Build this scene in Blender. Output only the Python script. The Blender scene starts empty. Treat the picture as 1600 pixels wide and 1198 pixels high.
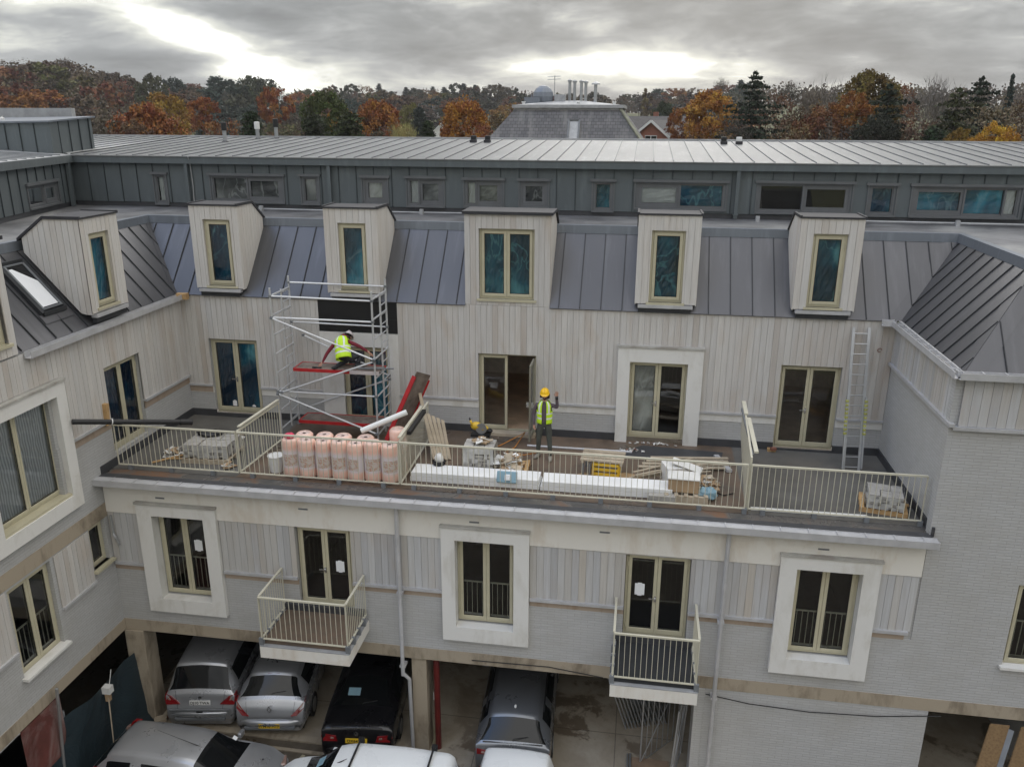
import bpy, bmesh, math, random
from mathutils import Vector, Matrix
R = random.Random(11)
SC = bpy.context.scene
COL = SC.collection
rad = math.radians

# ------------------------------------------------------------------ camera
CAM = bpy.data.cameras.new("camera")
cam = bpy.data.objects.new("camera", CAM)
COL.objects.link(cam)
CAM.sensor_width = 36.0
CAM.lens = 1287.726 / 1600 * 36.0
CAM.clip_end = 5000
CAM.clip_start = 0.1
cam.matrix_world = (Matrix.Translation((0, 0, 8.0)) @ Matrix.Rotation(rad(8.8169), 4, 'Z')
                    @ Matrix.Rotation(rad(90 - 17.912), 4, 'X') @ Matrix.Rotation(rad(0.2309), 4, 'Z'))
SC.camera = cam

# ------------------------------------------------------------------ sky, sun, exposure
SUN_EL, SUN_AZ = 24.0, 2.0          # behind the cloud bank, ahead of the camera (azimuth from +Y towards +X)
SC.view_settings.view_transform = 'Standard'
SC.view_settings.look = 'None'
SC.view_settings.gamma = 1.0
SC.view_settings.exposure = 0.0
SC.view_settings.use_curve_mapping = False
W = bpy.data.worlds.new("World"); SC.world = W
W.use_nodes = True
nt = W.node_tree; nt.nodes.clear()

def N(t, kind, **kw):
    n = t.nodes.new(kind)
    for k, v in kw.items():
        if k.startswith('i_'):
            n.inputs[k[2:].replace('_', ' ')].default_value = v
        else:
            setattr(n, k, v)
    return n

def math_(t, op, a, b=None, clamp=False):
    n = t.nodes.new('ShaderNodeMath'); n.operation = op; n.use_clamp = clamp
    for i, v in enumerate((a, b)):
        if v is None: continue
        if isinstance(v, (int, float)): n.inputs[i].default_value = v
        else: t.links.new(v, n.inputs[i])
    return n.outputs[0]

def ramp_(t, fac, stops, mode='LINEAR'):
    n = t.nodes.new('ShaderNodeValToRGB'); n.color_ramp.interpolation = mode
    e = n.color_ramp.elements
    while len(e) < len(stops): e.new(0.5)
    for i, (p, c) in enumerate(stops):
        e[i].position = p
        e[i].color = (c, c, c, 1) if isinstance(c, (int, float)) else (*c, 1)
    t.links.new(fac, n.inputs[0])
    return n.outputs[0]

def build_world():
    L = nt.links
    out = N(nt, 'ShaderNodeOutputWorld'); bg = N(nt, 'ShaderNodeBackground')
    sky = N(nt, 'ShaderNodeTexSky'); sky.sky_type = 'NISHITA'; sky.sun_disc = False
    sky.sun_elevation = rad(SUN_EL); sky.sun_rotation = rad(SUN_AZ); sky.air_density = 1.2; sky.dust_density = 2.0
    tc = N(nt, 'ShaderNodeTexCoord'); sx = N(nt, 'ShaderNodeSeparateXYZ')
    L.new(tc.outputs['Generated'], sx.inputs[0])
    az = math_(nt, 'ARCTAN2', sx.outputs[0], sx.outputs[1])
    el = math_(nt, 'ARCSINE', sx.outputs[2])
    cb = N(nt, 'ShaderNodeCombineXYZ')
    L.new(math_(nt, 'MULTIPLY', az, 5.0), cb.inputs[0])
    # cloud bases get squeezed towards the horizon
    L.new(math_(nt, 'MULTIPLY', math_(nt, 'POWER', math_(nt, 'MAXIMUM', el, 0.0), 0.8), 13.0), cb.inputs[1])
    n1 = N(nt, 'ShaderNodeTexNoise', i_Scale=0.95, i_Detail=7.0, i_Roughness=0.52, i_Distortion=0.35)
    L.new(cb.outputs[0], n1.inputs['Vector'])
    n2 = N(nt, 'ShaderNodeTexNoise', i_Scale=2.6, i_Detail=8.0, i_Roughness=0.6, i_Distortion=0.5)
    L.new(cb.outputs[0], n2.inputs['Vector'])
    def hole(a0, e0, wa, we, amp, tilt=0.0):   # a break in the overcast around one direction
        da = math_(nt, 'SUBTRACT', az, rad(a0))
        de = math_(nt, 'SUBTRACT', math_(nt, 'SUBTRACT', el, rad(e0)), math_(nt, 'MULTIPLY', da, tilt))
        d = math_(nt, 'ADD', math_(nt, 'POWER', math_(nt, 'ABSOLUTE', math_(nt, 'DIVIDE', da, rad(wa))), 2.0),
                  math_(nt, 'POWER', math_(nt, 'ABSOLUTE', math_(nt, 'DIVIDE', de, rad(we))), 2.0))
        return math_(nt, 'MULTIPLY', math_(nt, 'POWER', 2.718, math_(nt, 'MULTIPLY', d, -1.0)), amp)
    s = hole(-1.9, 3.1, 9.0, 1.1, 0.33)
    s = math_(nt, 'ADD', s, hole(-28.8, 4.6, 5.6, 1.2, 0.26, -0.42))
    s = math_(nt, 'ADD', s, hole(-24.0, 2.4, 5.0, 0.9, 0.24))
    s = math_(nt, 'ADD', s, hole(-37.0, 6.6, 4.0, 1.0, 0.26))
    s = math_(nt, 'ADD', s, hole(12.5, 3.4, 1.8, 0.5, 0.22))
    s = math_(nt, 'ADD', s, hole(20.0, 0.5, 40.0, 1.6, 0.10))
    c = math_(nt, 'ADD', math_(nt, 'MULTIPLY', n1.outputs[0], 0.95), math_(nt, 'MULTIPLY', n2.outputs[0], 0.42))
    c = math_(nt, 'SUBTRACT', c, 0.185)
    c = math_(nt, 'ADD', c, s)
    col = ramp_(nt, c, [(0.33, (0.225, 0.235, 0.245)), (0.46, (0.32, 0.335, 0.345)), (0.56, (0.46, 0.475, 0.48)),
                        (0.70, (0.86, 0.87, 0.80)), (0.82, (1.5, 1.5, 1.42)), (1.0, (1.9, 1.9, 1.85))])
    # overhead the deck is a plain bright grey
    up = ramp_(nt, el, [(0.16, 0.0), (0.7, 1.0)])
    m0 = N(nt, 'ShaderNodeMix', data_type='RGBA'); m0.inputs[7].default_value = (1.72, 1.70, 1.66, 1)
    L.new(up, m0.inputs[0]); L.new(col, m0.inputs[6])
    # unseen bluer break added high over the camera's left shoulder, to tint the mansard
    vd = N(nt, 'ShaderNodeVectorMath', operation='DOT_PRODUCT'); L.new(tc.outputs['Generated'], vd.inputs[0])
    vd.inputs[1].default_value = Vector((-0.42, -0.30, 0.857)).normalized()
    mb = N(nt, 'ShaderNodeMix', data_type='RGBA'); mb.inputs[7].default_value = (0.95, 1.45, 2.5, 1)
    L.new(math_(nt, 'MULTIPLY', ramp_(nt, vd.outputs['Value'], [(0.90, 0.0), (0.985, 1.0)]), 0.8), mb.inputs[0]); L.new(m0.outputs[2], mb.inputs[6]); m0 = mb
    sm = N(nt, 'ShaderNodeMix', data_type='RGBA', blend_type='MULTIPLY'); sm.inputs[0].default_value = 1.0
    sm.inputs[7].default_value = (0.1, 0.1, 0.1, 1)
    L.new(sky.outputs[0], sm.inputs[6])
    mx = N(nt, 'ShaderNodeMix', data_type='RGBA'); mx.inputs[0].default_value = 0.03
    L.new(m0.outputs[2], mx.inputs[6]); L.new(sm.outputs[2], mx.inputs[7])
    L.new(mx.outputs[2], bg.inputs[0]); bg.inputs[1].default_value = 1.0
    L.new(bg.outputs[0], out.inputs[0])
build_world()

sd = bpy.data.lights.new("sun", 'SUN'); sd.energy = 0.6; sd.angle = rad(25); sd.color = (1.0, 0.97, 0.92)
so = bpy.data.objects.new("sun", sd); COL.objects.link(so)
dv = Vector((math.sin(rad(SUN_AZ)) * math.cos(rad(SUN_EL)), math.cos(rad(SUN_AZ)) * math.cos(rad(SUN_EL)), math.sin(rad(SUN_EL))))
so.rotation_euler = dv.to_track_quat('Z', 'Y').to_euler()

# ------------------------------------------------------------------ materials
MAT = {}
def new_mat(name):
    m = bpy.data.materials.new(name); m.use_nodes = True
    t = m.node_tree; t.nodes.clear()
    o = N(t, 'ShaderNodeOutputMaterial'); b = N(t, 'ShaderNodeBsdfPrincipled')
    t.links.new(b.outputs[0], o.inputs[0])
    MAT[name] = m
    return m, t, b

def uvn(t, sx=1, sy=1):
    u = N(t, 'ShaderNodeUVMap'); mp = N(t, 'ShaderNodeMapping'); mp.inputs['Scale'].default_value = (sx, sy, 1)
    t.links.new(u.outputs[0], mp.inputs[0]); return mp.outputs[0]

def objn(t, s=(1, 1, 1)):
    u = N(t, 'ShaderNodeTexCoord'); mp = N(t, 'ShaderNodeMapping'); mp.inputs['Scale'].default_value = s
    t.links.new(u.outputs['Object'], mp.inputs[0]); return mp.outputs[0]

def noise_(t, vec, scale, detail=4, rough=0.55, dist=0.0):
    n = N(t, 'ShaderNodeTexNoise', i_Scale=scale, i_Detail=detail, i_Roughness=rough, i_Distortion=dist)
    if vec is not None: t.links.new(vec, n.inputs['Vector'])
    return n.outputs[0]

def mixc(t, fac, a, b, mode='MIX'):
    n = N(t, 'ShaderNodeMix', data_type='RGBA', blend_type=mode)
    for i, v in ((0, fac), (6, a), (7, b)):
        if isinstance(v, (int, float)) and i == 0: n.inputs[0].default_value = v
        elif isinstance(v, tuple): n.inputs[i].default_value = (*v, 1)
        else: t.links.new(v, n.inputs[i])
    return n.outputs[2]

def bump_(t, b, h, strength=0.3, dist=0.01):
    n = N(t, 'ShaderNodeBump', i_Strength=strength, i_Distance=dist)
    t.links.new(h, n.inputs['Height']); t.links.new(n.outputs[0], b.inputs['Normal'])

def simple(name, col, rough=0.6, metal=0.0, var=0.15, scale=3.0, bump=0.0, bscale=30, stain=None, sfac=0.5, emit=None, coat=0.0):
    m, t, b = new_mat(name)
    v = objn(t)
    n = noise_(t, v, scale, 5, 0.6)
    lo = tuple(max(0, c * (1 - var)) for c in col); hi = tuple(min(1, c * (1 + var)) for c in col)
    c = mixc(t, ramp_(t, n, [(0.3, 0.0), (0.7, 1.0)]), lo, hi)
    if stain:
        n2 = noise_(t, v, scale * 0.35, 6, 0.65, 0.6)
        c = mixc(t, math_(t, 'MULTIPLY', ramp_(t, n2, [(0.48, 0.0), (0.66, 1.0)]), sfac), c, stain)
    t.links.new(c, b.inputs['Base Color'])
    b.inputs['Roughness'].default_value = rough; b.inputs['Metallic'].default_value = metal
    b.inputs['Coat Weight'].default_value = coat
    if bump: bump_(t, b, noise_(t, v, bscale, 3), bump)
    if emit:
        b.inputs['Emission Color'].default_value = (*emit[0], 1); b.inputs['Emission Strength'].default_value = emit[1]
    return m

def attr(t, name='tone'):
    a = N(t, 'ShaderNodeAttribute'); a.attribute_name = name; return a.outputs['Fac']

def make_mats():
    # vertical timber boards: every board its own weathered tone, streaks along the grain
    for nm, stops, stn in (("timber_boards", [(0.0, (0.47, 0.435, 0.40)), (0.25, (0.56, 0.54, 0.515)), (0.5, (0.52, 0.505, 0.485)), (0.75, (0.59, 0.57, 0.54)), (1.0, (0.53, 0.52, 0.505))], 0.35),
                           ("pale_boards", [(0.0, (0.55, 0.52, 0.48)), (0.5, (0.61, 0.585, 0.55)), (1.0, (0.59, 0.575, 0.55))], 0.15),
                           ("grey_boards", [(0.0, (0.39, 0.39, 0.395)), (0.35, (0.49, 0.495, 0.505)), (0.6, (0.44, 0.42, 0.39)), (0.8, (0.51, 0.515, 0.52)), (1.0, (0.49, 0.455, 0.405))], 0.2)):
        m, t, b = new_mat(nm)
        base = ramp_(t, attr(t), stops)
        g = noise_(t, uvn(t, 26, 1.1), 1.0, 5, 0.6)
        c = mixc(t, math_(t, 'MULTIPLY', ramp_(t, g, [(0.35, 0.0), (0.7, 1.0)]), 0.28), base, (0.24, 0.21, 0.17))
        s = noise_(t, uvn(t, 1.6, 0.45), 1.3, 5, 0.6, 0.4)
        c = mixc(t, math_(t, 'MULTIPLY', ramp_(t, s, [(0.5, 0.0), (0.72, 1.0)]), stn), c, (0.40, 0.29, 0.19))
        t.links.new(c, b.inputs['Base Color']); b.inputs['Roughness'].default_value = 0.75
        bump_(t, b, g, 0.25, 0.004)
    # painted brick, long thin courses
    for nm, c1, c2, mo in (("painted_brick", (0.44, 0.44, 0.435), (0.405, 0.405, 0.40), (0.36, 0.355, 0.345)),
                       ("yellow_stock", (0.27, 0.22, 0.15), (0.22, 0.18, 0.13), (0.32, 0.3, 0.27))):
        m, t, b = new_mat(nm)
        br = N(t, 'ShaderNodeTexBrick', i_Scale=1.0)
        br.inputs['Brick Width'].default_value = 0.30; br.inputs['Row Height'].default_value = 0.066
        br.inputs['Mortar Size'].default_value = 0.008; br.inputs['Mortar Smooth'].default_value = 0.4
        br.inputs['Color1'].default_value = (*c1, 1); br.inputs['Color2'].default_value = (*c2, 1); br.inputs['Mortar'].default_value = (*mo, 1)
        br.inputs['Bias'].default_value = -0.2
        t.links.new(uvn(t), br.inputs['Vector'])
        n = noise_(t, uvn(t, 1, 1), 0.8, 6, 0.65, 0.3)
        c = mixc(t, math_(t, 'MULTIPLY', ramp_(t, n, [(0.45, 0.0), (0.7, 1.0)]), 0.35), br.outputs[0], (0.34, 0.325, 0.29))
        streak = noise_(t, uvn(t, 3.5, 40), 1.0, 3, 0.6)
        c = mixc(t, math_(t, 'MULTIPLY', ramp_(t, streak, [(0.48, 0.0), (0.68, 1.0)]), 0.2), c, (0.31, 0.305, 0.295))
        t.links.new(c, b.inputs['Base Color']); b.inputs['Roughness'].default_value = 0.8
        h = math_(t, 'ADD', math_(t, 'MULTIPLY', br.outputs['Fac'], -1.0), math_(t, 'MULTIPLY', streak, 0.8))
        bump_(t, b, h, 0.5, 0.006)
    # cream render with water stains, stone lintel band
    for nm, base, st, amt in (("cream_render", (0.71, 0.685, 0.63), (0.48, 0.38, 0.27), 0.4), ("cast_stone", (0.36, 0.305, 0.23), (0.14, 0.11, 0.075), 0.75),
                              ("white_render", (0.68, 0.67, 0.64), (0.42, 0.39, 0.32), 0.4), ("pink_batten", (0.36, 0.29, 0.225), (0.24, 0.16, 0.10), 0.6)):
        m, t, b = new_mat(nm)
        n = noise_(t, uvn(t, 1.1, 0.55), 1.2, 7, 0.65, 0.5)
        n2 = noise_(t, uvn(t, 6, 1.0), 1.0, 5, 0.6)
        f = math_(t, 'MULTIPLY', ramp_(t, math_(t, 'ADD', math_(t, 'MULTIPLY', n, 0.7), math_(t, 'MULTIPLY', n2, 0.3)), [(0.50, 0.0), (0.62, 1.0)]), amt)
        c = mixc(t, f, base, st)
        n3 = noise_(t, uvn(t), 9, 4)
        c = mixc(t, math_(t, 'MULTIPLY', n3, 0.25), c, tuple(x * 0.8 for x in base))
        t.links.new(c, b.inputs['Base Color']); b.inputs['Roughness'].default_value = 0.8
        bump_(t, b, n3, 0.15, 0.005)
    # zinc sheets
    def zinc(nm, col, rough, metal, var=0.18, sc=0.9):
        m, t, b = new_mat(nm)
        n = noise_(t, uvn(t, 1, 0.4), sc, 5, 0.6, 0.3); f = noise_(t, uvn(t, 40, 40), 1.0, 2)
        c = mixc(t, n, tuple(x * (1 - var) for x in col), tuple(x * (1 + var) for x in col))
        c = mixc(t, math_(t, 'MULTIPLY', attr(t), 0.35), c, tuple(x * 0.7 for x in col))
        t.links.new(c, b.inputs['Base Color'])
        b.inputs['Metallic'].default_value = metal
        r = math_(t, 'ADD', math_(t, 'MULTIPLY', n, 0.14), rough - 0.07); t.links.new(r, b.inputs['Roughness'])
        q = noise_(t, uvn(t, 1.0, 0.8), 1.7, 3, 0.5)
        bump_(t, b, math_(t, 'ADD', math_(t, 'MULTIPLY', q, 1.0), math_(t, 'MULTIPLY', f, 0.03)), 0.30, 0.03)
        st = noise_(t, uvn(t, 5, 0.7), 1.0, 5, 0.65)
        c2 = mixc(t, math_(t, 'MULTIPLY', ramp_(t, st, [(0.52, 0.0), (0.72, 1.0)]), 0.35), c, tuple(min(1, x * 1.6) for x in col)); t.links.new(c2, b.inputs['Base Color'])
    zinc("mansard_zinc", (0.105, 0.105, 0.112), 0.42, 0.5)
    zinc("wall_zinc", (0.120, 0.138, 0.144), 0.55, 0.3)
    zinc("roof_zinc", (0.44, 0.445, 0.445), 0.42, 0.35, 0.05)
    zinc("flashing_zinc", (0.20, 0.22, 0.25), 0.42, 0.5)
    simple("seam_dark", (0.035, 0.037, 0.04), 0.6, 0.3)
    simple("wall_seam", (0.045, 0.055, 0.06), 0.6, 0.3)
    simple("lead_cap", (0.03, 0.03, 0.034), 0.7, 0.0)
    simple("gutter_metal", (0.50, 0.50, 0.51), 0.45, 0.3, 0.12)
    simple("roof_membrane", (0.11, 0.11, 0.115), 0.5, 0.0, 0.45, 1.1, 0.2, 8, (0.27, 0.27, 0.265), 0.75)
    simple("skirting_membrane", (0.045, 0.046, 0.05), 0.55, 0.0, 0.2)
    # terrace: puddled brown screed
    m, t, b = new_mat("terrace_screed")
    v = objn(t); n = noise_(t, v, 0.55, 6, 0.6, 0.4); n2 = noise_(t, v, 5, 5)
    c = ramp_(t, math_(t, 'ADD', math_(t, 'MULTIPLY', n, 0.75), math_(t, 'MULTIPLY', n2, 0.25)),
              [(0.3, (0.055, 0.052, 0.05)), (0.47, (0.115, 0.085, 0.062)), (0.6, (0.155, 0.108, 0.075)), (0.75, (0.10, 0.09, 0.08))])
    t.links.new(c, b.inputs['Base Color'])
    t.links.new(ramp_(t, n, [(0.35, 0.18), (0.6, 0.65)]), b.inputs['Roughness']); bump_(t, b, n2, 0.15)
    simple('grey_screed', (0.115, 0.11, 0.10), 0.6, 0, 0.35, 0.8, 0.15, 6, (0.17, 0.15, 0.125), 0.6)
    m, t, b = new_mat("wet_deck")
    v = objn(t); n = noise_(t, v, 0.9, 6, 0.62, 0.6)
    t.links.new(ramp_(t, n, [(0.35, (0.07, 0.07, 0.07)), (0.52, (0.11, 0.10, 0.09)), (0.62, (0.17, 0.09, 0.05)), (0.75, (0.12, 0.11, 0.10))]), b.inputs['Base Color'])
    t.links.new(ramp_(t, n, [(0.4, 0.15), (0.65, 0.5)]), b.inputs['Roughness'])
    # frames
    simple("cream_frame", (0.47, 0.435, 0.31), 0.42, 0.0, 0.06)
    simple("cream_rail", (0.52, 0.495, 0.395), 0.45, 0.0, 0.06)
    simple("zinc_frame", (0.13, 0.135, 0.14), 0.45, 0.2, 0.1)
    simple("white_pvc", (0.68, 0.68, 0.66), 0.4, 0.0, 0.05)
    simple("rubber", (0.012, 0.012, 0.012), 0.7)
    simple("black_plastic", (0.010, 0.010, 0.011), 0.5)
    simple("chrome", (0.6, 0.6, 0.6), 0.25, 0.9, 0.05)
    simple("galvanised", (0.42, 0.43, 0.44), 0.38, 0.75, 0.12)
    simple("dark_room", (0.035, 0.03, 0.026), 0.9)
    simple("plaster_room", (0.82, 0.72, 0.62), 0.9, 0, 0.2)
    simple("screed_room", (0.60, 0.44, 0.31), 0.8, 0, 0.25, 2, stain=(0.6, 0.45, 0.33))
    simple("black_membrane", (0.008, 0.008, 0.009), 0.45, 0, 0.3, 2, 0.5, 3)
    # crumpled protective film behind the panes
    for nm, stops in (("blue_film", [(0.34, (0.001, 0.035, 0.09)), (0.5, (0.004, 0.085, 0.18)), (0.60, (0.012, 0.18, 0.31)), (0.70, (0.2, 0.62, 0.75))]),
                      ("teal_film", [(0.34, (0.003, 0.065, 0.12)), (0.5, (0.01, 0.18, 0.29)), (0.60, (0.035, 0.42, 0.6)), (0.70, (0.45, 0.8, 0.88))]),
                      ("navy_film", [(0.34, (0.001, 0.008, 0.03)), (0.5, (0.002, 0.022, 0.075)), (0.62, (0.005, 0.06, 0.14)), (0.72, (0.03, 0.22, 0.32))]),
                      ("clear_film", [(0.38, (0.13, 0.13, 0.13)), (0.5, (0.32, 0.32, 0.31)), (0.6, (0.6, 0.59, 0.57)), (0.68, (0.9, 0.9, 0.88))]),
                      ("pale_film", [(0.3, (0.82, 0.82, 0.80)), (0.7, (0.92, 0.92, 0.9))])):
        m, t, b = new_mat(nm)
        v = objn(t, (1, 1, 0.6)); n = noise_(t, v, 0.9, 3, 0.5, 0.5); n2 = noise_(t, v, 1.6, 3, 0.5, 0.8); n3 = noise_(t, v, 0.8, 2, 0.5)
        c = ramp_(t, n, stops)
        crease = math_(t, 'MULTIPLY', ramp_(t, n2, [(0.47, 0.0), (0.505, 1.0), (0.53, 0.0)]), ramp_(t, n3, [(0.45, 0.0), (0.6, 1.0)]))
        c = mixc(t, math_(t, 'MULTIPLY', crease, 0.55), c, stops[-1][1])
        t.links.new(c, b.inputs['Base Color']); b.inputs['Roughness'].default_value = 0.3
        bump_(t, b, n2, 0.6, 0.05)
    m, t, b = new_mat("curtain")
    w = N(t, 'ShaderNodeTexWave', i_Scale=4.5, i_Distortion=2.0, i_Detail=2.0); t.links.new(uvn(t, 1, 0.05), w.inputs['Vector'])
    t.links.new(mixc(t, w.outputs[1], (0.38, 0.39, 0.41), (0.74, 0.75, 0.77)), b.inputs['Base Color']); b.inputs['Roughness'].default_value = 0.8
    # window glass
    m = bpy.data.materials.new("window_glass"); m.use_nodes = True; t = m.node_tree; t.nodes.clear(); MAT["window_glass"] = m
    o = N(t, 'ShaderNodeOutputMaterial'); tr = N(t, 'ShaderNodeBsdfTransparent'); gl = N(t, 'ShaderNodeBsdfGlossy', i_Roughness=0.02)
    fr = N(t, 'ShaderNodeFresnel', i_IOR=1.5); mx = N(t, 'ShaderNodeMixShader')
    tr.inputs[0].default_value = (0.86, 0.9, 0.9, 1)
    n = noise_(t, objn(t), 1.2, 2); bp = N(t, 'ShaderNodeBump', i_Strength=0.06, i_Distance=0.05); t.links.new(n, bp.inputs['Height']); t.links.new(bp.outputs[0], gl.inputs['Normal'])
    f = math_(t, 'ADD', math_(t, 'MULTIPLY', fr.outputs[0], 1.5), 0.03, True)
    t.links.new(f, mx.inputs[0]); t.links.new(tr.outputs[0], mx.inputs[1]); t.links.new(gl.outputs[0], mx.inputs[2]); t.links.new(mx.outputs[0], o.inputs[0])
    # ground
    m, t, b = new_mat("car_park")
    v = objn(t); n = noise_(t, v, 0.35, 7, 0.65, 0.5); n2 = noise_(t, v, 3.5, 6, 0.6)
    s = math_(t, 'ADD', math_(t, 'MULTIPLY', n, 0.65), math_(t, 'MULTIPLY', n2, 0.35))
    t.links.new(ramp_(t, s, [(0.30, (0.05, 0.04, 0.028)), (0.48, (0.085, 0.068, 0.048)), (0.60, (0.125, 0.105, 0.08)), (0.75, (0.16, 0.14, 0.11))]), b.inputs['Base Color'])
    t.links.new(ramp_(t, s, [(0.40, 0.16), (0.5, 0.8)]), b.inputs['Roughness']); bump_(t, b, n2, 0.3, 0.02)
    m, t, b = new_mat("concrete_floor")
    v = objn(t); n = noise_(t, v, 0.8, 6, 0.65, 0.5); n2 = noise_(t, v, 8, 5, 0.6)
    c = ramp_(t, n, [(0.3, (0.27, 0.225, 0.165)), (0.6, (0.42, 0.37, 0.29)), (0.8, (0.46, 0.42, 0.34))])
    c = mixc(t, math_(t, 'MULTIPLY', n2, 0.35), c, (0.18, 0.15, 0.12))
    w1 = noise_(t, v, 0.7, 8, 0.68, 0.5); w2 = noise_(t, v, 0.13, 2)
    wet = math_(t, 'MULTIPLY', ramp_(t, w1, [(0.54, 0.0), (0.585, 1.0)]), ramp_(t, w2, [(0.42, 0.1), (0.55, 1.0)]))
    c = mixc(t, math_(t, 'MULTIPLY', wet, 0.72), c, (0.085, 0.055, 0.03))
    jt = N(t, 'ShaderNodeTexBrick', i_Scale=1.0); jt.inputs['Brick Width'].default_value = 3.4; jt.inputs['Row Height'].default_value = 2.9; jt.inputs['Mortar Size'].default_value = 0.012; jt.offset = 0.0
    t.links.new(v, jt.inputs['Vector']); c = mixc(t, math_(t, 'MULTIPLY', jt.outputs['Fac'], 0.6), c, (0.06, 0.05, 0.04))
    t.links.new(c, b.inputs['Base Color']); t.links.new(ramp_(t, wet, [(0.2, 0.75), (0.9, 0.3)]), b.inputs['Roughness'])
    m, t, b = new_mat("wet_patch")
    v = objn(t); n = noise_(t, v, 4, 4)
    t.links.new(mixc(t, n, (0.12, 0.085, 0.05), (0.19, 0.14, 0.09)), b.inputs['Base Color']); b.inputs['Roughness'].default_value = 0.45
    m, t, b = new_mat("meadow")
    v = objn(t); n = noise_(t, v, 0.02, 6, 0.6); n2 = noise_(t, v, 0.4, 5)
    c = mixc(t, n, (0.075, 0.095, 0.03), (0.14, 0.13, 0.05)); c = mixc(t, math_(t, 'MULTIPLY', n2, 0.5), c, (0.06, 0.055, 0.03))
    t.links.new(c, b.inputs['Base Color']); b.inputs['Roughness'].default_value = 0.9
    # foliage: colour comes from the object, leaf to leaf variation from the tone
    m, t, b = new_mat("foliage")
    oi = N(t, 'ShaderNodeObjectInfo'); a = attr(t)
    hsv = N(t, 'ShaderNodeHueSaturation'); t.links.new(oi.outputs['Color'], hsv.inputs['Color'])
    t.links.new(math_(t, 'ADD', math_(t, 'MULTIPLY', a, 0.05), 0.475), hsv.inputs['Hue'])
    t.links.new(math_(t, 'ADD', math_(t, 'MULTIPLY', a, 0.8), 0.6), hsv.inputs['Value'])
    t.links.new(hsv.outputs[0], b.inputs['Base Color']); b.inputs['Roughness'].default_value = 0.7
    b.inputs['Specular IOR Level'].default_value = 0.2
    simple("bark", (0.10, 0.085, 0.07), 0.9, 0, 0.3, 2)
    simple("twig", (0.13, 0.105, 0.09), 0.9, 0, 0.3, 2)
    m, t, b = new_mat("slate_tiles")
    br = N(t, 'ShaderNodeTexBrick', i_Scale=1.0); br.inputs['Brick Width'].default_value = 0.34; br.inputs['Row Height'].default_value = 0.22
    br.inputs['Mortar Size'].default_value = 0.015; br.inputs['Color1'].default_value = (0.13, 0.125, 0.13, 1); br.inputs['Color2'].default_value = (0.085, 0.085, 0.09, 1)
    br.inputs['Mortar'].default_value = (0.045, 0.045, 0.045, 1); t.links.new(uvn(t), br.inputs['Vector'])
    n = noise_(t, uvn(t, 1.4, 0.25), 0.55, 6, 0.6); c = mixc(t, math_(t, 'MULTIPLY', ramp_(t, n, [(0.5, 0.0), (0.65, 1.0)]), 0.55), br.outputs[0], (0.24, 0.235, 0.225))
    t.links.new(c, b.inputs['Base Color']); b.inputs['Roughness'].default_value = 0.7; bump_(t, b, br.outputs['Fac'], 0.5, 0.02)
    simple("mossy_lead", (0.2, 0.2, 0.15), 0.8, 0, 0.3)
    simple("lead_pale", (0.34, 0.345, 0.35), 0.6, 0.1, 0.2)
    simple("dark_tiles", (0.075, 0.07, 0.07), 0.8, 0, 0.25, 2, 0.4, 6)
    simple("red_brick", (0.22, 0.09, 0.06), 0.85, 0, 0.2, 5)
    simple("white_wall", (0.62, 0.62, 0.6), 0.7, 0, 0.08)
    # site things
    simple("red_paint", (0.38, 0.012, 0.015), 0.45, 0, 0.2, 6)
    simple("dark_red_paint", (0.11, 0.014, 0.012), 0.4, 0, 0.2, 3)
    simple("plywood_dirty", (0.15, 0.115, 0.095), 0.8, 0, 0.4, 5, stain=(0.3, 0.26, 0.22))
    simple("planks", (0.40, 0.335, 0.25), 0.8, 0, 0.25, 2.5, 0.2, 20)
    simple("fresh_timber", (0.46, 0.29, 0.13), 0.75, 0, 0.25, 4, 0.2, 20)
    simple("yellow_paint", (0.62, 0.40, 0.03), 0.45, 0, 0.15)
    simple("paving_slab", (0.34, 0.325, 0.30), 0.85, 0, 0.2, 6, 0.3, 30)
    simple("plastic_wrap", (0.42, 0.41, 0.39), 0.25, 0, 0.3, 4, 0.8, 7)
    simple("cardboard", (0.36, 0.25, 0.15), 0.85, 0, 0.2, 3)
    simple("white_sheet", (0.66, 0.65, 0.62), 0.6, 0, 0.1, 3, 0.4, 6)
    simple("pale_blue_plastic", (0.22, 0.36, 0.44), 0.35, 0, 0.2)
    simple("sawdust", (0.36, 0.25, 0.14), 0.95, 0, 0.25, 8)
    simple("orange_cable", (0.55, 0.22, 0.04), 0.5)
    simple("foam_white", (0.72, 0.72, 0.71), 0.7, 0, 0.06, 2)
    simple("paper", (0.75, 0.76, 0.77), 0.6, 0, 0.03)
    simple("pink_cloth", (0.65, 0.06, 0.12), 0.7)
    # insulation rolls: pink ends of wrap, pale middle, printed panel
    m, t, b = new_mat("roll_wrap")
    v = objn(t); sp = N(t, 'ShaderNodeSeparateXYZ'); t.links.new(v, sp.inputs[0])
    band = ramp_(t, sp.outputs[2], [(0.0, (0.78, 0.50, 0.40)), (0.22, (0.80, 0.53, 0.43)), (0.30, (0.66, 0.60, 0.62)), (0.68, (0.68, 0.61, 0.62)), (0.78, (0.80, 0.49, 0.39)), (1.0, (0.78, 0.52, 0.42))])
    n = noise_(t, v, 7, 4, 0.6, 1.0); c = mixc(t, math_(t, 'MULTIPLY', ramp_(t, n, [(0.5, 0.0), (0.7, 1.0)]), 0.5), band, (0.72, 0.62, 0.58))
    an = math_(t, 'ARCTAN2', sp.outputs[0], math_(t, 'MULTIPLY', sp.outputs[1], -1.0))
    pz = math_(t, 'LESS_THAN', math_(t, 'ABSOLUTE', math_(t, 'SUBTRACT', sp.outputs[2], 0.47)), 0.15)
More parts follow.
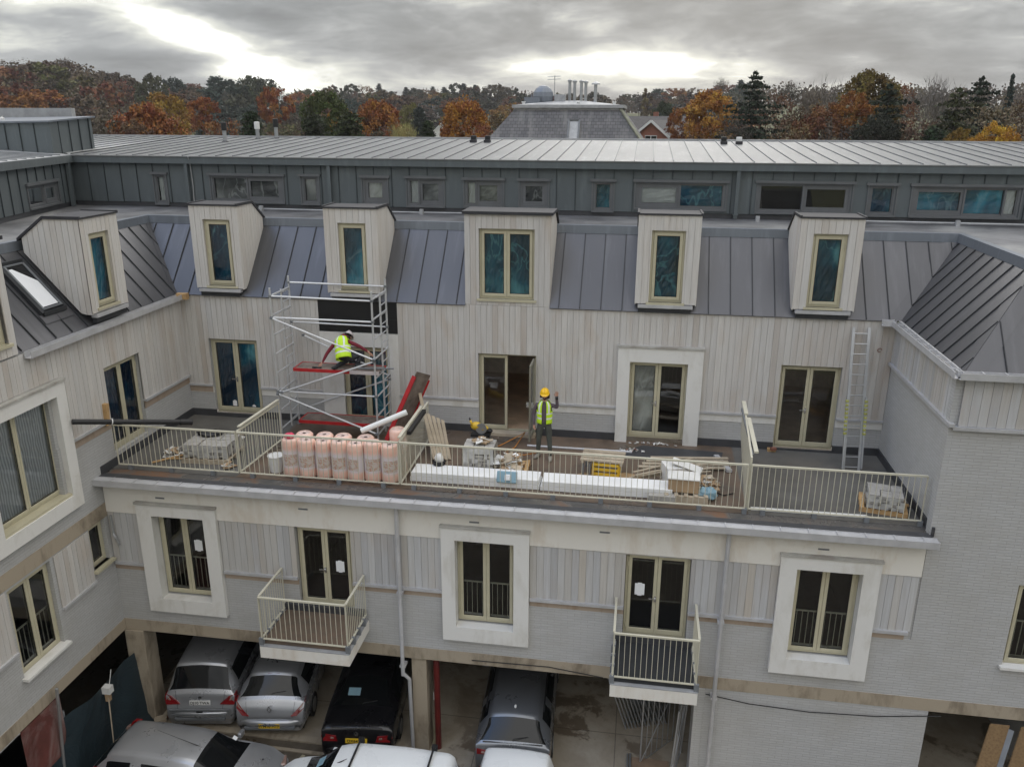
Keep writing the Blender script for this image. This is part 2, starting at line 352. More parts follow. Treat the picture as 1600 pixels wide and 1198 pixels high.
    pa = math_(t, 'LESS_THAN', math_(t, 'ABSOLUTE', an), 0.95)
    n3 = noise_(t, v, 11, 3, 0.7, 0.5)
    pr = ramp_(t, n3, [(0.42, (0.55, 0.47, 0.42)), (0.5, (0.45, 0.18, 0.05)), (0.55, (0.5, 0.42, 0.36)), (0.63, (0.12, 0.08, 0.06))], 'CONSTANT')
    c = mixc(t, math_(t, 'MULTIPLY', math_(t, 'MULTIPLY', pz, pa), 0.8), c, pr)
    t.links.new(c, b.inputs['Base Color']); b.inputs['Roughness'].default_value = 0.35; bump_(t, b, n, 0.4, 0.02)
    m, t, b = new_mat("tarpaulin")
    n = noise_(t, objn(t), 1.0, 4, 0.6, 1.0)
    t.links.new(mixc(t, n, (0.008, 0.014, 0.018), (0.02, 0.038, 0.048)), b.inputs['Base Color']); b.inputs['Roughness'].default_value = 0.55; bump_(t, b, n, 0.8, 0.1)
    m, t, b = new_mat("osb_board")
    v = objn(t, (1, 1, 1)); vo = N(t, 'ShaderNodeTexVoronoi', i_Scale=22.0); t.links.new(v, vo.inputs[0])
    t.links.new(mixc(t, vo.outputs[0], (0.12, 0.07, 0.03), (0.20, 0.125, 0.055)), b.inputs['Base Color']); b.inputs['Roughness'].default_value = 0.8
    simple("red_hoarding", (0.12, 0.035, 0.028), 0.7, 0, 0.3, 2, stain=(0.35, 0.30, 0.28), sfac=0.6)
    # people
    simple("skin", (0.42, 0.23, 0.16), 0.55, 0, 0.08)
    simple("hi_vis", (0.52, 0.78, 0.02), 0.6, 0, 0.08, 5)
    simple("reflective", (0.72, 0.74, 0.72), 0.4, 0, 0.05)
    simple("helmet_yellow", (0.80, 0.47, 0.0), 0.3, 0, 0.03)
    simple("helmet_white", (0.55, 0.50, 0.50), 0.35, 0, 0.03)
    simple("maroon_knit", (0.16, 0.012, 0.025), 0.85)
    simple("grey_knit", (0.10, 0.075, 0.09), 0.85)
    simple("work_trousers", (0.06, 0.065, 0.055), 0.85, 0, 0.25, 6)
    simple("dark_trousers", (0.025, 0.026, 0.03), 0.85)
    simple("boots", (0.25, 0.23, 0.19), 0.8, 0, 0.3, 8)
    simple("dark_hair", (0.02, 0.014, 0.01), 0.7)
    # cars
    def paint(nm, col, metal, rough=0.28):
        m, t, b = new_mat(nm)
        n = noise_(t, objn(t), 1.5, 5, 0.6)
        t.links.new(mixc(t, n, tuple(c * 0.92 for c in col), tuple(min(1, c * 1.06) for c in col)), b.inputs['Base Color'])
        t.links.new(ramp_(t, n, [(0.3, rough - 0.05), (0.7, rough + 0.12)]), b.inputs['Roughness'])
        b.inputs['Metallic'].default_value = metal; b.inputs['Coat Weight'].default_value = 0.5; b.inputs['Coat Roughness'].default_value = 0.08
    paint("silver_paint", (0.40, 0.41, 0.43), 0.6)
    paint("steel_grey_paint", (0.24, 0.25, 0.27), 0.6)
    paint("grey_paint", (0.20, 0.21, 0.225), 0.6)
    paint("black_paint", (0.008, 0.008, 0.01), 0.2)
    paint("white_paint", (0.70, 0.72, 0.73), 0.0)
    simple("car_glass", (0.006, 0.007, 0.008), 0.04, 0, 0.1, 1); MAT["car_glass"].node_tree.nodes["Principled BSDF"].inputs["Specular IOR Level"].default_value = 0.45
    simple("trim_grey", (0.16, 0.17, 0.18), 0.5)
    simple("lamp_red", (0.20, 0.008, 0.010), 0.15, 0, 0.15, 9, coat=1.0)
    simple("lamp_clear", (0.30, 0.20, 0.17), 0.15, 0.1, 0.3, 9, coat=1.0)
    simple("plate_yellow", (0.75, 0.50, 0.03), 0.4, 0, 0.03)
    simple("plate_white", (0.72, 0.72, 0.70), 0.4, 0, 0.03)
    simple("plate_black", (0.015, 0.015, 0.015), 0.5)
    simple("alloy", (0.30, 0.31, 0.32), 0.35, 0.7)
    simple("road_paint", (0.42, 0.38, 0.26), 0.7, 0, 0.3, 3)
    simple("bulb_light", (1, 0.9, 0.7), 0.5, emit=((1.0, 0.82, 0.5), 18.0))
make_mats()
# ------------------------------------------------------------------ mesh helpers
WM = {}     # matrix of each thing, so parts can be given in world coordinates
class MB:
    def __init__(s): s.v = []; s.f = []; s.m = []; s.t = []
    def face(s, pts, m=0, t=0.5):
        b = len(s.v); s.v += [tuple(p) for p in pts]; s.f.append(tuple(range(b, b + len(pts)))); s.m.append(m); s.t.append(t)
    def hexa(s, c, m=0, t=0.5):      # 8 corners: bottom 4 ccw, top 4 ccw
        b = len(s.v); s.v += [tuple(p) for p in c]
        for q in ((3, 2, 1, 0), (4, 5, 6, 7), (0, 1, 5, 4), (1, 2, 6, 5), (2, 3, 7, 6), (3, 0, 4, 7)):
            s.f.append(tuple(b + i for i in q)); s.m.append(m); s.t.append(t)
    def box(s, x0, x1, y0, y1, z0, z1, m=0, t=0.5):
        if x0 > x1: x0, x1 = x1, x0
        if y0 > y1: y0, y1 = y1, y0
        if z0 > z1: z0, z1 = z1, z0
        s.hexa([(x0, y0, z0), (x1, y0, z0), (x1, y1, z0), (x0, y1, z0), (x0, y0, z1), (x1, y0, z1), (x1, y1, z1), (x0, y1, z1)], m, t)
    def rbox(s, c, size, rz=0.0, rx=0.0, ry=0.0, m=0, t=0.5):    # centre, full sizes, rotated
        M = Matrix.Rotation(rz, 4, 'Z') @ Matrix.Rotation(ry, 4, 'Y') @ Matrix.Rotation(rx, 4, 'X')
        h = [x / 2 for x in size]; c = Vector(c)
        s.hexa([c + M @ Vector((a * h[0], b * h[1], d * h[2])) for d in (-1, 1) for a, b in ((-1, -1), (1, -1), (1, 1), (-1, 1))], m, t)
    def bar(s, p, q, w, h=None, m=0, t=0.5, up=(0, 0, 1)):
        h = h or w; p = Vector(p); q = Vector(q); d = (q - p).normalized(); up = Vector(up)
        if abs(d.dot(up)) > 0.98: up = Vector((0, 1, 0))
        a = d.cross(up).normalized() * (w / 2); b = a.cross(d).normalized() * (h / 2)
        s.hexa([p - a - b, p + a - b, q + a - b, q - a - b, p - a + b, p + a + b, q + a + b, q - a + b], m, t)
    def tube(s, pts, r, n=8, m=0, t=0.5, cap=True):
        pts = [Vector(p) for p in pts]; rs = r if isinstance(r, (list, tuple)) else [r] * len(pts)
        b = len(s.v); prev = None
        for i, p in enumerate(pts):
            d = (pts[min(i + 1, len(pts) - 1)] - pts[max(i - 1, 0)]).normalized()
            if prev is None:
                prev = d.cross(Vector((0, 0, 1)))
                if prev.length < 0.05: prev = d.cross(Vector((0, 1, 0)))
            a = (prev - d * prev.dot(d)).normalized(); prev = a; c = d.cross(a)
            for k in range(n):
                an = 2 * math.pi * k / n
                s.v.append(tuple(p + (a * math.cos(an) + c * math.sin(an)) * rs[i]))
        for i in range(len(pts) - 1):
            for k in range(n):
                k2 = (k + 1) % n
                s.f.append((b + i * n + k, b + i * n + k2, b + (i + 1) * n + k2, b + (i + 1) * n + k)); s.m.append(m); s.t.append(t)
        if cap:
            s.f.append(tuple(b + k for k in range(n))[::-1]); s.m.append(m); s.t.append(t)
            e = b + (len(pts) - 1) * n
            s.f.append(tuple(e + k for k in range(n))); s.m.append(m); s.t.append(t)
    def lathe(s, c, prof, n=16, m=0, t=0.5):     # prof: (r, z) bottom to top
        s.tube_z(c, prof, n, m, t)
    def tube_z(s, c, prof, n, m, t):
        b = len(s.v)
        for r, z in prof:
            for k in range(n):
                an = 2 * math.pi * k / n; s.v.append((c[0] + r * math.cos(an), c[1] + r * math.sin(an), c[2] + z))
        for i in range(len(prof) - 1):
            for k in range(n):
                k2 = (k + 1) % n
                s.f.append((b + i * n + k, b + i * n + k2, b + (i + 1) * n + k2, b + (i + 1) * n + k)); s.m.append(m); s.t.append(t)
        s.f.append(tuple(b + k for k in range(n))[::-1]); s.m.append(m); s.t.append(t)
        e = b + (len(prof) - 1) * n; s.f.append(tuple(e + k for k in range(n))); s.m.append(m); s.t.append(t)
    def prism(s, poly, off, m=0, t=0.5):         # planar 3D polygon extruded by off
        off = Vector(off); n = len(poly); b = len(s.v)
        s.v += [tuple(p) for p in poly] + [tuple(Vector(p) + off) for p in poly]
        s.f.append(tuple(range(b, b + n))[::-1]); s.f.append(tuple(range(b + n, b + 2 * n)))
        s.m += [m, m]; s.t += [t, t]
        for i in range(n):
            j = (i + 1) % n; s.f.append((b + i, b + j, b + n + j, b + n + i)); s.m.append(m); s.t.append(t)
    def blob(s, c, r, n=10, m=0, t=0.5, jit=0.0, rng=None):
        rng = rng or R; b = len(s.v); rr = r if isinstance(r, (tuple, list)) else (r, r, r); k = n // 2
        for i in range(k + 1):
            th = math.pi * i / k
            for j in range(n):
                ph = 2 * math.pi * j / n; q = 1 + rng.uniform(-jit, jit)
                s.v.append((c[0] + rr[0] * math.sin(th) * math.cos(ph) * q, c[1] + rr[1] * math.sin(th) * math.sin(ph) * q, c[2] + rr[2] * math.cos(th) * q))
        for i in range(k):
            for j in range(n):
                j2 = (j + 1) % n
                s.f.append((b + i * n + j, b + (i + 1) * n + j, b + (i + 1) * n + j2, b + i * n + j2)); s.m.append(m); s.t.append(t)
    def build(s, name, mats, parent=None, local=False, smooth=False, bevel=0.0, fixn=True):
        if isinstance(mats, str): mats = [mats]
        me = bpy.data.meshes.new(name)
        me.from_pydata(s.v, [], s.f); 
        for mn in mats: me.materials.append(MAT[mn])
        me.polygons.foreach_set('material_index', s.m)
        at = me.attributes.new('tone', 'FLOAT', 'FACE'); at.data.foreach_set('value', s.t)
        uv = me.uv_layers.new(name='UVMap'); data = [0.0] * (2 * len(me.loops)); vs = s.v
        for p in me.polygons:
            nx, ny, nz = (abs(c) for c in p.normal)
            if nz >= nx and nz >= ny: i, j = 0, 1
            elif nx >= ny: i, j = 1, 2
            else: i, j = 0, 2
            for li in p.loop_indices:
                c = vs[me.loops[li].vertex_index]; data[2 * li] = c[i]; data[2 * li + 1] = c[j]
        uv.data.foreach_set('uv', data)
        if fixn:
            bm = bmesh.new(); bm.from_mesh(me); bmesh.ops.recalc_face_normals(bm, faces=bm.faces); bm.to_mesh(me); bm.free()
        if smooth:
            bm = bmesh.new(); bm.from_mesh(me); bmesh.ops.remove_doubles(bm, verts=bm.verts, dist=0.0002); bm.to_mesh(me); bm.free()
        if smooth: me.polygons.foreach_set('use_smooth', [True] * len(me.polygons))
        o = bpy.data.objects.new(name, me); COL.objects.link(o)
        if parent is not None:
            root = parent
            while root.parent: root = root.parent
            if not local and root.name in WM: me.transform(WM[root.name].inverted())
            o.parent = parent
        if bevel:
            bv = o.modifiers.new('bevel', 'BEVEL'); bv.width = bevel; bv.segments = 2; bv.limit_method = 'ANGLE'
        return o

def build_each(mb, name, mats, parent):      # one object per box
    out = []
    for i in range(0, len(mb.v), 8):
        s = MB(); s.v = mb.v[i:i + 8]; k = i // 8 * 6
        s.f = [tuple(j - i for j in f) for f in mb.f[k:k + 6]]; s.m = mb.m[k:k + 6]; s.t = mb.t[k:k + 6]
        out.append(s.build(name, mats, parent))
    return out

def tag(o, label=None, cat=None, group=None, kind=None):
    if label: o['label'] = label
    if cat: o['category'] = cat
    if group: o['group'] = group
    if kind: o['kind'] = kind
    return o

def thing(name, loc, label, cat, group=None, rz=0.0):
    o = bpy.data.objects.new(name, None); COL.objects.link(o)
    o.empty_display_size = 0.2; o.location = loc; o.rotation_euler = (0, 0, rz)
    WM[o.name] = Matrix.Translation(loc) @ Matrix.Rotation(rz, 4, 'Z')
    return tag(o, label, cat, group)

def copy_tree(o, parent=None):
    c = o.copy(); COL.objects.link(c)
    if parent is not None: c.parent = parent
    for ch in list(o.children): copy_tree(ch, c)
    return c

def place(o, loc, rz=0.0, sc=1.0):
    o.location = loc; o.rotation_euler = (0, 0, rz); o.scale = sc if isinstance(sc, tuple) else (sc, sc, sc)
    WM[o.name] = Matrix.Translation(loc) @ Matrix.Rotation(rz, 4, 'Z')
    return o

def solo(mb, name, mats, label, cat, group=None, org=None, **kw):   # a thing that is one mesh, origin at its base
    if org is None:
        xs = [p[0] for p in mb.v]; ys = [p[1] for p in mb.v]; zs = [p[2] for p in mb.v]
        org = ((min(xs) + max(xs)) / 2, (min(ys) + max(ys)) / 2, min(zs))
    o = mb.build(name, mats, **kw); o.data.transform(Matrix.Translation(-Vector(org))); o.location = org
    return tag(o, label, cat, group)

def text_mesh(body, size, mat, name, parent, M, local=True, bold=0.0):
    cu = bpy.data.curves.new(name, 'FONT'); cu.body = body; cu.size = size; cu.align_x = 'CENTER'; cu.align_y = 'CENTER'
    cu.extrude = 0.001; cu.offset = bold
    tmp = bpy.data.objects.new('tmp', cu); COL.objects.link(tmp)
    dg = bpy.context.evaluated_depsgraph_get(); me = bpy.data.meshes.new_from_object(tmp.evaluated_get(dg))
    bpy.data.objects.remove(tmp); me.transform(M); me.name = name
    me.materials.clear(); me.materials.append(MAT[mat])
    o = bpy.data.objects.new(name, me); COL.objects.link(o); o.parent = parent
    return o

# frame of a wall: point on it from (u along, z up, d outward)
class Wall:
    def __init__(s, axis, c, sgn=1):      # axis 'x': wall runs along X at Y=c, outward -Y ; 'y': runs along Y at X=c, outward sgn*X
        s.ax = axis; s.c = c; s.sg = sgn
    def p(s, u, z, d=0.0):
        return (u, s.c - d, z) if s.ax == 'x' else (s.c + s.sg * d, u, z)
    def box(s, mb, u0, u1, z0, z1, d0, d1, m=0, t=0.5):
        a = s.p(u0, z0, d0); b = s.p(u1, z1, d1)
        mb.box(a[0], b[0], a[1], b[1], a[2], b[2], m, t)

def cells(u0, u1, z0, z1, holes):
    us = sorted({u0, u1, *[h[0] for h in holes if u0 < h[0] < u1], *[h[1] for h in holes if u0 < h[1] < u1]})
    out = []
    for a, b in zip(us, us[1:]):
        mid = (a + b) / 2; z = z0; blocked = sorted([(max(h[2], z0), min(h[3], z1)) for h in holes if h[0] < mid < h[1] and h[3] > z0 and h[2] < z1])
        for q0, q1 in blocked:
            if q0 > z + 1e-4: out.append((a, b, z, q0))
            z = max(z, q1)
        if z1 > z + 1e-4: out.append((a, b, z, z1))
    return out

def solid(mb, w, u0, u1, z0, z1, holes=(), d=0.0, thick=0.25, m=0):
    for a, b, c, e in cells(u0, u1, z0, z1, holes): w.box(mb, a, b, c, e, d, d - thick, m)

def boards(mb, w, u0, u1, z0, z1, holes=(), d=0.03, step=0.148, m=0, rng=None, zr=None):
    rng = rng or R
    n = max(1, round((u1 - u0) / step)); st = (u1 - u0) / n
    for x0, x1, c, e in cells(u0 + 0.004, u1 - 0.004, z0 + 0.003, z1 - 0.003, [(h[0] - 0.003, h[1] + 0.003, h[2] - 0.003, h[3] + 0.003) for h in holes]): w.box(mb, x0, x1, c, e, d - 0.014, d - 0.024, m, 0.9)
    for i in range(n):
        a = u0 + i * st; b = a + st - 0.008; t = rng.random(); dd = d + rng.uniform(-0.003, 0.003)
        for x0, x1, c, e in cells(a, b, z0, z1, [h for h in holes]):
            if x1 - x0 > 0.02: w.box(mb, x0, x1, c, e, dd, d - 0.02, m, t)
# ------------------------------------------------------------------ the building (metres; terrace floor is z = 0)
G = -6.9            # car park level
YB, YF, XL, XR = 20.2, 16.0, -12.2, 6.1
BL = thing('apartment_building', (-3.0, 16.0, G), 'large pale apartment building with timber boards, zinc roofs, cream windows and a roof terrace', 'building')
wb, wf, wl, wr = Wall('x', YB), Wall('x', YF), Wall('y', XL, 1), Wall('y', XR, -1)
SF = 'cream_frame'

def opening(w, u0, u1, z0, z1, name, leaves=2, back='dark', rec=0.10, fm=SF, handle=False, sill=None, hinges=False, open_leaf=None, depth=3.2, mull=0.0, fw=0.055, sw=0.075, guard=False, notes=(), films=None, rails=None):
    """one window or door: frame part with panes, films, handle, sill as its own pieces"""
    f = MB(); d0 = -rec; d1 = -rec - 0.07
    for a, b, c, e in ((u0, u0 + fw, z0, z1), (u1 - fw, u1, z0, z1), (u0 + fw, u1 - fw, z1 - fw, z1), (u0 + fw, u1 - fw, z0, z0 + fw)):
        w.box(f, a, b, c, e, d0, d1)
    lw = (u1 - u0 - 2 * fw) / leaves; panes = []
    for i in range(leaves):
        a = u0 + fw + i * lw; b = a + lw; sc = sw if sw else 0.0; g = 0.003
        if open_leaf == i: continue
        bot = sc * (1.5 if name == 'door' else 1.0)
        for p, q, c, e in ((a + g, a + sc, z0 + fw, z1 - fw), (b - sc, b - g, z0 + fw, z1 - fw), (a + sc, b - sc, z1 - fw - sc, z1 - fw), (a + sc, b - sc, z0 + fw, z0 + fw + bot)):
            w.box(f, p, q, c, e, d0 + 0.018, d1 + 0.01)
        panes.append((a + sc, b - sc, z0 + fw + bot, z1 - fw - sc))
    fr = f.build(name, fm, BL, bevel=0.006)
    for i, (a, b, c, e) in enumerate(panes):
        g = MB(); g.face([w.p(a, c, d0 - 0.012), w.p(b, c, d0 - 0.012), w.p(b, e, d0 - 0.012), w.p(a, e, d0 - 0.012)])
        g.build('pane', 'window_glass', fr, fixn=False)
        gs = MB()
        for p, q, r_, s_ in ((a, a + 0.014, c, e), (b - 0.014, b, c, e), (a, b, c, c + 0.014), (a, b, e - 0.014, e)): w.box(gs, p, q, r_, s_, d0 - 0.002, d0 - 0.01)
        gs.build('gasket', 'rubber', fr)
        film = (films[i] if films else (back if back not in ('dark', 'room') else None))
        if film:
            fm_ = MB(); nx, nz = 9, 12; rr = random.Random(int(abs(a * 37 + c * 91)) + i)
            pts = [[w.p(a - 0.02 + (b - a + 0.04) * x / nx, c - 0.02 + (e - c + 0.04) * z / nz, d0 - 0.07 - (rr.uniform(0, 0.035) if 0 < x < nx else 0)) for x in range(nx + 1)] for z in range(nz + 1)]
            for z in range(nz):
                for x in range(nx): fm_.face([pts[z][x], pts[z][x + 1], pts[z + 1][x + 1], pts[z + 1][x]])
            fm_.build('curtain' if film == 'curtain' else 'protective_film', film, fr, fixn=False)
    if handle and panes:
        h = MB(); um = panes[0][1] + sw * 0.6; zh = z0 + (z1 - z0) * 0.46
        w.box(h, um - 0.012, um + 0.03, zh - 0.07, zh + 0.07, d0 + 0.04, d0 + 0.018); w.box(h, um - 0.13, um + 0.02, zh, zh + 0.022, d0 + 0.065, d0 + 0.043)
        h.build('handle', 'chrome', fr)
    if hinges:
        h = MB()
        for zz in (z0 + 0.25, z1 - 0.28):
            for uu in ((u0 + fw * 0.9) if hinges < 2 else None, (u1 - fw * 0.9) if hinges > -1 else None):
                if uu is None: continue
                h.tube([w.p(uu, zz - 0.05, d0 + 0.03), w.p(uu, zz + 0.05, d0 + 0.03)], 0.012, 6)
        h.build('hinge', 'cream_frame', fr)
    if sill:
        s = MB(); w.box(s, u0 - 0.06, u1 + 0.06, z0 - 0.06, z0 + 0.0, sill, -rec); s.build('sill', sill_mat, fr)
    if guard:
        s = MB(); zt = z0 + 1.0 if guard is True else z0 + guard
        a, b = u0 + fw + 0.02, u1 - fw - 0.02
        w.box(s, a, b, zt - 0.03, zt, d1 - 0.02, d1 - 0.05); w.box(s, a, b, z0 + fw + 0.05, z0 + fw + 0.08, d1 - 0.02, d1 - 0.05)
        n = int((b - a) / 0.115)
        for i in range(n + 1):
            x = a + (b - a) * i / n; w.box(s, x - 0.007, x + 0.007, z0 + fw + 0.05, zt, d1 - 0.028, d1 - 0.042)
        s.build('guard_rail', 'cream_rail', fr)
    for (nu, nz, nw, nh) in notes:
        s = MB(); w.box(s, nu - nw / 2, nu + nw / 2, nz - nh / 2, nz + nh / 2, d0 - 0.004, d0 - 0.009)
        for e in (-1, 1): w.box(s, nu - nw * 0.22, nu + nw * 0.22, nz + e * nh / 2 - 0.02, nz + e * nh / 2 + 0.022, d0 - 0.003, d0 - 0.0035)
        s.build('notice', 'paper', fr)
    # what lies behind: a room, dim as rooms are
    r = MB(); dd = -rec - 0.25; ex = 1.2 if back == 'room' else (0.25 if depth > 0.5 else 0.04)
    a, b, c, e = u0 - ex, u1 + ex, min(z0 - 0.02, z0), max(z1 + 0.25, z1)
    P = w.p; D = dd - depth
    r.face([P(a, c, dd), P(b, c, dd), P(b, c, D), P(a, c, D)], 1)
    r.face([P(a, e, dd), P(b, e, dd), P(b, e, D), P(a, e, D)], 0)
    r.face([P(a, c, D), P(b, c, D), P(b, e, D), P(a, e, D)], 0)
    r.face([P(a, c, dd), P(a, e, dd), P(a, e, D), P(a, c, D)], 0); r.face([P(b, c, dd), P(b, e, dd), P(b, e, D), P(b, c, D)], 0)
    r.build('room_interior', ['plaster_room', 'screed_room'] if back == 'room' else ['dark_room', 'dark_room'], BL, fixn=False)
    return fr
sill_mat = SF

# openings of each wall: (u0, u1, z0, z1)
HB = [(-11.5, -10.1, 0.10, 2.24), (-8.3, -6.15, 0.0, 3.46), (-4.02, -2.5, 0.03, 2.18), (-0.42, 1.68, -0.02, 2.56), (3.56, 5.0, 0.05, 2.24), (-3.98, -2.58, 3.62, 5.38)]
HF = [(-11.0, -9.7, -3.12, -0.9), (-7.52, -6.18, -3.02, -0.935), (-3.74, -2.41, -3.12, -0.9), (0.03, 1.42, -3.02, -0.955), (3.56, 4.88, -3.12, -0.93), (7.9, 9.4, -2.9, -0.95)]
HL = [(16.62, 18.02, 0.3, 2.41), (12.65, 14.75, 0.05, 2.3), (12.69, 13.95, -3.15, -1.09), (15.25, 15.84, -2.1, -1.02)]

def walls():
    # brick
    m = MB()
    solid(m, wb, XL, XR, 0.18, 0.68, HB); solid(m, wb, XL, XR, 0.68, 3.47, HB, d=-0.03, thick=0.22)
    solid(m, wb, -4.3, -2.22, 3.47, 5.7, HB, d=-0.03, thick=0.1)
    solid(m, wb, -8.3, -6.15, 0.0, 2.58, [(-7.7, -6.4, 0.08, 2.2)], d=-0.02, thick=0.2)
    m.build('rear_terrace_wall', 'painted_brick', BL)
    m = MB()
    solid(m, wf, XL, 14.0, -3.86, -2.45, HF); solid(m, wf, XL, 6.05, -2.45, -0.2, HF, d=-0.02, thick=0.23)
    solid(m, wf, 6.05, 14.0, -2.45, 2.33, HF); solid(m, wf, 6.05, 14.0, 2.33, 3.46, HF, d=-0.03, thick=0.2)
    solid(m, wf, 1.93, 6.66, G, -4.17, [])
    solid(m, wf, 9.6, 14.0, G, -4.17, [])
    m.build('front_brick_wall', 'painted_brick', BL)
    m = MB()
    solid(m, wl, 3.0, 20.2, -0.68, 1.14, HL); solid(m, wl, 3.0, 20.2, 1.14, 3.44, HL, d=-0.03, thick=0.22)
    solid(m, wl, 3.0, 16.0, -3.87, -0.68, HL)
    m.build('left_wing_wall', 'painted_brick', BL)
    m = MB(); solid(m, wr, 16.26, 20.2, 0.0, 2.38, []); solid(m, wr, 16.2, 20.2, 2.38, 3.46, [], d=-0.03, thick=0.2)
    m.build('right_wing_return_wall', 'painted_brick', BL)
    # timber cladding
    m = MB(); rg = random.Random(3)
    boards(m, wb, XL, XR, 0.93, 3.455, HB, rng=rg); m.build('rear_timber_cladding', 'timber_boards', BL)
    m = MB(); boards(m, wb, -4.34, -2.18, 3.46, 5.72, HB, rng=rg); m.build('bay_timber_cladding', 'timber_boards', BL)
    m = MB(); boards(m, wl, 3.0, 20.17, 1.19, 3.42, [HL[0], (12.35, 15.1, -0.4, 2.66)], rng=rg)
    m.build('left_wing_timber_cladding', 'timber_boards', BL)
    m = MB(); boards(m, wr, 16.05, 20.17, 2.44, 3.42, [], rng=rg, step=0.12); boards(m, wf, 6.2, 14.0, 2.38, 3.42, [], rng=rg, step=0.17)
    m.build('right_wing_timber_cladding', 'grey_boards', BL)
    m = MB(); ex = [(-11.38, -9.36, -3.5, -0.3), (-4.06, -2.06, -3.5, -0.3), (3.22, 5.24, -3.5, -0.3)]
    for xa, xb in ((XL + 0.02, -11.38), (-9.36, -4.06), (-2.06, 3.22), (5.24, 6.0)):
        m = MB(); boards(m, wf, xa, xb, -2.24, -0.93, HF + ex, rng=rg, step=0.155); m.build('front_timber_cladding', 'grey_boards', BL)
    m = MB(); boards(m, wl, 14.05, 15.2, -2.32, -1.06, HL, rng=rg, step=0.14); m.build('left_wing_lower_cladding', 'timber_boards', BL); m = MB(); boards(m, wl, 11.0, 12.62, -2.45, -1.06, HL, rng=rg, step=0.14)
    m.build('left_wing_lower_cladding', 'timber_boards', BL)
    # trims under the boards
    m = MB()
    for a, b, c, e in cells(XL, XR, 0.88, 0.93, HB): wb.box(m, a, b, c, e, 0.07, -0.02)
    for a, b, c, e in cells(3.0, 20.14, 1.13, 1.19, [HL[0], (12.35, 15.1, -0.4, 2.66)]): wl.box(m, a, b, c, e, 0.08, -0.02)
    for a, b, c, e in cells(XL + 0.03, 5.95, -2.31, -2.24, HF + ex): wf.box(m, a, b, c, e, 0.075, -0.02)
    wr.box(m, 15.9, 20.14, 2.37, 2.44, 0.09, -0.02); wf.box(m, 6.1, 14, 2.31, 2.375, 0.09, -0.02)
    wl.box(m, 14.05, 15.2, -2.38, -2.32, 0.08, -0.02); wl.box(m, 11.0, 12.62, -2.51, -2.45, 0.08, -0.02)
    build_each(m, 'cladding_trim', 'gutter_metal', BL)
    m = MB()
    for a, b, c, e in cells(XL, XR, 0.68, 0.88, HB): wb.box(m, a, b, c, e, 0.015, -0.02)
    build_each(m, 'exposed_band', 'white_render', BL)
    m = MB()
    for a, b, c, e in cells(3.0, 20.18, 0.94, 1.13, [HL[0], (12.35, 15.1, -0.4, 2.66)]): wl.box(m, a, b, c, e, 0.01, -0.02)
    for a, b, c, e in cells(XL, 5.9, -2.46, -2.31, HF + ex): wf.box(m, a, b, c, e, 0.006, -0.02)
    wb.box(m, XL, -11.52, 0.70, 0.87, 0.022, 0.0)
    build_each(m, 'bare_timber_band', 'pink_batten', BL)
    # stone lintel over the garage, band on the left wing
    m = MB(); wf.box(m, XL + 0.02, 14.0, -4.17, -3.86, 0.012, -0.3); wl.box(m, 3.0, 16.0, -4.16, -3.87, 0.012, -0.3)
    wl.box(m, 3.0, 16.0, -1.03, -0.69, 0.014, -0.1)
    build_each(m, 'stone_lintel', 'cast_stone', BL)
    # cream fascia below the terrace
    m = MB(); wf.box(m, XL + 0.02, 6.02, -0.92, -0.125, 0.05, -0.05); m.build('fascia', 'cream_render', BL)
    m = MB()
    for x in (-10.75, -8.05 + 0.8, -3.3, -0.35 - 0.1, 4.05): wf.box(m, x - 0.11, x + 0.11, -0.475, -0.44, 0.062, 0.04)
    build_each(m, 'vent_slot', 'trim_grey', BL)
    # terrace floor, upstands, black edge
    for xa, xb, mt in ((XL, -9.05, 'grey_screed'), (-9.05, 2.55, 'terrace_screed'), (2.55, XR, 'grey_screed')):
        m = MB(); m.box(xa, xb, 16.42, YB, -0.25, 0.0); m.build('terrace_floor', mt, BL)
    m = MB(); m.box(XL, XR, 16.08, 16.42, -0.25, -0.012); m.build('terrace_edge', 'wet_deck', BL)
    m = MB(); m.box(XL + 0.02, XR - 0.02, 15.87, 16.08, -0.12, 0.02)
    for a, b, c, e in cells(XL, XR, 0.0, 0.19, HB): wb.box(m, a, b, c, e, 0.03, -0.02)
    for a, b, c, e in cells(16.0, 20.17, 0.0, 0.2, HL): wl.box(m, a, b, c, e, 0.03, -0.02)
    wr.box(m, 15.95, 20.17, 0.0, 0.2, 0.03, -0.02)
    build_each(m, 'skirting', 'skirting_membrane', BL)
    # garage: floor slab edge, columns, side and back walls, soffit
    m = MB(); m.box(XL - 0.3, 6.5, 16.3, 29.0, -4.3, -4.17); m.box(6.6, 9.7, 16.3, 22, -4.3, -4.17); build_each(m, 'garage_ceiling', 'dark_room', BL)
    m = MB(); m.box(XL - 0.3, 14, 28.0, 28.3, G, -4.17); m.box(1.94, 2.2, 16.26, 28.0, G, -4.18); m.box(XL - 6, XL - 0.3, 28, 28.3, G, -4.17)
    m.box(6.4, 6.66, 16.26, 22.0, G, -4.18); m.box(9.6, 9.8, 16.26, 22.0, G, -4.18); m.box(6.4, 9.8, 22, 22.2, G, -4.18)
    m.box(XL - 6.2, XL - 6, 4, 28.3, G, -4.17)
    build_each(m, 'garage_wall', 'painted_brick', BL)
    m = MB(); m.box(XL - 6.2, XL - 0.26, 3, 28, -4.3, -4.17); m.build('undercroft_ceiling', 'dark_room', BL)
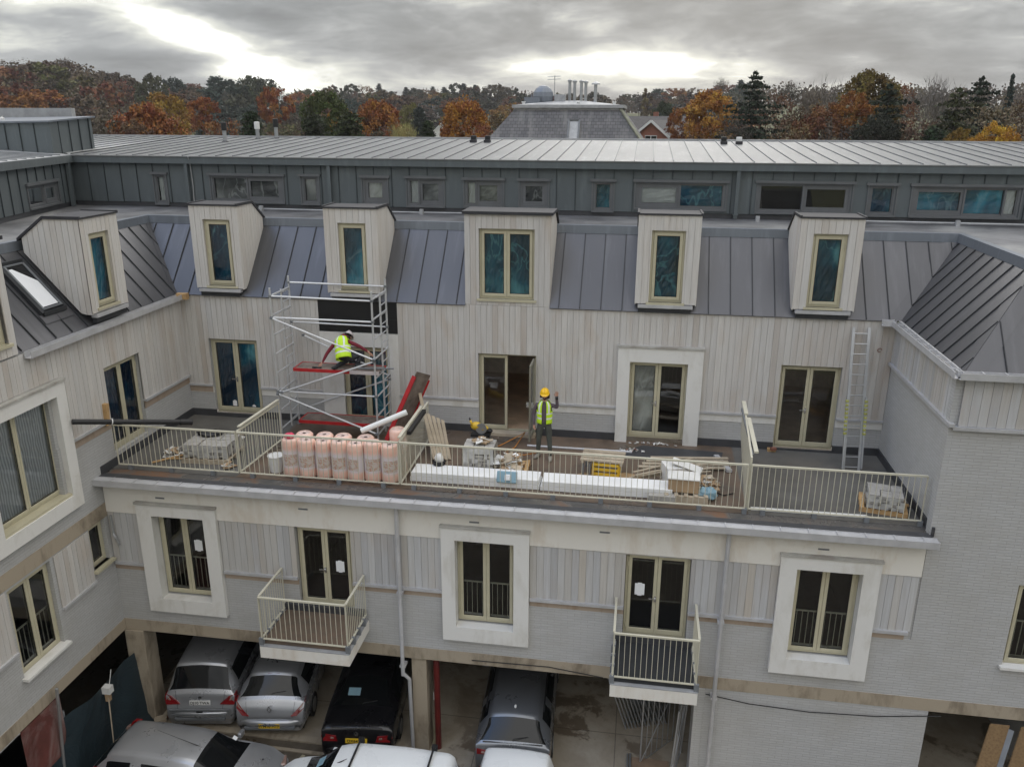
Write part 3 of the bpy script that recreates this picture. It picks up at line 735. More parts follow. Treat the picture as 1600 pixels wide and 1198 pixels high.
    for x0, x1, y0, y1 in ((-12.22, -11.72, 15.95, 16.45), (-5.0 + 0.12, -4.52, 16.05, 16.5), (-12.0, -11.6, 21.0, 21.4), (-4.9, -4.5, 21, 21.4), (1.72, 1.93, 15.98, 16.5)):
        m = MB(); m.box(x0, x1, y0, y1, G, -4.18); m.build('column', 'cast_stone' if x1 < 1 else 'painted_brick', BL, bevel=0.01)
    m = MB(); m.box(-12.5, -12.2, 3, 12.3, G, -4.17); m.build('undercroft_wall', 'painted_brick', BL)

def surround(w, o, i, name, top=True):
    i = (i[0] + .004, i[1] - .004, i[2] + (.004 if i[2] > o[2] else 0), i[3] - .004)
    m = MB(); d = 0.13
    for a, b, c, e in ((o[0], i[0], o[2], o[3]), (i[1], o[1], o[2], o[3]), (i[0], i[1], i[3], o[3])):
        w.box(m, a, b, c, e, d, -0.12)
    if i[2] > o[2]: w.box(m, i[0], i[1], o[2], i[2], d, -0.12)
    s = m.build(name, 'white_render', BL)
    if top:
        t = MB(); w.box(t, o[0] - 0.02, o[1] + 0.02, o[3], o[3] + 0.05, d + 0.03, -0.05); t.build('drip_flashing', 'cast_top', s)
    return s

def windows():
    global sill_mat
    # terrace level, rear wall
    opening(wb, -11.5, -10.1, 0.10, 2.24, 'door', back='blue_film', handle=True, hinges=1, notes=((-10.98, 0.36, 0.12, 0.15), (-10.42, 0.28, 0.1, 0.1)))
    opening(wb, -7.7, -6.4, 0.08, 2.2, 'door', back='blue_film', films=['navy_film', 'teal_film'], rec=0.08)
    opening(wb, -4.02, -2.5, 0.03, 2.18, 'door', back='room', open_leaf=1, hinges=-1, depth=5.0, rec=0.08)
    opening(wb, -0.12, 1.32, 0.09, 2.17, 'door', back='dark', handle=True, hinges=1, rec=0.06, films=['clear_film', None])
    opening(wb, 3.56, 5.0, 0.05, 2.24, 'door', back='room', handle=True, hinges=1, depth=5.0)
    # swung open leaf of the middle door
    f = MB(); x = -2.56; y0, y1 = 19.42, 20.12
    f.box(x - 0.022, x + 0.022, y0, y0 + 0.08, 0.1, 2.12); f.box(x - 0.022, x + 0.022, y1 - 0.08, y1, 0.1, 2.12)
    f.box(x - 0.022, x + 0.022, y0 + 0.08, y1 - 0.08, 2.04, 2.12); f.box(x - 0.022, x + 0.022, y0 + 0.08, y1 - 0.08, 0.1, 0.22)
    fr = f.build('open_door_leaf', 'leaf_edge', BL, bevel=0.005)
    g = MB(); g.face([(x, y0 + 0.08, 0.22), (x, y1 - 0.08, 0.22), (x, y1 - 0.08, 2.04), (x, y0 + 0.08, 2.04)]); g.build('pane', 'window_glass', fr, fixn=False)
    g = MB(); g.box(x - 0.09, x + 0.09, y0 + 0.03, y0 + 0.05, 1.02, 1.16); g.box(x - 0.1, x - 0.07, y0 + 0.03, y0 + 0.16, 1.08, 1.1); g.build('handle', 'chrome', fr)
    m = MB(); m.box(-4.05, -2.48, 19.95, 20.2, 0.0, 0.08); m.build('door_threshold', 'planks', BL)
    # black membrane patch over the scaffold door
    m = MB(); wb.box(m, -8.3, -6.15, 2.6, 3.44, 0.02, -0.1); wb.box(m, -8.3, -6.15, 2.94, 2.96, 0.03, 0.02)
    m.build('bare_wall_membrane', 'black_membrane', BL)
    m = MB()
    for a, b, c, e in cells(-8.3, -6.15, 0.0, 2.58, [(-7.7, -6.4, 0.08, 2.2)]): wb.box(m, a, b, c, e, 0.04, -0.05)
    build_each(m, 'door_surround', 'white_render', BL)
    surround(wb, (-0.42, 1.68, 0.0, 2.54), (-0.12, 1.32, 0.0, 2.17), 'door_surround')
    # front, first floor
    for (o, i, gi) in (((-11.36, -9.38, -3.48, -0.62), (-11.0, -9.7, -3.12, -0.9), 0), ((-4.05, -2.07, -3.48, -0.6), (-3.74, -2.41, -3.12, -0.9), 1), ((3.22, 5.22, -3.5, -0.64), (3.56, 4.88, -3.12, -0.93), 2)):
        surround(wf, o, i, 'window_surround')
        opening(wf, i[0], i[1], i[2] + 0.03, i[3], 'window', back='dark', rec=0.16, guard=0.98, hinges=1 if gi == 2 else -1, notes=((-10.06, -1.75, 0.2, 0.27),) if gi == 0 else ())
    opening(wf, -7.5, -6.2, -3.0, -0.935, 'door', back='dark', handle=True, hinges=-1, notes=((-6.52, -1.95, 0.2, 0.27),))
    opening(wf, 0.04, 1.41, -3.0, -0.955, 'door', back='dark', handle=True, hinges=1, notes=((0.36, -1.86, 0.21, 0.28),))
    sill_mat = 'white_render'
    opening(wf, 7.9, 9.4, -2.85, -0.95, 'window', back='dark', guard=0.98, sill=0.1)
    # left wing
    sill_mat = SF
    opening(wl, 16.62, 18.02, 0.3, 2.41, 'door', back='navy_film', films=['navy_film', 'navy_film'], hinges=1)
    surround(wl, (12.5, 15.15, -0.3, 2.6), (12.8, 14.85, 0.02, 2.32), 'window_surround')
    opening(wl, 12.8, 14.85, 0.08, 2.32, 'window', back='dark', rec=0.14, sill=0.1, films=['curtain', 'curtain'], sw=0.06)
    sill_mat = 'white_render'
    opening(wl, 12.69, 13.95, -3.12, -1.09, 'window', back='dark', guard=0.95, sill=0.14, hinges=1)
    sill_mat = SF
    opening(wl, 15.25, 15.84, -2.1, -1.02, 'window', leaves=1, back='dark', sill=0.12)

def dormer(w, u0, u1, win, z0=3.66, z1=5.80, front=0.10, film='blue_film', leaves=1):
    """timber dormer standing on the mansard; depth runs away from the front"""
    m = MB(); rg = random.Random(int(u0 * 10)); P = lambda u, z, k: w.p(u, z, front - k)
    # front boards around the window
    for a, b, c, e in cells(u0 + 0.03, u1 - 0.03, z0, z1 - 0.01, [win]): w.box(m, a, b, c, e, front - 0.03, front - 0.12, 0, 0.3)
    boards(m, w, u0, u1, z0, z1, [win], d=front, rng=rg, step=0.15)
    for s in (u0, u1):     # cheeks, board by board
        off = w.p(1, 0)[0] - w.p(0, 0)[0], w.p(1, 0)[1] - w.p(0, 0)[1], 0
        o = Vector(off) * (-0.025 if s == u1 else 0.025)
        n = 10; dmax = 1.46
        def top(k): return z1 if k < 0.86 else z1 - (k - 0.86) / 0.64 * 0.47
        def bot(k): return max(z0 - 0.02, 3.45 + (k - 0.02) * 1.69 / 1.48)
        for i in range(n):
            a = dmax * i / n + 0.002; b = dmax * (i + 1) / n - 0.008
            ks = [a, 0.86, b] if a < 0.86 < b else [a, b]
            poly = [P(s, bot(a), a), P(s, bot(b), b)] + [P(s, top(k), k) for k in reversed(ks)]
            m.prism(poly, o, 0, rg.random())
    dm = m.build('dormer', 'pale_boards', BL)
    c = MB()     # lead cap: level top, sloping back, upstand round the edge
    e0, e1 = u0 - 0.03, u1 + 0.03
    def quadbox(k0, za, k1, zb, th):
        c.hexa([P(e0, za, k0), P(e1, za, k0), P(e1, zb, k1), P(e0, zb, k1), P(e0, za + th, k0), P(e1, za + th, k0), P(e1, zb + th, k1), P(e0, zb + th, k1)])
    quadbox(-0.03, z1, 0.86, z1, 0.04); quadbox(0.86, z1, 1.56, z1 - 0.50, 0.04)
    for s in (e0, e1 - 0.05):
        for k0, za, k1, zb in ((-0.03, z1 + 0.04, 0.86, z1 + 0.04), (0.86, z1 + 0.04, 1.56, z1 - 0.46)):
            c.hexa([P(s, za, k0), P(s + 0.05, za, k0), P(s + 0.05, zb, k1), P(s, zb, k1), P(s, za + 0.025, k0), P(s + 0.05, za + 0.025, k0), P(s + 0.05, zb + 0.025, k1), P(s, zb + 0.025, k1)])
    c.build('dormer_cap', 'lead_cap', dm)
    s = MB(); w.box(s, u0 + 0.08, u1 - 0.08, z0 - 0.1, z0 - 0.02, front + 0.05, 0.0); s.build('dormer_sill', 'gutter_metal', dm)
    s = MB(); w.box(s, u0 + 0.1, u1 - 0.12, z0 - 0.22, z0 - 0.1, front + 0.01, 0.0); s.build('flashing_strip', 'seam_dark', dm)
    wo = Wall(w.ax, w.c - front if w.ax == 'x' else w.c + w.sg * front, w.sg)
    o = opening(wo, win[0], win[1], win[2], win[3], 'window', leaves=leaves, back=film, rec=0.07, sill=0.03, hinges=2 if leaves == 1 else False, depth=0.15)

def dormers():
    dormer(wb, -11.6, -10.28, (-11.25, -10.5, 3.72, 5.45))
    dormer(wb, -7.96, -6.55, (-7.6, -6.86, 3.72, 5.44), film='teal_film')
    dormer(wb, -0.08, 1.4, (0.25, 1.05, 3.70, 5.44))
    dormer(wb, 3.64, 5.06, (3.96, 4.73, 3.72, 5.45), film='blue_film')
    dormer(wl, 16.45, 17.8, (16.7, 17.41, 3.84, 5.5), z0=3.74, z1=5.84, film='teal_film')
    # flush central bay: coping, cheeks and window
    opening(wb, -3.98, -2.58, 3.62, 5.38, 'window', back='blue_film', rec=0.05, sill=0.06, depth=0.15)
    for w, a0, a1, nm in ((wb, -4.34, -2.18, 'bay_coping'), (wl, 11.0, 14.16, 'bay_coping')):
        m = MB()
        P = w.p
        for k0, za, k1, zb in ((0.09, 5.73, -0.95, 5.73), (-0.95, 5.73, -1.5, 5.35)):
            m.hexa([P(a0 - 0.05, za, k0), P(a1 + 0.05, za, k0), P(a1 + 0.05, zb, k1), P(a0 - 0.05, zb, k1), P(a0 - 0.05, za + 0.07, k0), P(a1 + 0.05, za + 0.07, k0), P(a1 + 0.05, zb + 0.07, k1), P(a0 - 0.05, zb + 0.07, k1)])
        m.build(nm, 'lead_cap', BL)
    m = MB(); rg = random.Random(8)
    for w, s in ((wb, -4.34), (wb, -2.18), (wl, 14.16)):
        n = 10; dmax = 1.46; P = w.p
        off = Vector(w.p(1, 0)) - Vector(w.p(0, 0)); off *= (0.025 if s == -4.34 else -0.025)
        top = lambda k: 5.73 if k < 0.95 else 5.73 - (k - 0.95) / 0.55 * 0.38
        bot = lambda k: 3.45 + max(0, (k + 0.02)) * 1.69 / 1.48
        for i in range(n):
            a = dmax * i / n + 0.002; b = dmax * (i + 1) / n - 0.008
            m.prism([P(s, bot(a), -a), P(s, bot(b), -b), P(s, top(b), -b), P(s, top(a), -a)], off, 0, rg.random())
    boards(m, wl, 11.0, 14.14, 3.46, 5.72, [(12.5, 13.95, 3.72, 5.4)], rng=rg)
    m.build('bay_cladding', 'pale_boards', BL)
    opening(wl, 12.5, 13.95, 3.72, 5.4, 'window', back='blue_film', rec=0.06, sill=0.08, depth=0.15)

def clip_u(poly, u):
    ys = []
    for (a, b), (c, d) in zip(poly, poly[1:] + poly[:1]):
        if (a - u) * (c - u) < 0: ys.append(b + (d - b) * (u - a) / (c - a))
    return (min(ys), max(ys)) if len(ys) > 1 else None

def zinc_sheet(sheet, seam, O, du, ds, poly, us, h=0.028, t=0.3, rg=None):
    O, du, ds = Vector(O), Vector(du), Vector(ds); nrm = du.cross(ds).normalized()
    if nrm.z < 0: nrm = -nrm
    P = lambda u, s, k=0.0: O + du * u + ds * s + nrm * k
    rg = rg or R
    lo, hi = min(p[0] for p in poly), max(p[0] for p in poly)
    cuts = [lo] + [u for u in us if lo < u < hi] + [hi]
    for a, b in zip(cuts, cuts[1:]):        # one face per tray, each a shade of its own
        sub = poly
        for lim, sg in ((a, 1), (b, -1)):
            out = []
            for p, q in zip(sub, sub[1:] + sub[:1]):
                pi, qi = (p[0] - lim) * sg >= -1e-9, (q[0] - lim) * sg >= -1e-9
                if pi: out.append(p)
                if pi != qi:
                    k = (lim - p[0]) / (q[0] - p[0]); out.append((lim, p[1] + (q[1] - p[1]) * k))
            sub = out
            if len(sub) < 3: break
        if len(sub) >= 3: sheet.prism([P(*p) for p in sub], nrm * -0.03, 0, rg.random())
    for u in us:
        c = clip_u(poly, u)
        if c and c[1] - c[0] > 0.03:
            w = du.normalized() * 0.009
            a, b = P(u, c[0] + 0.01), P(u, c[1] - 0.01)
            seam.hexa([a - w, a + w, b + w, b - w, a - w + nrm * h, a + w + nrm * h, b + w + nrm * h, b - w + nrm * h])

def roofs():
    rg = random.Random(5)
    sh, se = MB(), MB(); S = (0, 1.48, 1.69); us = [-1.43 + 0.5235 * k for k in range(-26, 22)]
    B0, T0, B1, T1 = XL - 0.05, -13.7, 6.15, 7.63
    def bx(s): return B0 + (T0 - B0) * s
    segs = [[(B0, 0), (-11.6, 0), (-11.6, 1), (T0, 1)], [(-10.3, 0), (-7.95, 0), (-7.95, 1), (-10.3, 1)], [(-6.56, 0), (-4.34, 0), (-4.34, 1), (-6.56, 1)],
            [(-2.18, 0), (-0.08, 0), (-0.08, 1), (-2.18, 1)], [(1.4, 0), (3.65, 0), (3.65, 1), (1.4, 1)], [(5.05, 0), (B1, 0), (T1, 1), (5.05, 1)]]
    for half in (0, 1):
      sh, se = MB(), MB()
      for p in (segs[:3] if half == 0 else segs[3:]): zinc_sheet(sh, se, (0, 20.12, 3.45), (1, 0, 0), S, p, us, rg=rg)
      for a, b in (((-11.6, -10.3), (-7.95, -6.56)) if half == 0 else ((-0.08, 1.4), (3.65, 5.05))): zinc_sheet(sh, se, (0, 20.12, 3.45), (1, 0, 0), S, [(a, 0), (b, 0), (b, 1), (a, 1)], [], rg=rg)
      m_ = sh.build('rear_mansard_roof', 'mansard_zinc', BL); se.build('standing_seams', 'seam_dark', m_)
    sh, se = MB(), MB(); ul = [14.3 + 0.5235 * k for k in range(0, 16)]
    for p in ([(14.16, 0), (16.46, 0), (16.46, 1), (14.16, 1)], [(17.8, 0), (20.12, 0), (21.6, 1), (17.8, 1)], [(16.46, 0), (17.8, 0), (17.8, 1), (16.46, 1)]):
        zinc_sheet(sh, se, (XL - 0.02, 0, 3.45), (0, 1, 0), (-1.48, 0, 1.69), p, ul if p[0][0] != 16.46 else [], rg=rg)
    m_ = sh.build('left_mansard_roof', 'mansard_zinc', BL); se.build('standing_seams', 'seam_dark', m_)
    sh, se = MB(), MB(); zinc_sheet(sh, se, (6.15, 0, 3.45), (0, 1, 0), (1.48, 0, 1.69), [(15.98, 0), (20.12, 0), (21.6, 1), (17.46, 1)], [16.2 + 0.5235 * k for k in range(12)], rg=rg)
    zinc_sheet(sh, se, (0, 15.98, 3.45), (1, 0, 0), S, [(6.15, 0), (14, 0), (14, 1), (7.63, 1)], [6.9 + 0.66 * k for k in range(10)], rg=rg)
    m_ = sh.build('right_hip_roof', 'mansard_zinc', BL); se.build('standing_seams', 'seam_dark', m_)
    # hip and valley flashings lie in the planes they join
    def band(O, du, ds, poly):
        m = MB(); zinc_sheet(m, MB(), Vector(O) + Vector(du).cross(Vector(ds)).normalized() * (0.012 if Vector(du).cross(Vector(ds)).z > 0 else -0.012), du, ds, poly, [], rg=rg)
        m.build('hip_flashing', 'mansard_zinc', BL)
    band((0, 20.12, 3.45), (1, 0, 0), S, [(5.85, 0), (6.15, 0), (7.63, 1), (7.33, 1)])
    band((6.15, 0, 3.45), (0, 1, 0), (1.48, 0, 1.69), [(15.98, 0), (16.3, 0), (17.78, 1), (17.46, 1)])
    band((0, 15.98, 3.45), (1, 0, 0), S, [(6.15, 0), (6.5, 0), (7.98, 1), (7.63, 1)])
    band((XL - 0.02, 0, 3.45), (0, 1, 0), (-1.48, 0, 1.69), [(19.95, 0), (20.12, 0), (21.6, 1), (21.43, 1)])
    # upstand flashing along the mansard top and the flat roof behind it
    m = MB()
    m.hexa([(-13.7, 21.58, 5.13), (7.63, 21.58, 5.13), (7.8, 21.78, 5.13), (-13.87, 21.78, 5.13), (-13.7, 21.60, 5.34), (7.63, 21.60, 5.34), (7.8, 21.78, 5.34), (-13.87, 21.78, 5.34)])
    m.hexa([(-13.86, 11, 5.13), (-13.68, 11, 5.13), (-13.68, 21.58, 5.13), (-13.86, 21.74, 5.13), (-13.86, 11, 5.34), (-13.70, 11, 5.34), (-13.70, 21.6, 5.34), (-13.86, 21.74, 5.34)])
    m.hexa([(7.61, 17.44, 5.13), (7.79, 17.6, 5.13), (7.79, 21.76, 5.13), (7.61, 21.58, 5.13), (7.63, 17.46, 5.34), (7.79, 17.6, 5.34), (7.79, 21.76, 5.34), (7.63, 21.6, 5.34)])
    m.hexa([(7.63, 17.44, 5.13), (14, 17.44, 5.13), (14, 17.6, 5.13), (7.79, 17.6, 5.13), (7.63, 17.46, 5.34), (14, 17.46, 5.34), (14, 17.6, 5.34), (7.79, 17.6, 5.34)])
    m.build('parapet_flashing', 'flashing_zinc', BL)
    m = MB(); m.box(-18.5, 14.5, 21.7, 24.2, 5.1, 5.31); m.box(-18.5, -13.8, 8, 21.7, 5.1, 5.31); m.box(7.72, 14.5, 17.55, 21.7, 5.1, 5.31)
    m.build('flat_roof', 'roof_membrane', BL)
    m = MB(); m.tube([(-13, 23.6, 5.37), (-10, 23.55, 5.36), (-6.5, 23.5, 5.36), (-3, 23.6, 5.37)], 0.022, 6); m.tube([(5.3, 23.6, 5.37), (14, 23.5, 5.37)], 0.03, 6)
    for x in (-11.2, -6.3, 3.1, 8.2): m.box(x - 0.05, x + 0.05, 23.4, 23.5, 5.31, 5.46)
    m.build('roof_anchor_cable', 'lead_pale', BL)

def gutters():
    def gut(pts, w=0.14, h=0.10, name='gutter', ribs=0.0, lid=False):
        m = MB()
        for p, q in zip(pts, pts[1:]):
            p, q = Vector(p), Vector(q); d = (q - p).normalized(); sd_ = Vector((d.y, -d.x, 0)) * (w / 2)
            up = Vector((0, 0, 1))
            for s in (-1, 1): m.bar(p + sd_ * s + up * h * 0.5, q + sd_ * s + up * h * 0.5, 0.012, h)
            m.bar(p, q, w, 0.012)
            if lid: m.bar(p + up * (h - 0.02), q + up * (h - 0.02), w - 0.016, 0.01)
            if ribs:
                L = (q - p).length; n = int(L / ribs)
                for i in range(1, n + 1):
                    c = p + d * (L * i / (n + 0.5)) + up * (h + 0.004); m.bar(c - sd_ * 1.05, c + sd_ * 1.05, 0.02, 0.012)
        return m.build(name, 'gutter_metal', BL)
    gut([(XL - 0.1, 15.75, -0.12), (6.15, 15.75, -0.12)], 0.2, 0.15, ribs=0.55, lid=True)
    gut([(XL + 0.13, 14.25, 3.34), (XL + 0.13, 20.02, 3.34)], 0.16, 0.13)
    m = MB(); m.box(XL + 0.05, XL + 0.34, 19.95, 20.08, 3.34, 3.5); m.build('gutter_end', 'fresh_timber', BL)
    gut([(5.72, 20.02, 3.36), (6.0, 20.02, 3.36), (6.02, 15.86, 3.36), (14, 15.86, 3.36)], 0.16, 0.13, ribs=0.42)
    # downpipes
    for x, z0, z1 in ((-5.03, -4.55, -0.1), (2.12, G, -0.1)):
        m = MB(); m.tube([(x, 15.83, z0), (x, 15.83, z1)], 0.048, 10)
        if z0 > -6: m.tube([(x, 15.83, -4.5), (x + 0.13, 15.9, -4.7), (x + 0.13, 15.98, G)], 0.045, 10)
        for z in (-2.35, -4.3): m.box(x - 0.07, x + 0.07, 15.8, 16.0, z - 0.03, z + 0.03)
        m.build('downpipe', 'gutter_metal', BL, smooth=False)
    m = MB(); m.tube([(-4.32, 16.22, G), (-4.32, 16.22, -4.18)], 0.075, 12); m.build('red_standpipe', 'dark_red_paint', BL)
    m = MB(); m.tube([(-12.08, 15.93, -1.0), (-12.05, 15.9, -1.45), (-11.98, 15.86, -1.55), (-11.93, 15.88, -1.75)], 0.03, 8); m.build('pipe_stub', 'galvanised', BL)
    m = MB(); m.tube([(-12.6 + i * 0.0, 0, 0) for i in ()] or [(1.95, 15.93, -4.28), (2.9, 15.93, -4.42), (4.2, 15.93, -4.47), (5.6, 15.93, -4.4), (6.9, 15.93, -4.22)], 0.012, 5)
    m.build('wall_cable', 'rubber', BL)
    m = MB(); m.tube([(-3.4, 15.97, -4.05), (-1.6, 15.97, -4.02), (-0.35, 15.97, -4.16)], 0.011, 5); m.build('wall_cable', 'rubber', BL)

def rail_panel(p, q, h0=0.1, h1=1.1, step=0.12, name='railing', feet=0.0, mat='cream_rail', thick=0.012):
    m = MB(); p, q = Vector(p), Vector(q); d = q - p; L = d.length; u = d.normalized(); Z = Vector((0, 0, 1))
    m.bar(p + Z * h1, q + Z * h1, 0.05, 0.035); m.bar(p + Z * h0, q + Z * h0, 0.045, 0.02)
    n = max(1, round(L / step))
    for i in range(n + 1):
        c = p + d * (i / n); w_ = 0.024 if i in (0, n) else thick
        m.bar(c + Z * h0, c + Z * h1, w_, w_)
    o = m.build(name, mat, BL)
    if feet:
        f = MB(); k = int(L / feet)
        for i in range(k + 1):
            c = p + u * min(L, i * feet + 0.3)
            f.box(c.x - 0.05, c.x + 0.05, c.y - 0.05, c.y + 0.05, p.z - 0.02, p.z + h0)
        f.build('railing_foot', 'trim_grey', o)
    return o

def railings():
    yr = 16.45
    for a, b in ((-12.02, -8.98), (-8.94, -5.12), (-5.08, 2.46), (2.54, 6.0)): rail_panel((a, yr, 0), (b, yr, 0), feet=1.05)
    # dividers between the flats
    rail_panel((-8.96, 16.5, 0), (-8.86, 18.55, 0), step=0.13)
    m = MB(); m.bar((-8.96, 16.6, 1.18), (-8.86, 18.55, 1.18), 0.07, 0.03); m.build('divider_cap', 'cream_rail', BL)
    rail_panel((-5.1, 16.5, 0), (-5.14, 19.2, 0), step=0.1)
    m = MB(); m.bar((-5.1, 16.5, 1.2), (-5.14, 18.6, 1.2), 0.07, 0.035); m.bar((-5.02, 17.0, 1.12), (-5.05, 18.5, 1.12), 0.09, 0.09, 1)
    m.build('divider_cap', ['cream_rail', 'black_plastic'], BL)
    # solid cream screen on the right with broken capping
    m = MB(); m.prism([(2.5, 16.5, 0.02), (2.5, 16.75, 0.02), (2.62, 19.3, 0.75), (2.62, 19.3, 1.5), (2.5, 16.5, 1.25)], (0.04, 0, 0)); m.build('privacy_screen', 'cream_rail', BL)
    m = MB(); m.bar((2.63, 19.3, 1.53), (2.62, 18.6, 1.46), 0.09, 0.04); m.bar((2.66, 18.45, 1.42), (2.64, 16.75, 1.27), 0.09, 0.04); m.bar((2.56, 19.0, 1.45), (2.56, 16.7, 1.22), 0.03, 0.06, 1)
    m.build('screen_cap', ['cream_rail', 'trim_grey'], BL)
    # balconies
    for x0, x1, y0 in ((-7.93, -5.86, 14.62), (0.0, 2.0, 14.55)):
        if x0 > -1: x0, x1 = -0.17, 1.62
        m = MB(); m.box(x0, x1, y0, 16.0, -3.52, -3.24); b = m.build('balcony', 'cream_render', BL)
        m = MB(); m.box(x0 + 0.0, x1 - 0.0, y0 + 0.0, 16.0, -3.235, -3.215); m.build('balcony_membrane', 'lead_pale', b)
        m = MB(); m.box(x0 + 0.08, x1 - 0.08, y0 + 0.1, 16.0, -3.21, -3.1); m.box(x0 + 0.05, x1 - 0.05, 15.9, 15.99, -3.1, -2.95, 1); m.build('balcony_floor', ['terrace_screed' if x0 < -1 else 'seam_dark', 'skirting_membrane'], b)
        rr = []
        for p, q in (((x0 + 0.04, y0 + 0.06, -3.1), (x1 - 0.04, y0 + 0.06, -3.1)), ((x0 + 0.04, y0 + 0.1, -3.1), (x0 + 0.04, 15.93, -3.1)), ((x1 - 0.04, y0 + 0.1, -3.1), (x1 - 0.04, 15.93, -3.1))):
            o = rail_panel(p, q, 0.04, 1.08, name='balcony_railing', step=0.115); o.parent = b
        m = MB(); fy = y0 + 0.02
        for k in range(4):
            for xx in (x0 + 0.03, x1 - 0.03): m.box(xx - 0.05, xx + 0.05, fy + 0.35 * k, fy + 0.35 * k + 0.06, -3.22, -3.04)
        m.build('railing_bracket', 'trim_grey', b)
# ------------------------------------------------------------------ set back upper storey and roofs
YS = 24.0; ZG = 6.74
C0 = Vector((-17.6, YS, 0)); C1 = Vector((-14.6, 12.0, 0))        # the left wing runs at a slight angle
class SkewWall:
    def __init__(s, o, e): s.o = Vector(o); s.u = (Vector(e) - s.o).normalized(); s.n = Vector((s.u.y, -s.u.x, 0))
    def p(s, u, z, d=0.0):
        q = s.o + s.u * u + s.n * d; return (q.x, q.y, z)
    def box(s, mb, u0, u1, z0, z1, d0, d1, m=0, t=0.5):
        if d0 > d1: d0, d1 = d1, d0
        c = [s.p(u0, z0, d0), s.p(u1, z0, d0), s.p(u1, z0, d1), s.p(u0, z0, d1)]
        mb.hexa(c + [(a, b, z1) for a, b, _ in c], m, t)

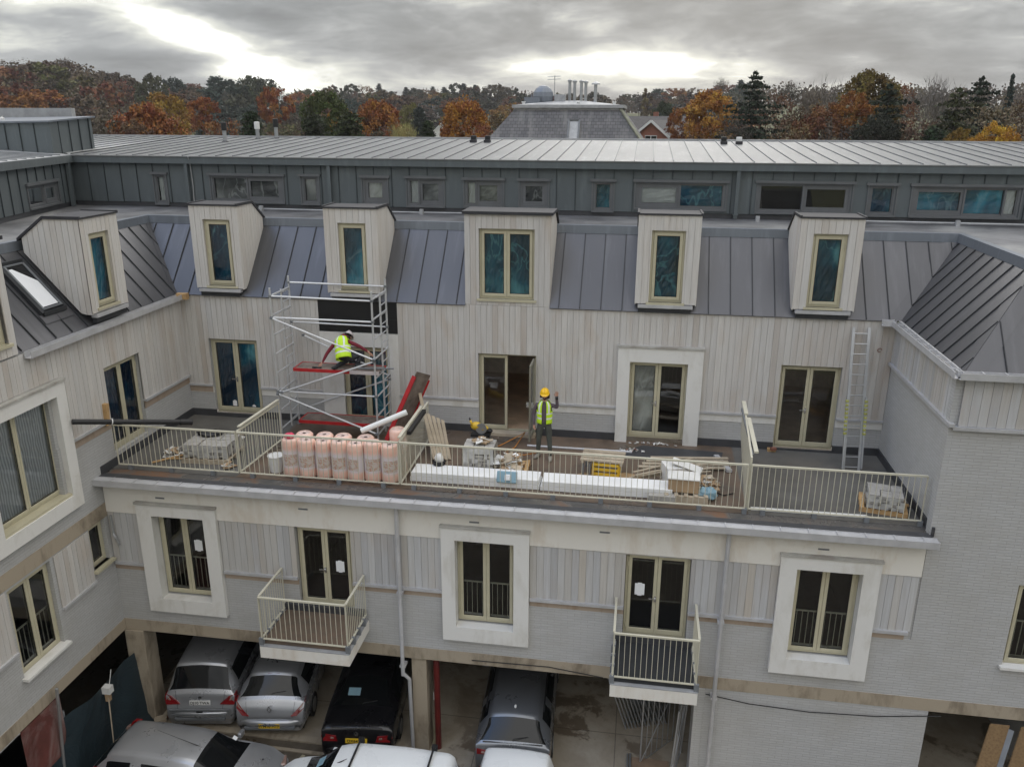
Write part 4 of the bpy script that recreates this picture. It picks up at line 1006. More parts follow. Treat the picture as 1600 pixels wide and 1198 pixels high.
def upper():
    rg = random.Random(9)
    wu = Wall('x', YS); wk = SkewWall(C0, C1)
    if wk.n.x < 0: wk.n = -wk.n
    seams = [-1.92 + 0.54 * k for k in range(-29, 30)]
    # (u0,u1,z0,z1, leaves spec)
    wins = [(-14.86, -14.5, 5.42, 6.28, 'A'), (-13.0, -10.72, 5.52, 6.28, 'B'), (-10.1, -9.6, 5.5, 6.29, 'C'), (-8.2, -7.48, 5.55, 6.28, 'D'), (-6.84, -5.78, 5.5, 6.28, 'E'),
            (-5.12, -4.03, 5.52, 6.26, 'E2'), (-3.5, -2.72, 5.54, 6.26, 'D2'), (-1.4, -0.87, 5.47, 6.27, 'F'), (-0.2, 2.24, 5.56, 6.28, 'G'), (3.12, 5.57, 5.52, 6.3, 'H'), (6.04, 6.7, 5.5, 6.28, 'I'), (7.15, 9.82, 5.5, 6.28, 'J')]
    m = MB(); solid(m, wu, -17.6, 14.5, 5.45, ZG, [w[:4] for w in wins], thick=0.15)
    m.build('upper_storey_wall', 'wall_zinc', BL)
    m = MB(); wu.box(m, -17.6, 14.5, 5.31, 5.45, -0.02, -0.1); wk.box(m, 0.0, 12.3, 5.31, 5.45, -0.02, -0.1); m.build('upper_storey_plinth', 'skirting_membrane', BL)
    m = MB()
    for u in seams:
        if not -17.5 < u < 14.4: continue
        for a, b, c, e in cells(u - 0.009, u + 0.009, 5.45, 6.6, [(w[0] - 0.1, w[1] + 0.1, w[2] - 0.12, w[3] + 0.08) for w in wins]): wu.box(m, a, b, c, e, 0.028, 0)
    m.build('wall_seams', 'wall_seam', BL)
    hk = [(1.15, 3.15, 5.48, 6.15)]
    m = MB(); solid(m, wk, 0.0, 12.3, 5.45, ZG, hk, thick=0.15); m.build('upper_storey_wall', 'wall_zinc', BL)
    m = MB()
    for k in range(1, 22):
        u = 0.3 + 0.54 * k
        for a, b, c, e in cells(u - 0.009, u + 0.009, 5.45, 6.6, [(1.05, 3.25, 5.4, 6.22)]): wk.box(m, a, b, c, e, 0.028, 0)
    m.build('wall_seams', 'wall_seam', BL)
    def uwin(w, u0, u1, z0, z1, kinds, splits, lintel=True):
        f = MB(); fw = 0.05
        for a, b, c, e in ((u0, u0 + fw, z0, z1), (u1 - fw, u1, z0, z1), (u0 + fw, u1 - fw, z1 - fw, z1), (u0 + fw, u1 - fw, z0, z0 + fw)): w.box(f, a, b, c, e, 0.0, -0.1)
        w.box(f, u0 - 0.05, u1 + 0.05, z0 - 0.05, z0, 0.05, -0.05)
        if lintel: w.box(f, u0 - 0.1, u1 + 0.1, z1 + 0.0, z1 + 0.07, 0.07, 0.0)
        for a in (u0 - 0.06, u1 + 0.02): w.box(f, a, a + 0.04, z0, z1, 0.03, 0)
        cuts = [u0 + fw] + splits + [u1 - fw]; pn = []
        for i, (a, b) in enumerate(zip(cuts, cuts[1:])):
            s = {'s': 0.1, 'b': 0.03}[kinds[i][0]]
            if i: w.box(f, a - 0.025, a + 0.025, z0 + fw, z1 - fw, 0.01, -0.09)
            for p, q, c, e in ((a, a + s, z0 + fw, z1 - fw), (b - s, b, z0 + fw, z1 - fw), (a + s, b - s, z1 - fw - s, z1 - fw), (a + s, b - s, z0 + fw, z0 + fw + s)): w.box(f, p, q, c, e, -0.02, -0.08)
            pn.append((a + s, b - s, z0 + fw + s, z1 - fw - s, kinds[i][1:]))
        fr = f.build('window', 'zinc_frame', BL)
        for a, b, c, e, film in pn:
            g = MB(); g.face([w.p(a, c, -0.05), w.p(b, c, -0.05), w.p(b, e, -0.05), w.p(a, e, -0.05)]); g.build('pane', 'window_glass', fr, fixn=False)
            if film and film != 'room':
                g = MB(); nx = 6; rr = random.Random(int(a * 100)); pts = [[w.p(a + (b - a) * x / nx, c + (e - c) * z / nx, -0.10 - rr.uniform(0, 0.03)) for x in range(nx + 1)] for z in range(nx + 1)]
                for z in range(nx):
                    for x in range(nx): g.face([pts[z][x], pts[z][x + 1], pts[z + 1][x + 1], pts[z + 1][x]])
                g.build('protective_film', film, fr, fixn=False)
        r = MB(); P = w.p; a, b, c, e, d0, D = u0 - 0.3, u1 + 0.3, z0 - 0.4, z1 + 0.3, -0.16, -3.0
        r.face([P(a, c, d0), P(b, c, d0), P(b, c, D), P(a, c, D)]); r.face([P(a, e, d0), P(b, e, d0), P(b, e, D), P(a, e, D)])
        r.face([P(a, c, D), P(b, c, D), P(b, e, D), P(a, e, D)]); r.face([P(a, c, d0), P(a, e, d0), P(a, e, D), P(a, c, D)]); r.face([P(b, c, d0), P(b, e, d0), P(b, e, D), P(b, c, D)])
        r.build('room_interior', 'plaster_room' if 'room' in ''.join(kinds) else 'dark_room', BL, fixn=False)
        return fr
    spec = {'A': (['bpale_film'], []), 'B': (['bclear_film', 'sclear_film'], [-11.85]), 'C': (['bclear_film'], []), 'D': (['sclear_film'], []), 'E': (['bpale_film', 'sclear_film'], [-6.5]),
            'E2': (['bpale_film', 'sclear_film'], [-4.8]), 'D2': (['sclear_film'], []), 'F': (['bteal_film'], []), 'G': (['spale_film', 'bblue_film'], [1.0]), 'H': (['broom', 'sroom'], [4.32]),
            'I': (['bblue_film'], []), 'J': (['steal_film', 'bteal_film', 'bpale_film'], [8.45, 9.45])}
    for u0, u1, z0, z1, k in wins: uwin(wu, u0, u1, z0, z1, *spec[k])
    uwin(wk, 1.2, 3.1, 5.52, 6.12, ['sclear_film', 'bnavy_film'], [2.05])
    # lit bulbs seen through the panes
    for x, y, z in ((4.1, 24.9, 6.05), (8.6, 24.35, 5.95), (-3.35, 20.42, 4.62), (0.86, 20.34, 4.9)):
        m = MB(); m.blob((x, y, z), 0.035, 8); m.build('light_bulb', 'bulb_light', BL)
    # roof: eaves fascia, rising sheets with seams
    m = MB(); wu.box(m, -17.75, 14.8, ZG - 0.12, ZG + 0.09, 0.16, 0.0); wk.box(m, -0.2, 12.5, ZG - 0.12, ZG + 0.09, 0.16, 0.0); m.build('eaves', 'wall_zinc', BL)
    sh, se = MB(), MB(); O = (0, YS - 0.18, ZG + 0.1)
    dz = 0.052 * 7.2
    zinc_sheet(sh, se, O, (1, 0, 0), (0, 7.2, dz), [(-17.45, 0), (15, 0), (15, 1), (-24.5, 1)], seams + [-17.58 - 0.54 * k for k in range(14)], h=0.026, rg=rg)
    O2 = Vector((C0.x + 0.15, C0.y - 0.18, ZG + 0.1)); u = wk.u; n_ = -wk.n
    zinc_sheet(sh, se, O2, u, n_ * 7.0 + Vector((0, 0, 0.05 * 7.0)), [(0, 0), (12.4, 0), (12.4, 1), (-7.1, 1)], [0.54 * k for k in range(-12, 23)], h=0.026, rg=rg)
    m_ = sh.build('upper_roof', 'roof_zinc', BL); se.build('standing_seams', 'seam_mid', m_)
    m = MB(); m.box(-24.5, 15, 31.0, 31.16, ZG + 0.35, ZG + 0.53); m.box(-24, 15, 31.16, 31.4, 5.0, ZG + 0.45); m.build('ridge_flashing', 'lead_pale', BL)
    m = MB(); m.box(-23.5, 14.6, YS + 0.2, 31.3, 3.0, ZG - 0.05); m.build('upper_storey_core', 'dark_room', BL)
    for x in (-13.72, -9.2, 2.55):
        m = MB(); m.box(x - 0.05, x + 0.05, YS - 0.14, YS - 0.05, 5.33, ZG - 0.1); m.box(x - 0.07, x + 0.07, YS - 0.16, YS - 0.03, 5.42, 5.46); m.build('downpipe', 'wall_zinc', BL)
    m = MB(); wk.box(m, 0.42, 0.54, 5.33, ZG - 0.1, 0.14, 0.04); m.build('downpipe', 'wall_zinc', BL)
    m = MB(); m.tube([(-13.55, YS - 0.22, 6.83), (-13.6, YS - 0.05, 6.6), (-13.58, YS - 0.05, 6.0), (-13.6, YS - 0.05, 5.5)], 0.015, 5); m.build('hanging_cable', 'lead_pale', BL)
    # lift overrun with pale plant screen behind it
    m = MB(); m.hexa([(-22.5, 23.9, 6.7), (-18.06, 23.9, 6.7), (-18.1, 26.0, 6.7), (-22.5, 26.0, 6.7), (-22.5, 23.9, 7.70), (-18.06, 23.9, 7.80), (-18.1, 26.0, 7.93), (-22.5, 26.0, 7.85)]); lo = m.build('lift_overrun', 'wall_zinc', BL)
    m = MB()
    for k in range(8): m.box(-18.6 - 0.5 * k, -18.58 - 0.5 * k, 23.87, 23.9, 6.8, 7.76 - 0.012 * k)
    for k in range(4): m.box(-18.09, -18.05, 24.3 + 0.5 * k, 24.32 + 0.5 * k, 6.85, 7.82 + 0.03 * k)
    m.build('wall_seams', 'wall_seam', lo)
    m = MB(); m.hexa([(-22.6, 23.82, 7.69), (-17.98, 23.82, 7.79), (-18.0, 26.1, 7.92), (-22.6, 26.1, 7.84), (-22.6, 23.82, 7.74), (-17.98, 23.82, 7.84), (-18.0, 26.1, 7.97), (-22.6, 26.1, 7.89)]); m.build('overrun_cap', 'flashing_zinc', lo)
    m = MB(); m.box(-22.4, -19.05, 26.4, 26.6, 7.2, 8.22); m.build('plant_screen', 'lead_pale', BL)
    m = MB(); m.lathe((-20.2, 24.6, 7.8), [(0.07, 0), (0.07, 0.1), (0.03, 0.12), (0.03, 0.16)], 8); m.build('roof_vent', 'white_pvc', BL)

def roof_things():
    def flue(x, y, z, h, kind):
        t = thing('roof_flue', (x, y, z), {0: 'tall black topped steel flue nearest the lift overrun on the zinc roof', 1: 'white capped flue standing left of its dark neighbour behind the roof edge', 2: 'dark capped flue right of the white capped one behind the roof edge'}[kind], 'flue', 'flues on the zinc roof')
        m = MB(); m.lathe((x, y, z - 0.1), [(0.07, 0), (0.07, h * 0.6 + 0.1)], 10); m.build('pipe', 'galvanised', t)
        m = MB(); m.lathe((x, y, z + h * 0.58), [(0.10, 0), (0.10, h * 0.4), (0.06, h * 0.42)], 10); m.build('cowl', 'white_pvc' if kind == 1 else 'black_plastic', t)
        m = MB(); m.lathe((x, y, z - 0.02), [(0.16, 0), (0.08, 0.06)], 10); m.build('collar', 'lead_cap', t)
    flue(-14.95, 28.9, 7.1, 0.68, 0); flue(-14.4, 30.4, 7.17, 0.62, 1); flue(-13.75, 30.6, 7.18, 0.72, 2)
    labels = ['black twin box roof vent left of the middle of the zinc roof', 'black roof vent just right of its twin left of the middle of the roof', 'black roof vent left of its pair at the right of the zinc roof', 'black roof vent with white cap, right one of the right pair']
    for i, (x, y) in enumerate(((-6.0, 29.6), (-5.5, 29.6), (2.6, 29.8), (3.1, 29.8))):
        z = ZG + 0.1 + 0.052 * (y - YS)
        t = thing('roof_vent', (x, y, z), labels[i], 'roof vent', 'black vents on the zinc roof')
        m = MB(); m.box(x - 0.11, x + 0.11, y - 0.12, y + 0.12, z - 0.04, z + 0.10); m.build('base', 'lead_cap', t, bevel=0.01)
        m = MB(); m.box(x - 0.09, x + 0.09, y + 0.0, y + 0.16, z + 0.10, z + 0.24); m.build('hood', 'white_pvc' if i == 3 else 'black_plastic', t, bevel=0.015)
# ------------------------------------------------------------------ land, trees and houses beyond
RB = random.Random(77)
def pix(u, v, dist):       # direction of a photo point, as a ground position at a distance (for siting things in the landscape)
    x, y = (u - 800) / 1287.726, (599 - v) / 1287.726
    ro, pi_, ya = rad(0.2309), rad(17.912), rad(8.8169)
    x, y = math.cos(ro) * x - math.sin(ro) * y, math.sin(ro) * x + math.cos(ro) * y
    F = math.cos(pi_) + y * math.sin(pi_); Z = -math.sin(pi_) + y * math.cos(pi_)
    X = math.cos(ya) * x - math.sin(ya) * F; Y = math.sin(ya) * x + math.cos(ya) * F
    k = dist / math.hypot(X, Y)
    return X * k, Y * k, 8.0 + Z * k

SKY = [(-400, 110), (0, 101), (60, 96), (130, 98), (165, 106), (200, 118), (240, 132), (300, 140), (400, 132), (440, 142), (520, 135), (620, 139), (700, 136), (800, 137), (900, 141), (1000, 143), (1080, 138), (1130, 130), (1200, 128), (1400, 132), (2000, 130)]
def skyline(u):
    for (a, b), (c, d) in zip(SKY, SKY[1:]):
        if a <= u <= c: return b + (d - b) * (u - a) / (c - a)
    return 130
RIDGE = 520.0
def az_u(x, y):            # azimuth -> photo column
    a = math.atan2(x, y) + rad(8.8169)
    return 800 + 1353 * math.tan(max(-1.2, min(1.2, a)))
def land(x, y):
    d = math.hypot(x, y)
    u = az_u(x, y); near = 1.0 if u < 620 else max(0.0, 1 - (u - 620) / 200)
    R0 = RIDGE - 150 * (1.0 if u < 260 else max(0, 1 - (u - 260) / 160))
    el = (183 + 4 - (skyline(u) + (24 if u < 260 else 10))) / 1353.0
    top = 8 + el * R0 - 11.0
    s = (d - 150) / (R0 - 150); s = max(0.0, min(1.0, s)); s = s * s * (3 - 2 * s)
    h = G - 0.05 + (top - G) * s
    if d > R0: h += (d - R0) * 0.004
    return h - (0.25 if d < 60 else 0.0)

def terrain():
    m = MB(); na, rs = 96, [0.0, 20, 40, 60, 90, 120, 150, 180, 210, 240, 270, 300, 330, 360, 400, 440, 480, 520, 560, 620, 700, 900]
    pts = []
    for r in rs:
        pts.append([(r * math.sin(2 * math.pi * k / na), r * math.cos(2 * math.pi * k / na)) for k in range(na)])
    vid = {}
    for i, r in enumerate(rs):
        for k in range(na):
            x, y = pts[i][k]; vid[i, k] = len(m.v); m.v.append((x, y, land(x, y)))
    for i in range(len(rs) - 1):
        for k in range(na):
            k2 = (k + 1) % na
            m.f.append((vid[i, k], vid[i + 1, k], vid[i + 1, k2], vid[i, k2])); m.m.append(0); m.t.append(0.5)
    o = m.build('terrain', 'meadow', smooth=True); tag(o, kind='structure')

def leaf(m, c, s, rng, t, flat=0.0):
    a = Vector((rng.gauss(0, 1), rng.gauss(0, 1), rng.gauss(0, 1) * (1 - flat))).normalized()
    b = a.cross(Vector((rng.gauss(0, 1), rng.gauss(0, 1), rng.gauss(0, 1)))).normalized()
    c = Vector(c); a *= s; b *= s * rng.uniform(0.5, 0.9)
    m.face([c - a, c - b * 0.9, c + a, c + b], 0, t)

def limb(m, p, d, L, r, rng, depth, tips, spread=0.55, n=4, up=0.15, m_=0):
    pts = [Vector(p)]; d = Vector(d).normalized(); k = 3
    for i in range(k):
        d = (d + Vector((rng.gauss(0, .12), rng.gauss(0, .12), rng.gauss(0, .06) + up * 0.3))).normalized()
        pts.append(pts[-1] + d * L / k)
    m.tube(pts, [r, r * 0.8, r * 0.62, r * 0.45], n, m_, cap=False)
    if depth == 0: tips.append((pts[-1], d)); return
    nb = 4 if depth > 1 else 3
    for i in range(nb):
        an = 2 * math.pi * (i + rng.random()) / nb; side = Vector((math.cos(an), math.sin(an), 0))
        side = (side - d * side.dot(d)).normalized()
        nd = (d + side * (spread + rng.uniform(0, 0.5)) + Vector((0, 0, up))).normalized()
        limb(m, pts[-1] if i % 2 == 0 else pts[-2], nd, L * rng.uniform(0.62, 0.8), r * 0.48, rng, depth - 1, tips, spread, max(3, n - 1), up)

def broadleaf(seed, H=12.0, Wd=10.0, leaves=5200, clumps=110, ls=0.30, low=0.16, sparse=0.0):
    """crown of leaf clumps over real limbs, open between clumps"""
    rng = random.Random(seed); cr, tk = MB(), MB(); tips = []
    limb(tk, (0, 0, 0), (0.03, 0, 1), H * 0.34, H * 0.028, rng, 2, tips, 0.7, 6, 0.25)
    cz = H * (low + (1 - low) / 2); rz = H * (1 - low) / 2; rx = Wd / 2
    lobes = [(rng.uniform(0, 2 * math.pi), rng.uniform(-0.6, 0.9), rng.uniform(0.75, 1.1)) for _ in range(9)]
    per = leaves // clumps
    for i in range(clumps):
        th = math.acos(rng.uniform(-0.85, 1)); ph = rng.uniform(0, 2 * math.pi); q = rng.random() ** 0.33
        lob = 0.86
        for a, zz, k in lobes:
            dd = math.cos(ph - a) * math.sin(th) * 0.8 + (math.cos(th) * zz) * 0.5
            if dd > 0.55: lob = max(lob, k)
        r = (0.55 + 0.45 * q) * lob
        c = Vector((rx * r * math.sin(th) * math.cos(ph), rx * r * math.sin(th) * math.sin(ph), cz + rz * r * math.cos(th)))
        cs = rng.uniform(0.7, 1.35) * Wd * 0.085; t0 = rng.uniform(0.1, 0.9)
        for _ in range(per):
            v = Vector((rng.gauss(0, 1), rng.gauss(0, 1), rng.gauss(0, 0.7))); v = v.normalized() * rng.random() ** 0.4 * cs
            if rng.random() < sparse: continue
            leaf(cr, c + v, ls * rng.uniform(0.6, 1.25), rng, min(1, max(0, t0 + rng.uniform(-0.14, 0.14))))
    return cr, tk

def bare(seed, H=14.0, haze=900, spread=0.42):
    rng = random.Random(seed); tk, cr = MB(), MB(); tips = []
    limb(tk, (0, 0, 0), (0, 0, 1), H * 0.30, H * 0.017, rng, 4, tips, spread, 5, 0.28)
    for p, d in tips:       # fine twigs
        for _ in range(max(1, haze // len(tips))):
            e = (Vector(d) + Vector((rng.gauss(0, .55), rng.gauss(0, .55), rng.gauss(0, .4) + .2))).normalized() * rng.uniform(0.5, 1.4) * H / 14
            s = Vector((rng.gauss(0, 1), rng.gauss(0, 1), 0)).normalized() * 0.035
            q = p + Vector((rng.gauss(0, .3), rng.gauss(0, .3), rng.gauss(0, .3)))
            cr.face([q - s, q + s, q + e], 0, rng.random())
    return cr, tk

def conifer(seed, H=14.0, Wd=6.0, layers=26, drop=0.35, droop=0.3, ragged=0.25, ls=0.32, flat=False):
    rng = random.Random(seed); cr, tk = MB(), MB()
    tk.tube([(0, 0, 0), (0.05, 0, H * 0.5), (0, 0.03, H * 0.98)], [H * 0.022, H * 0.014, 0.03], 6)
    for i in range(layers):
        f = i / (layers - 1); z = H * (0.10 + 0.88 * f)
        r = (Wd / 2) * ((1 - f) ** (0.8 if not flat else 0.35)) * rng.uniform(1 - ragged, 1 + ragged * 0.5) + 0.15
        nb = int(6 + 5 * (1 - f))
        for b in range(nb):
            an = 2 * math.pi * (b + rng.random()) / nb; L = r * rng.uniform(0.65, 1.12)
            d = Vector((math.cos(an), math.sin(an), 0)); e = Vector((0, 0, z)) + d * L + Vector((0, 0, (-droop if not flat else 0.1) * L))
            tk.tube([(0, 0, z), tuple(Vector((0, 0, z)).lerp(e, 0.6) + Vector((0, 0, 0.12 * L))), tuple(e)], [0.035, 0.025, 0.01], 3, cap=False)
            n = int(5 + L * 7); t0 = rng.uniform(0.1, 0.8)
            for k in range(n):
                q = (k + 0.5) / n; c = Vector((0, 0, z)).lerp(e, q ** 0.8) + Vector((0, 0, 0.12 * L * (1 - q)))
                leaf(cr, c + Vector((rng.gauss(0, .16 * (1 + L * .2)), rng.gauss(0, .16 * (1 + L * .2)), rng.gauss(0, .10) - 0.08)), ls * rng.uniform(0.6, 1.2), rng, min(1, t0 + rng.uniform(-.2, .3)), 0.4)
    return cr, tk

PROTO = {}
def pole():
    if 'pole' not in PROTO:
        m = MB(); m.tube([(0, 0, 0), (0.1, 0, 0.5), (0, 0, 1)], [1.3, 1.1, 1.0], 8); o = m.build('trunk', 'bark', fixn=False); COL.objects.unlink(o); PROTO['pole'] = o
    return PROTO['pole']
def proto(kind):
    if kind in PROTO: return PROTO[kind]
    k = kind
    spec = {'oak1': lambda: broadleaf(1), 'oak2': lambda: broadleaf(2, 12, 11, clumps=120), 'oak3': lambda: broadleaf(3, 13, 9, clumps=95), 'oak4': lambda: broadleaf(14, 12, 10, clumps=70, sparse=0.1),
            'round': lambda: broadleaf(5, 12, 10.5, 9000, 230, 0.22, 0.08), 'near1': lambda: broadleaf(6, 14, 11, 11000, 150, 0.24, 0.12), 'near2': lambda: broadleaf(7, 14, 12, 9000, 110, 0.26, 0.1, 0.1),
            'thin1': lambda: broadleaf(8, 13, 8, 2600, 120, 0.20, 0.2, 0.2), 'thin2': lambda: broadleaf(9, 13, 9, 3600, 150, 0.19, 0.12, 0.2), 'far1': lambda: broadleaf(10, 12, 10, 1500, 60, 0.55, 0.08), 'far2': lambda: broadleaf(11, 12, 9, 1500, 50, 0.55, 0.08),
            'far3': lambda: broadleaf(12, 12, 11, 1300, 45, 0.6, 0.05), 'bare1': lambda: bare(1), 'bare2': lambda: bare(2, 14, 1400, 0.5), 'bare3': lambda: bare(3, 14, 2200, 0.38),
            'fir1': lambda: conifer(1), 'fir2': lambda: conifer(2, 14, 5, 24, ragged=0.35), 'cedar': lambda: conifer(3, 14, 10, 20, droop=0.1, ragged=0.6, ls=0.3, flat=True), 'yew': lambda: conifer(4, 9, 7, 26, droop=0.05, ragged=0.25, ls=0.3, flat=True),
            'poplar': lambda: broadleaf(13, 14, 3.2, 2200, 80, 0.3, 0.05)}[k]
    cr, tk = spec()
    crm = cr.build('crown', 'foliage', fixn=False); tkm = tk.build('trunk', 'bark' if not k.startswith('bare') else 'twig', fixn=False)
    for o in (crm, tkm): COL.objects.unlink(o)
    zs = [v[2] for v in cr.v + tk.v]; xs = [v[0] for v in cr.v]
    PROTO[k] = (crm, tkm, max(zs), (max(xs) - min(xs)))
    return PROTO[k]

def plant(kind, x, y, h, w, col, label, group='trees beyond the roofs', nm='tree', cat='tree', rz=None, z=None):
    crm, tkm, H, Wd = proto(kind)
    t = bpy.data.objects.new(nm, None); COL.objects.link(t)
    t.location = (x, y, (land(x, y) if z is None else z) - 0.2); t.rotation_euler = (0, 0, RB.uniform(0, 6.28) if rz is None else rz)
    s = h / H; stiff = kind[:4] in ('bare', 'fir1', 'fir2', 'ceda', 'popl', 'yew')
    k = w / Wd * (1.35 if stiff else 1.2); kz = min(s, k * (1.25 if kind[:4] == 'bare' else 2.0 if kind[:3] == 'fir' else 1.15))
    if kind == 'poplar': kz = s
    for src in (crm, tkm):
        o = src.copy(); COL.objects.link(o); o.parent = t; o.color = (*[max(0.004, c * RB.uniform(0.9, 1.1)) for c in col], 1)
        if src is crm or stiff: o.scale = (k, k, kz); o.location = (0, 0, h - H * kz)
        else: o.scale = (k, k, s)
        if src is tkm and stiff: o.name = 'limbs'
    if stiff and h - H * kz > 0.5:
        o = pole().copy(); COL.objects.link(o); o.parent = t; o.scale = (k * H * 0.02, k * H * 0.02, h - H * kz + 0.3)
    tag(t, label, cat, group); return t

OR, RU, GO, YE, OL, DG, BR, GR, BG = (0.235, 0.088, 0.025), (0.165, 0.068, 0.034), (0.27, 0.145, 0.028), (0.36, 0.23, 0.03), (0.10, 0.095, 0.028), (0.026, 0.038, 0.016), (0.10, 0.062, 0.036), (0.072, 0.062, 0.045), (0.035, 0.05, 0.04)
def site(kind, u, vt, dist, wpx, col, label, **kw):
    """tree whose top stands at photo point (u, vt) when seen from afar at that distance"""
    x, y, z = pix(u, vt, dist); g = land(x, y); h = max(3.0, z - g + 0.2); w = wpx * dist / 1353.0
    return plant(kind, x, y, h, w, col, label, **kw)

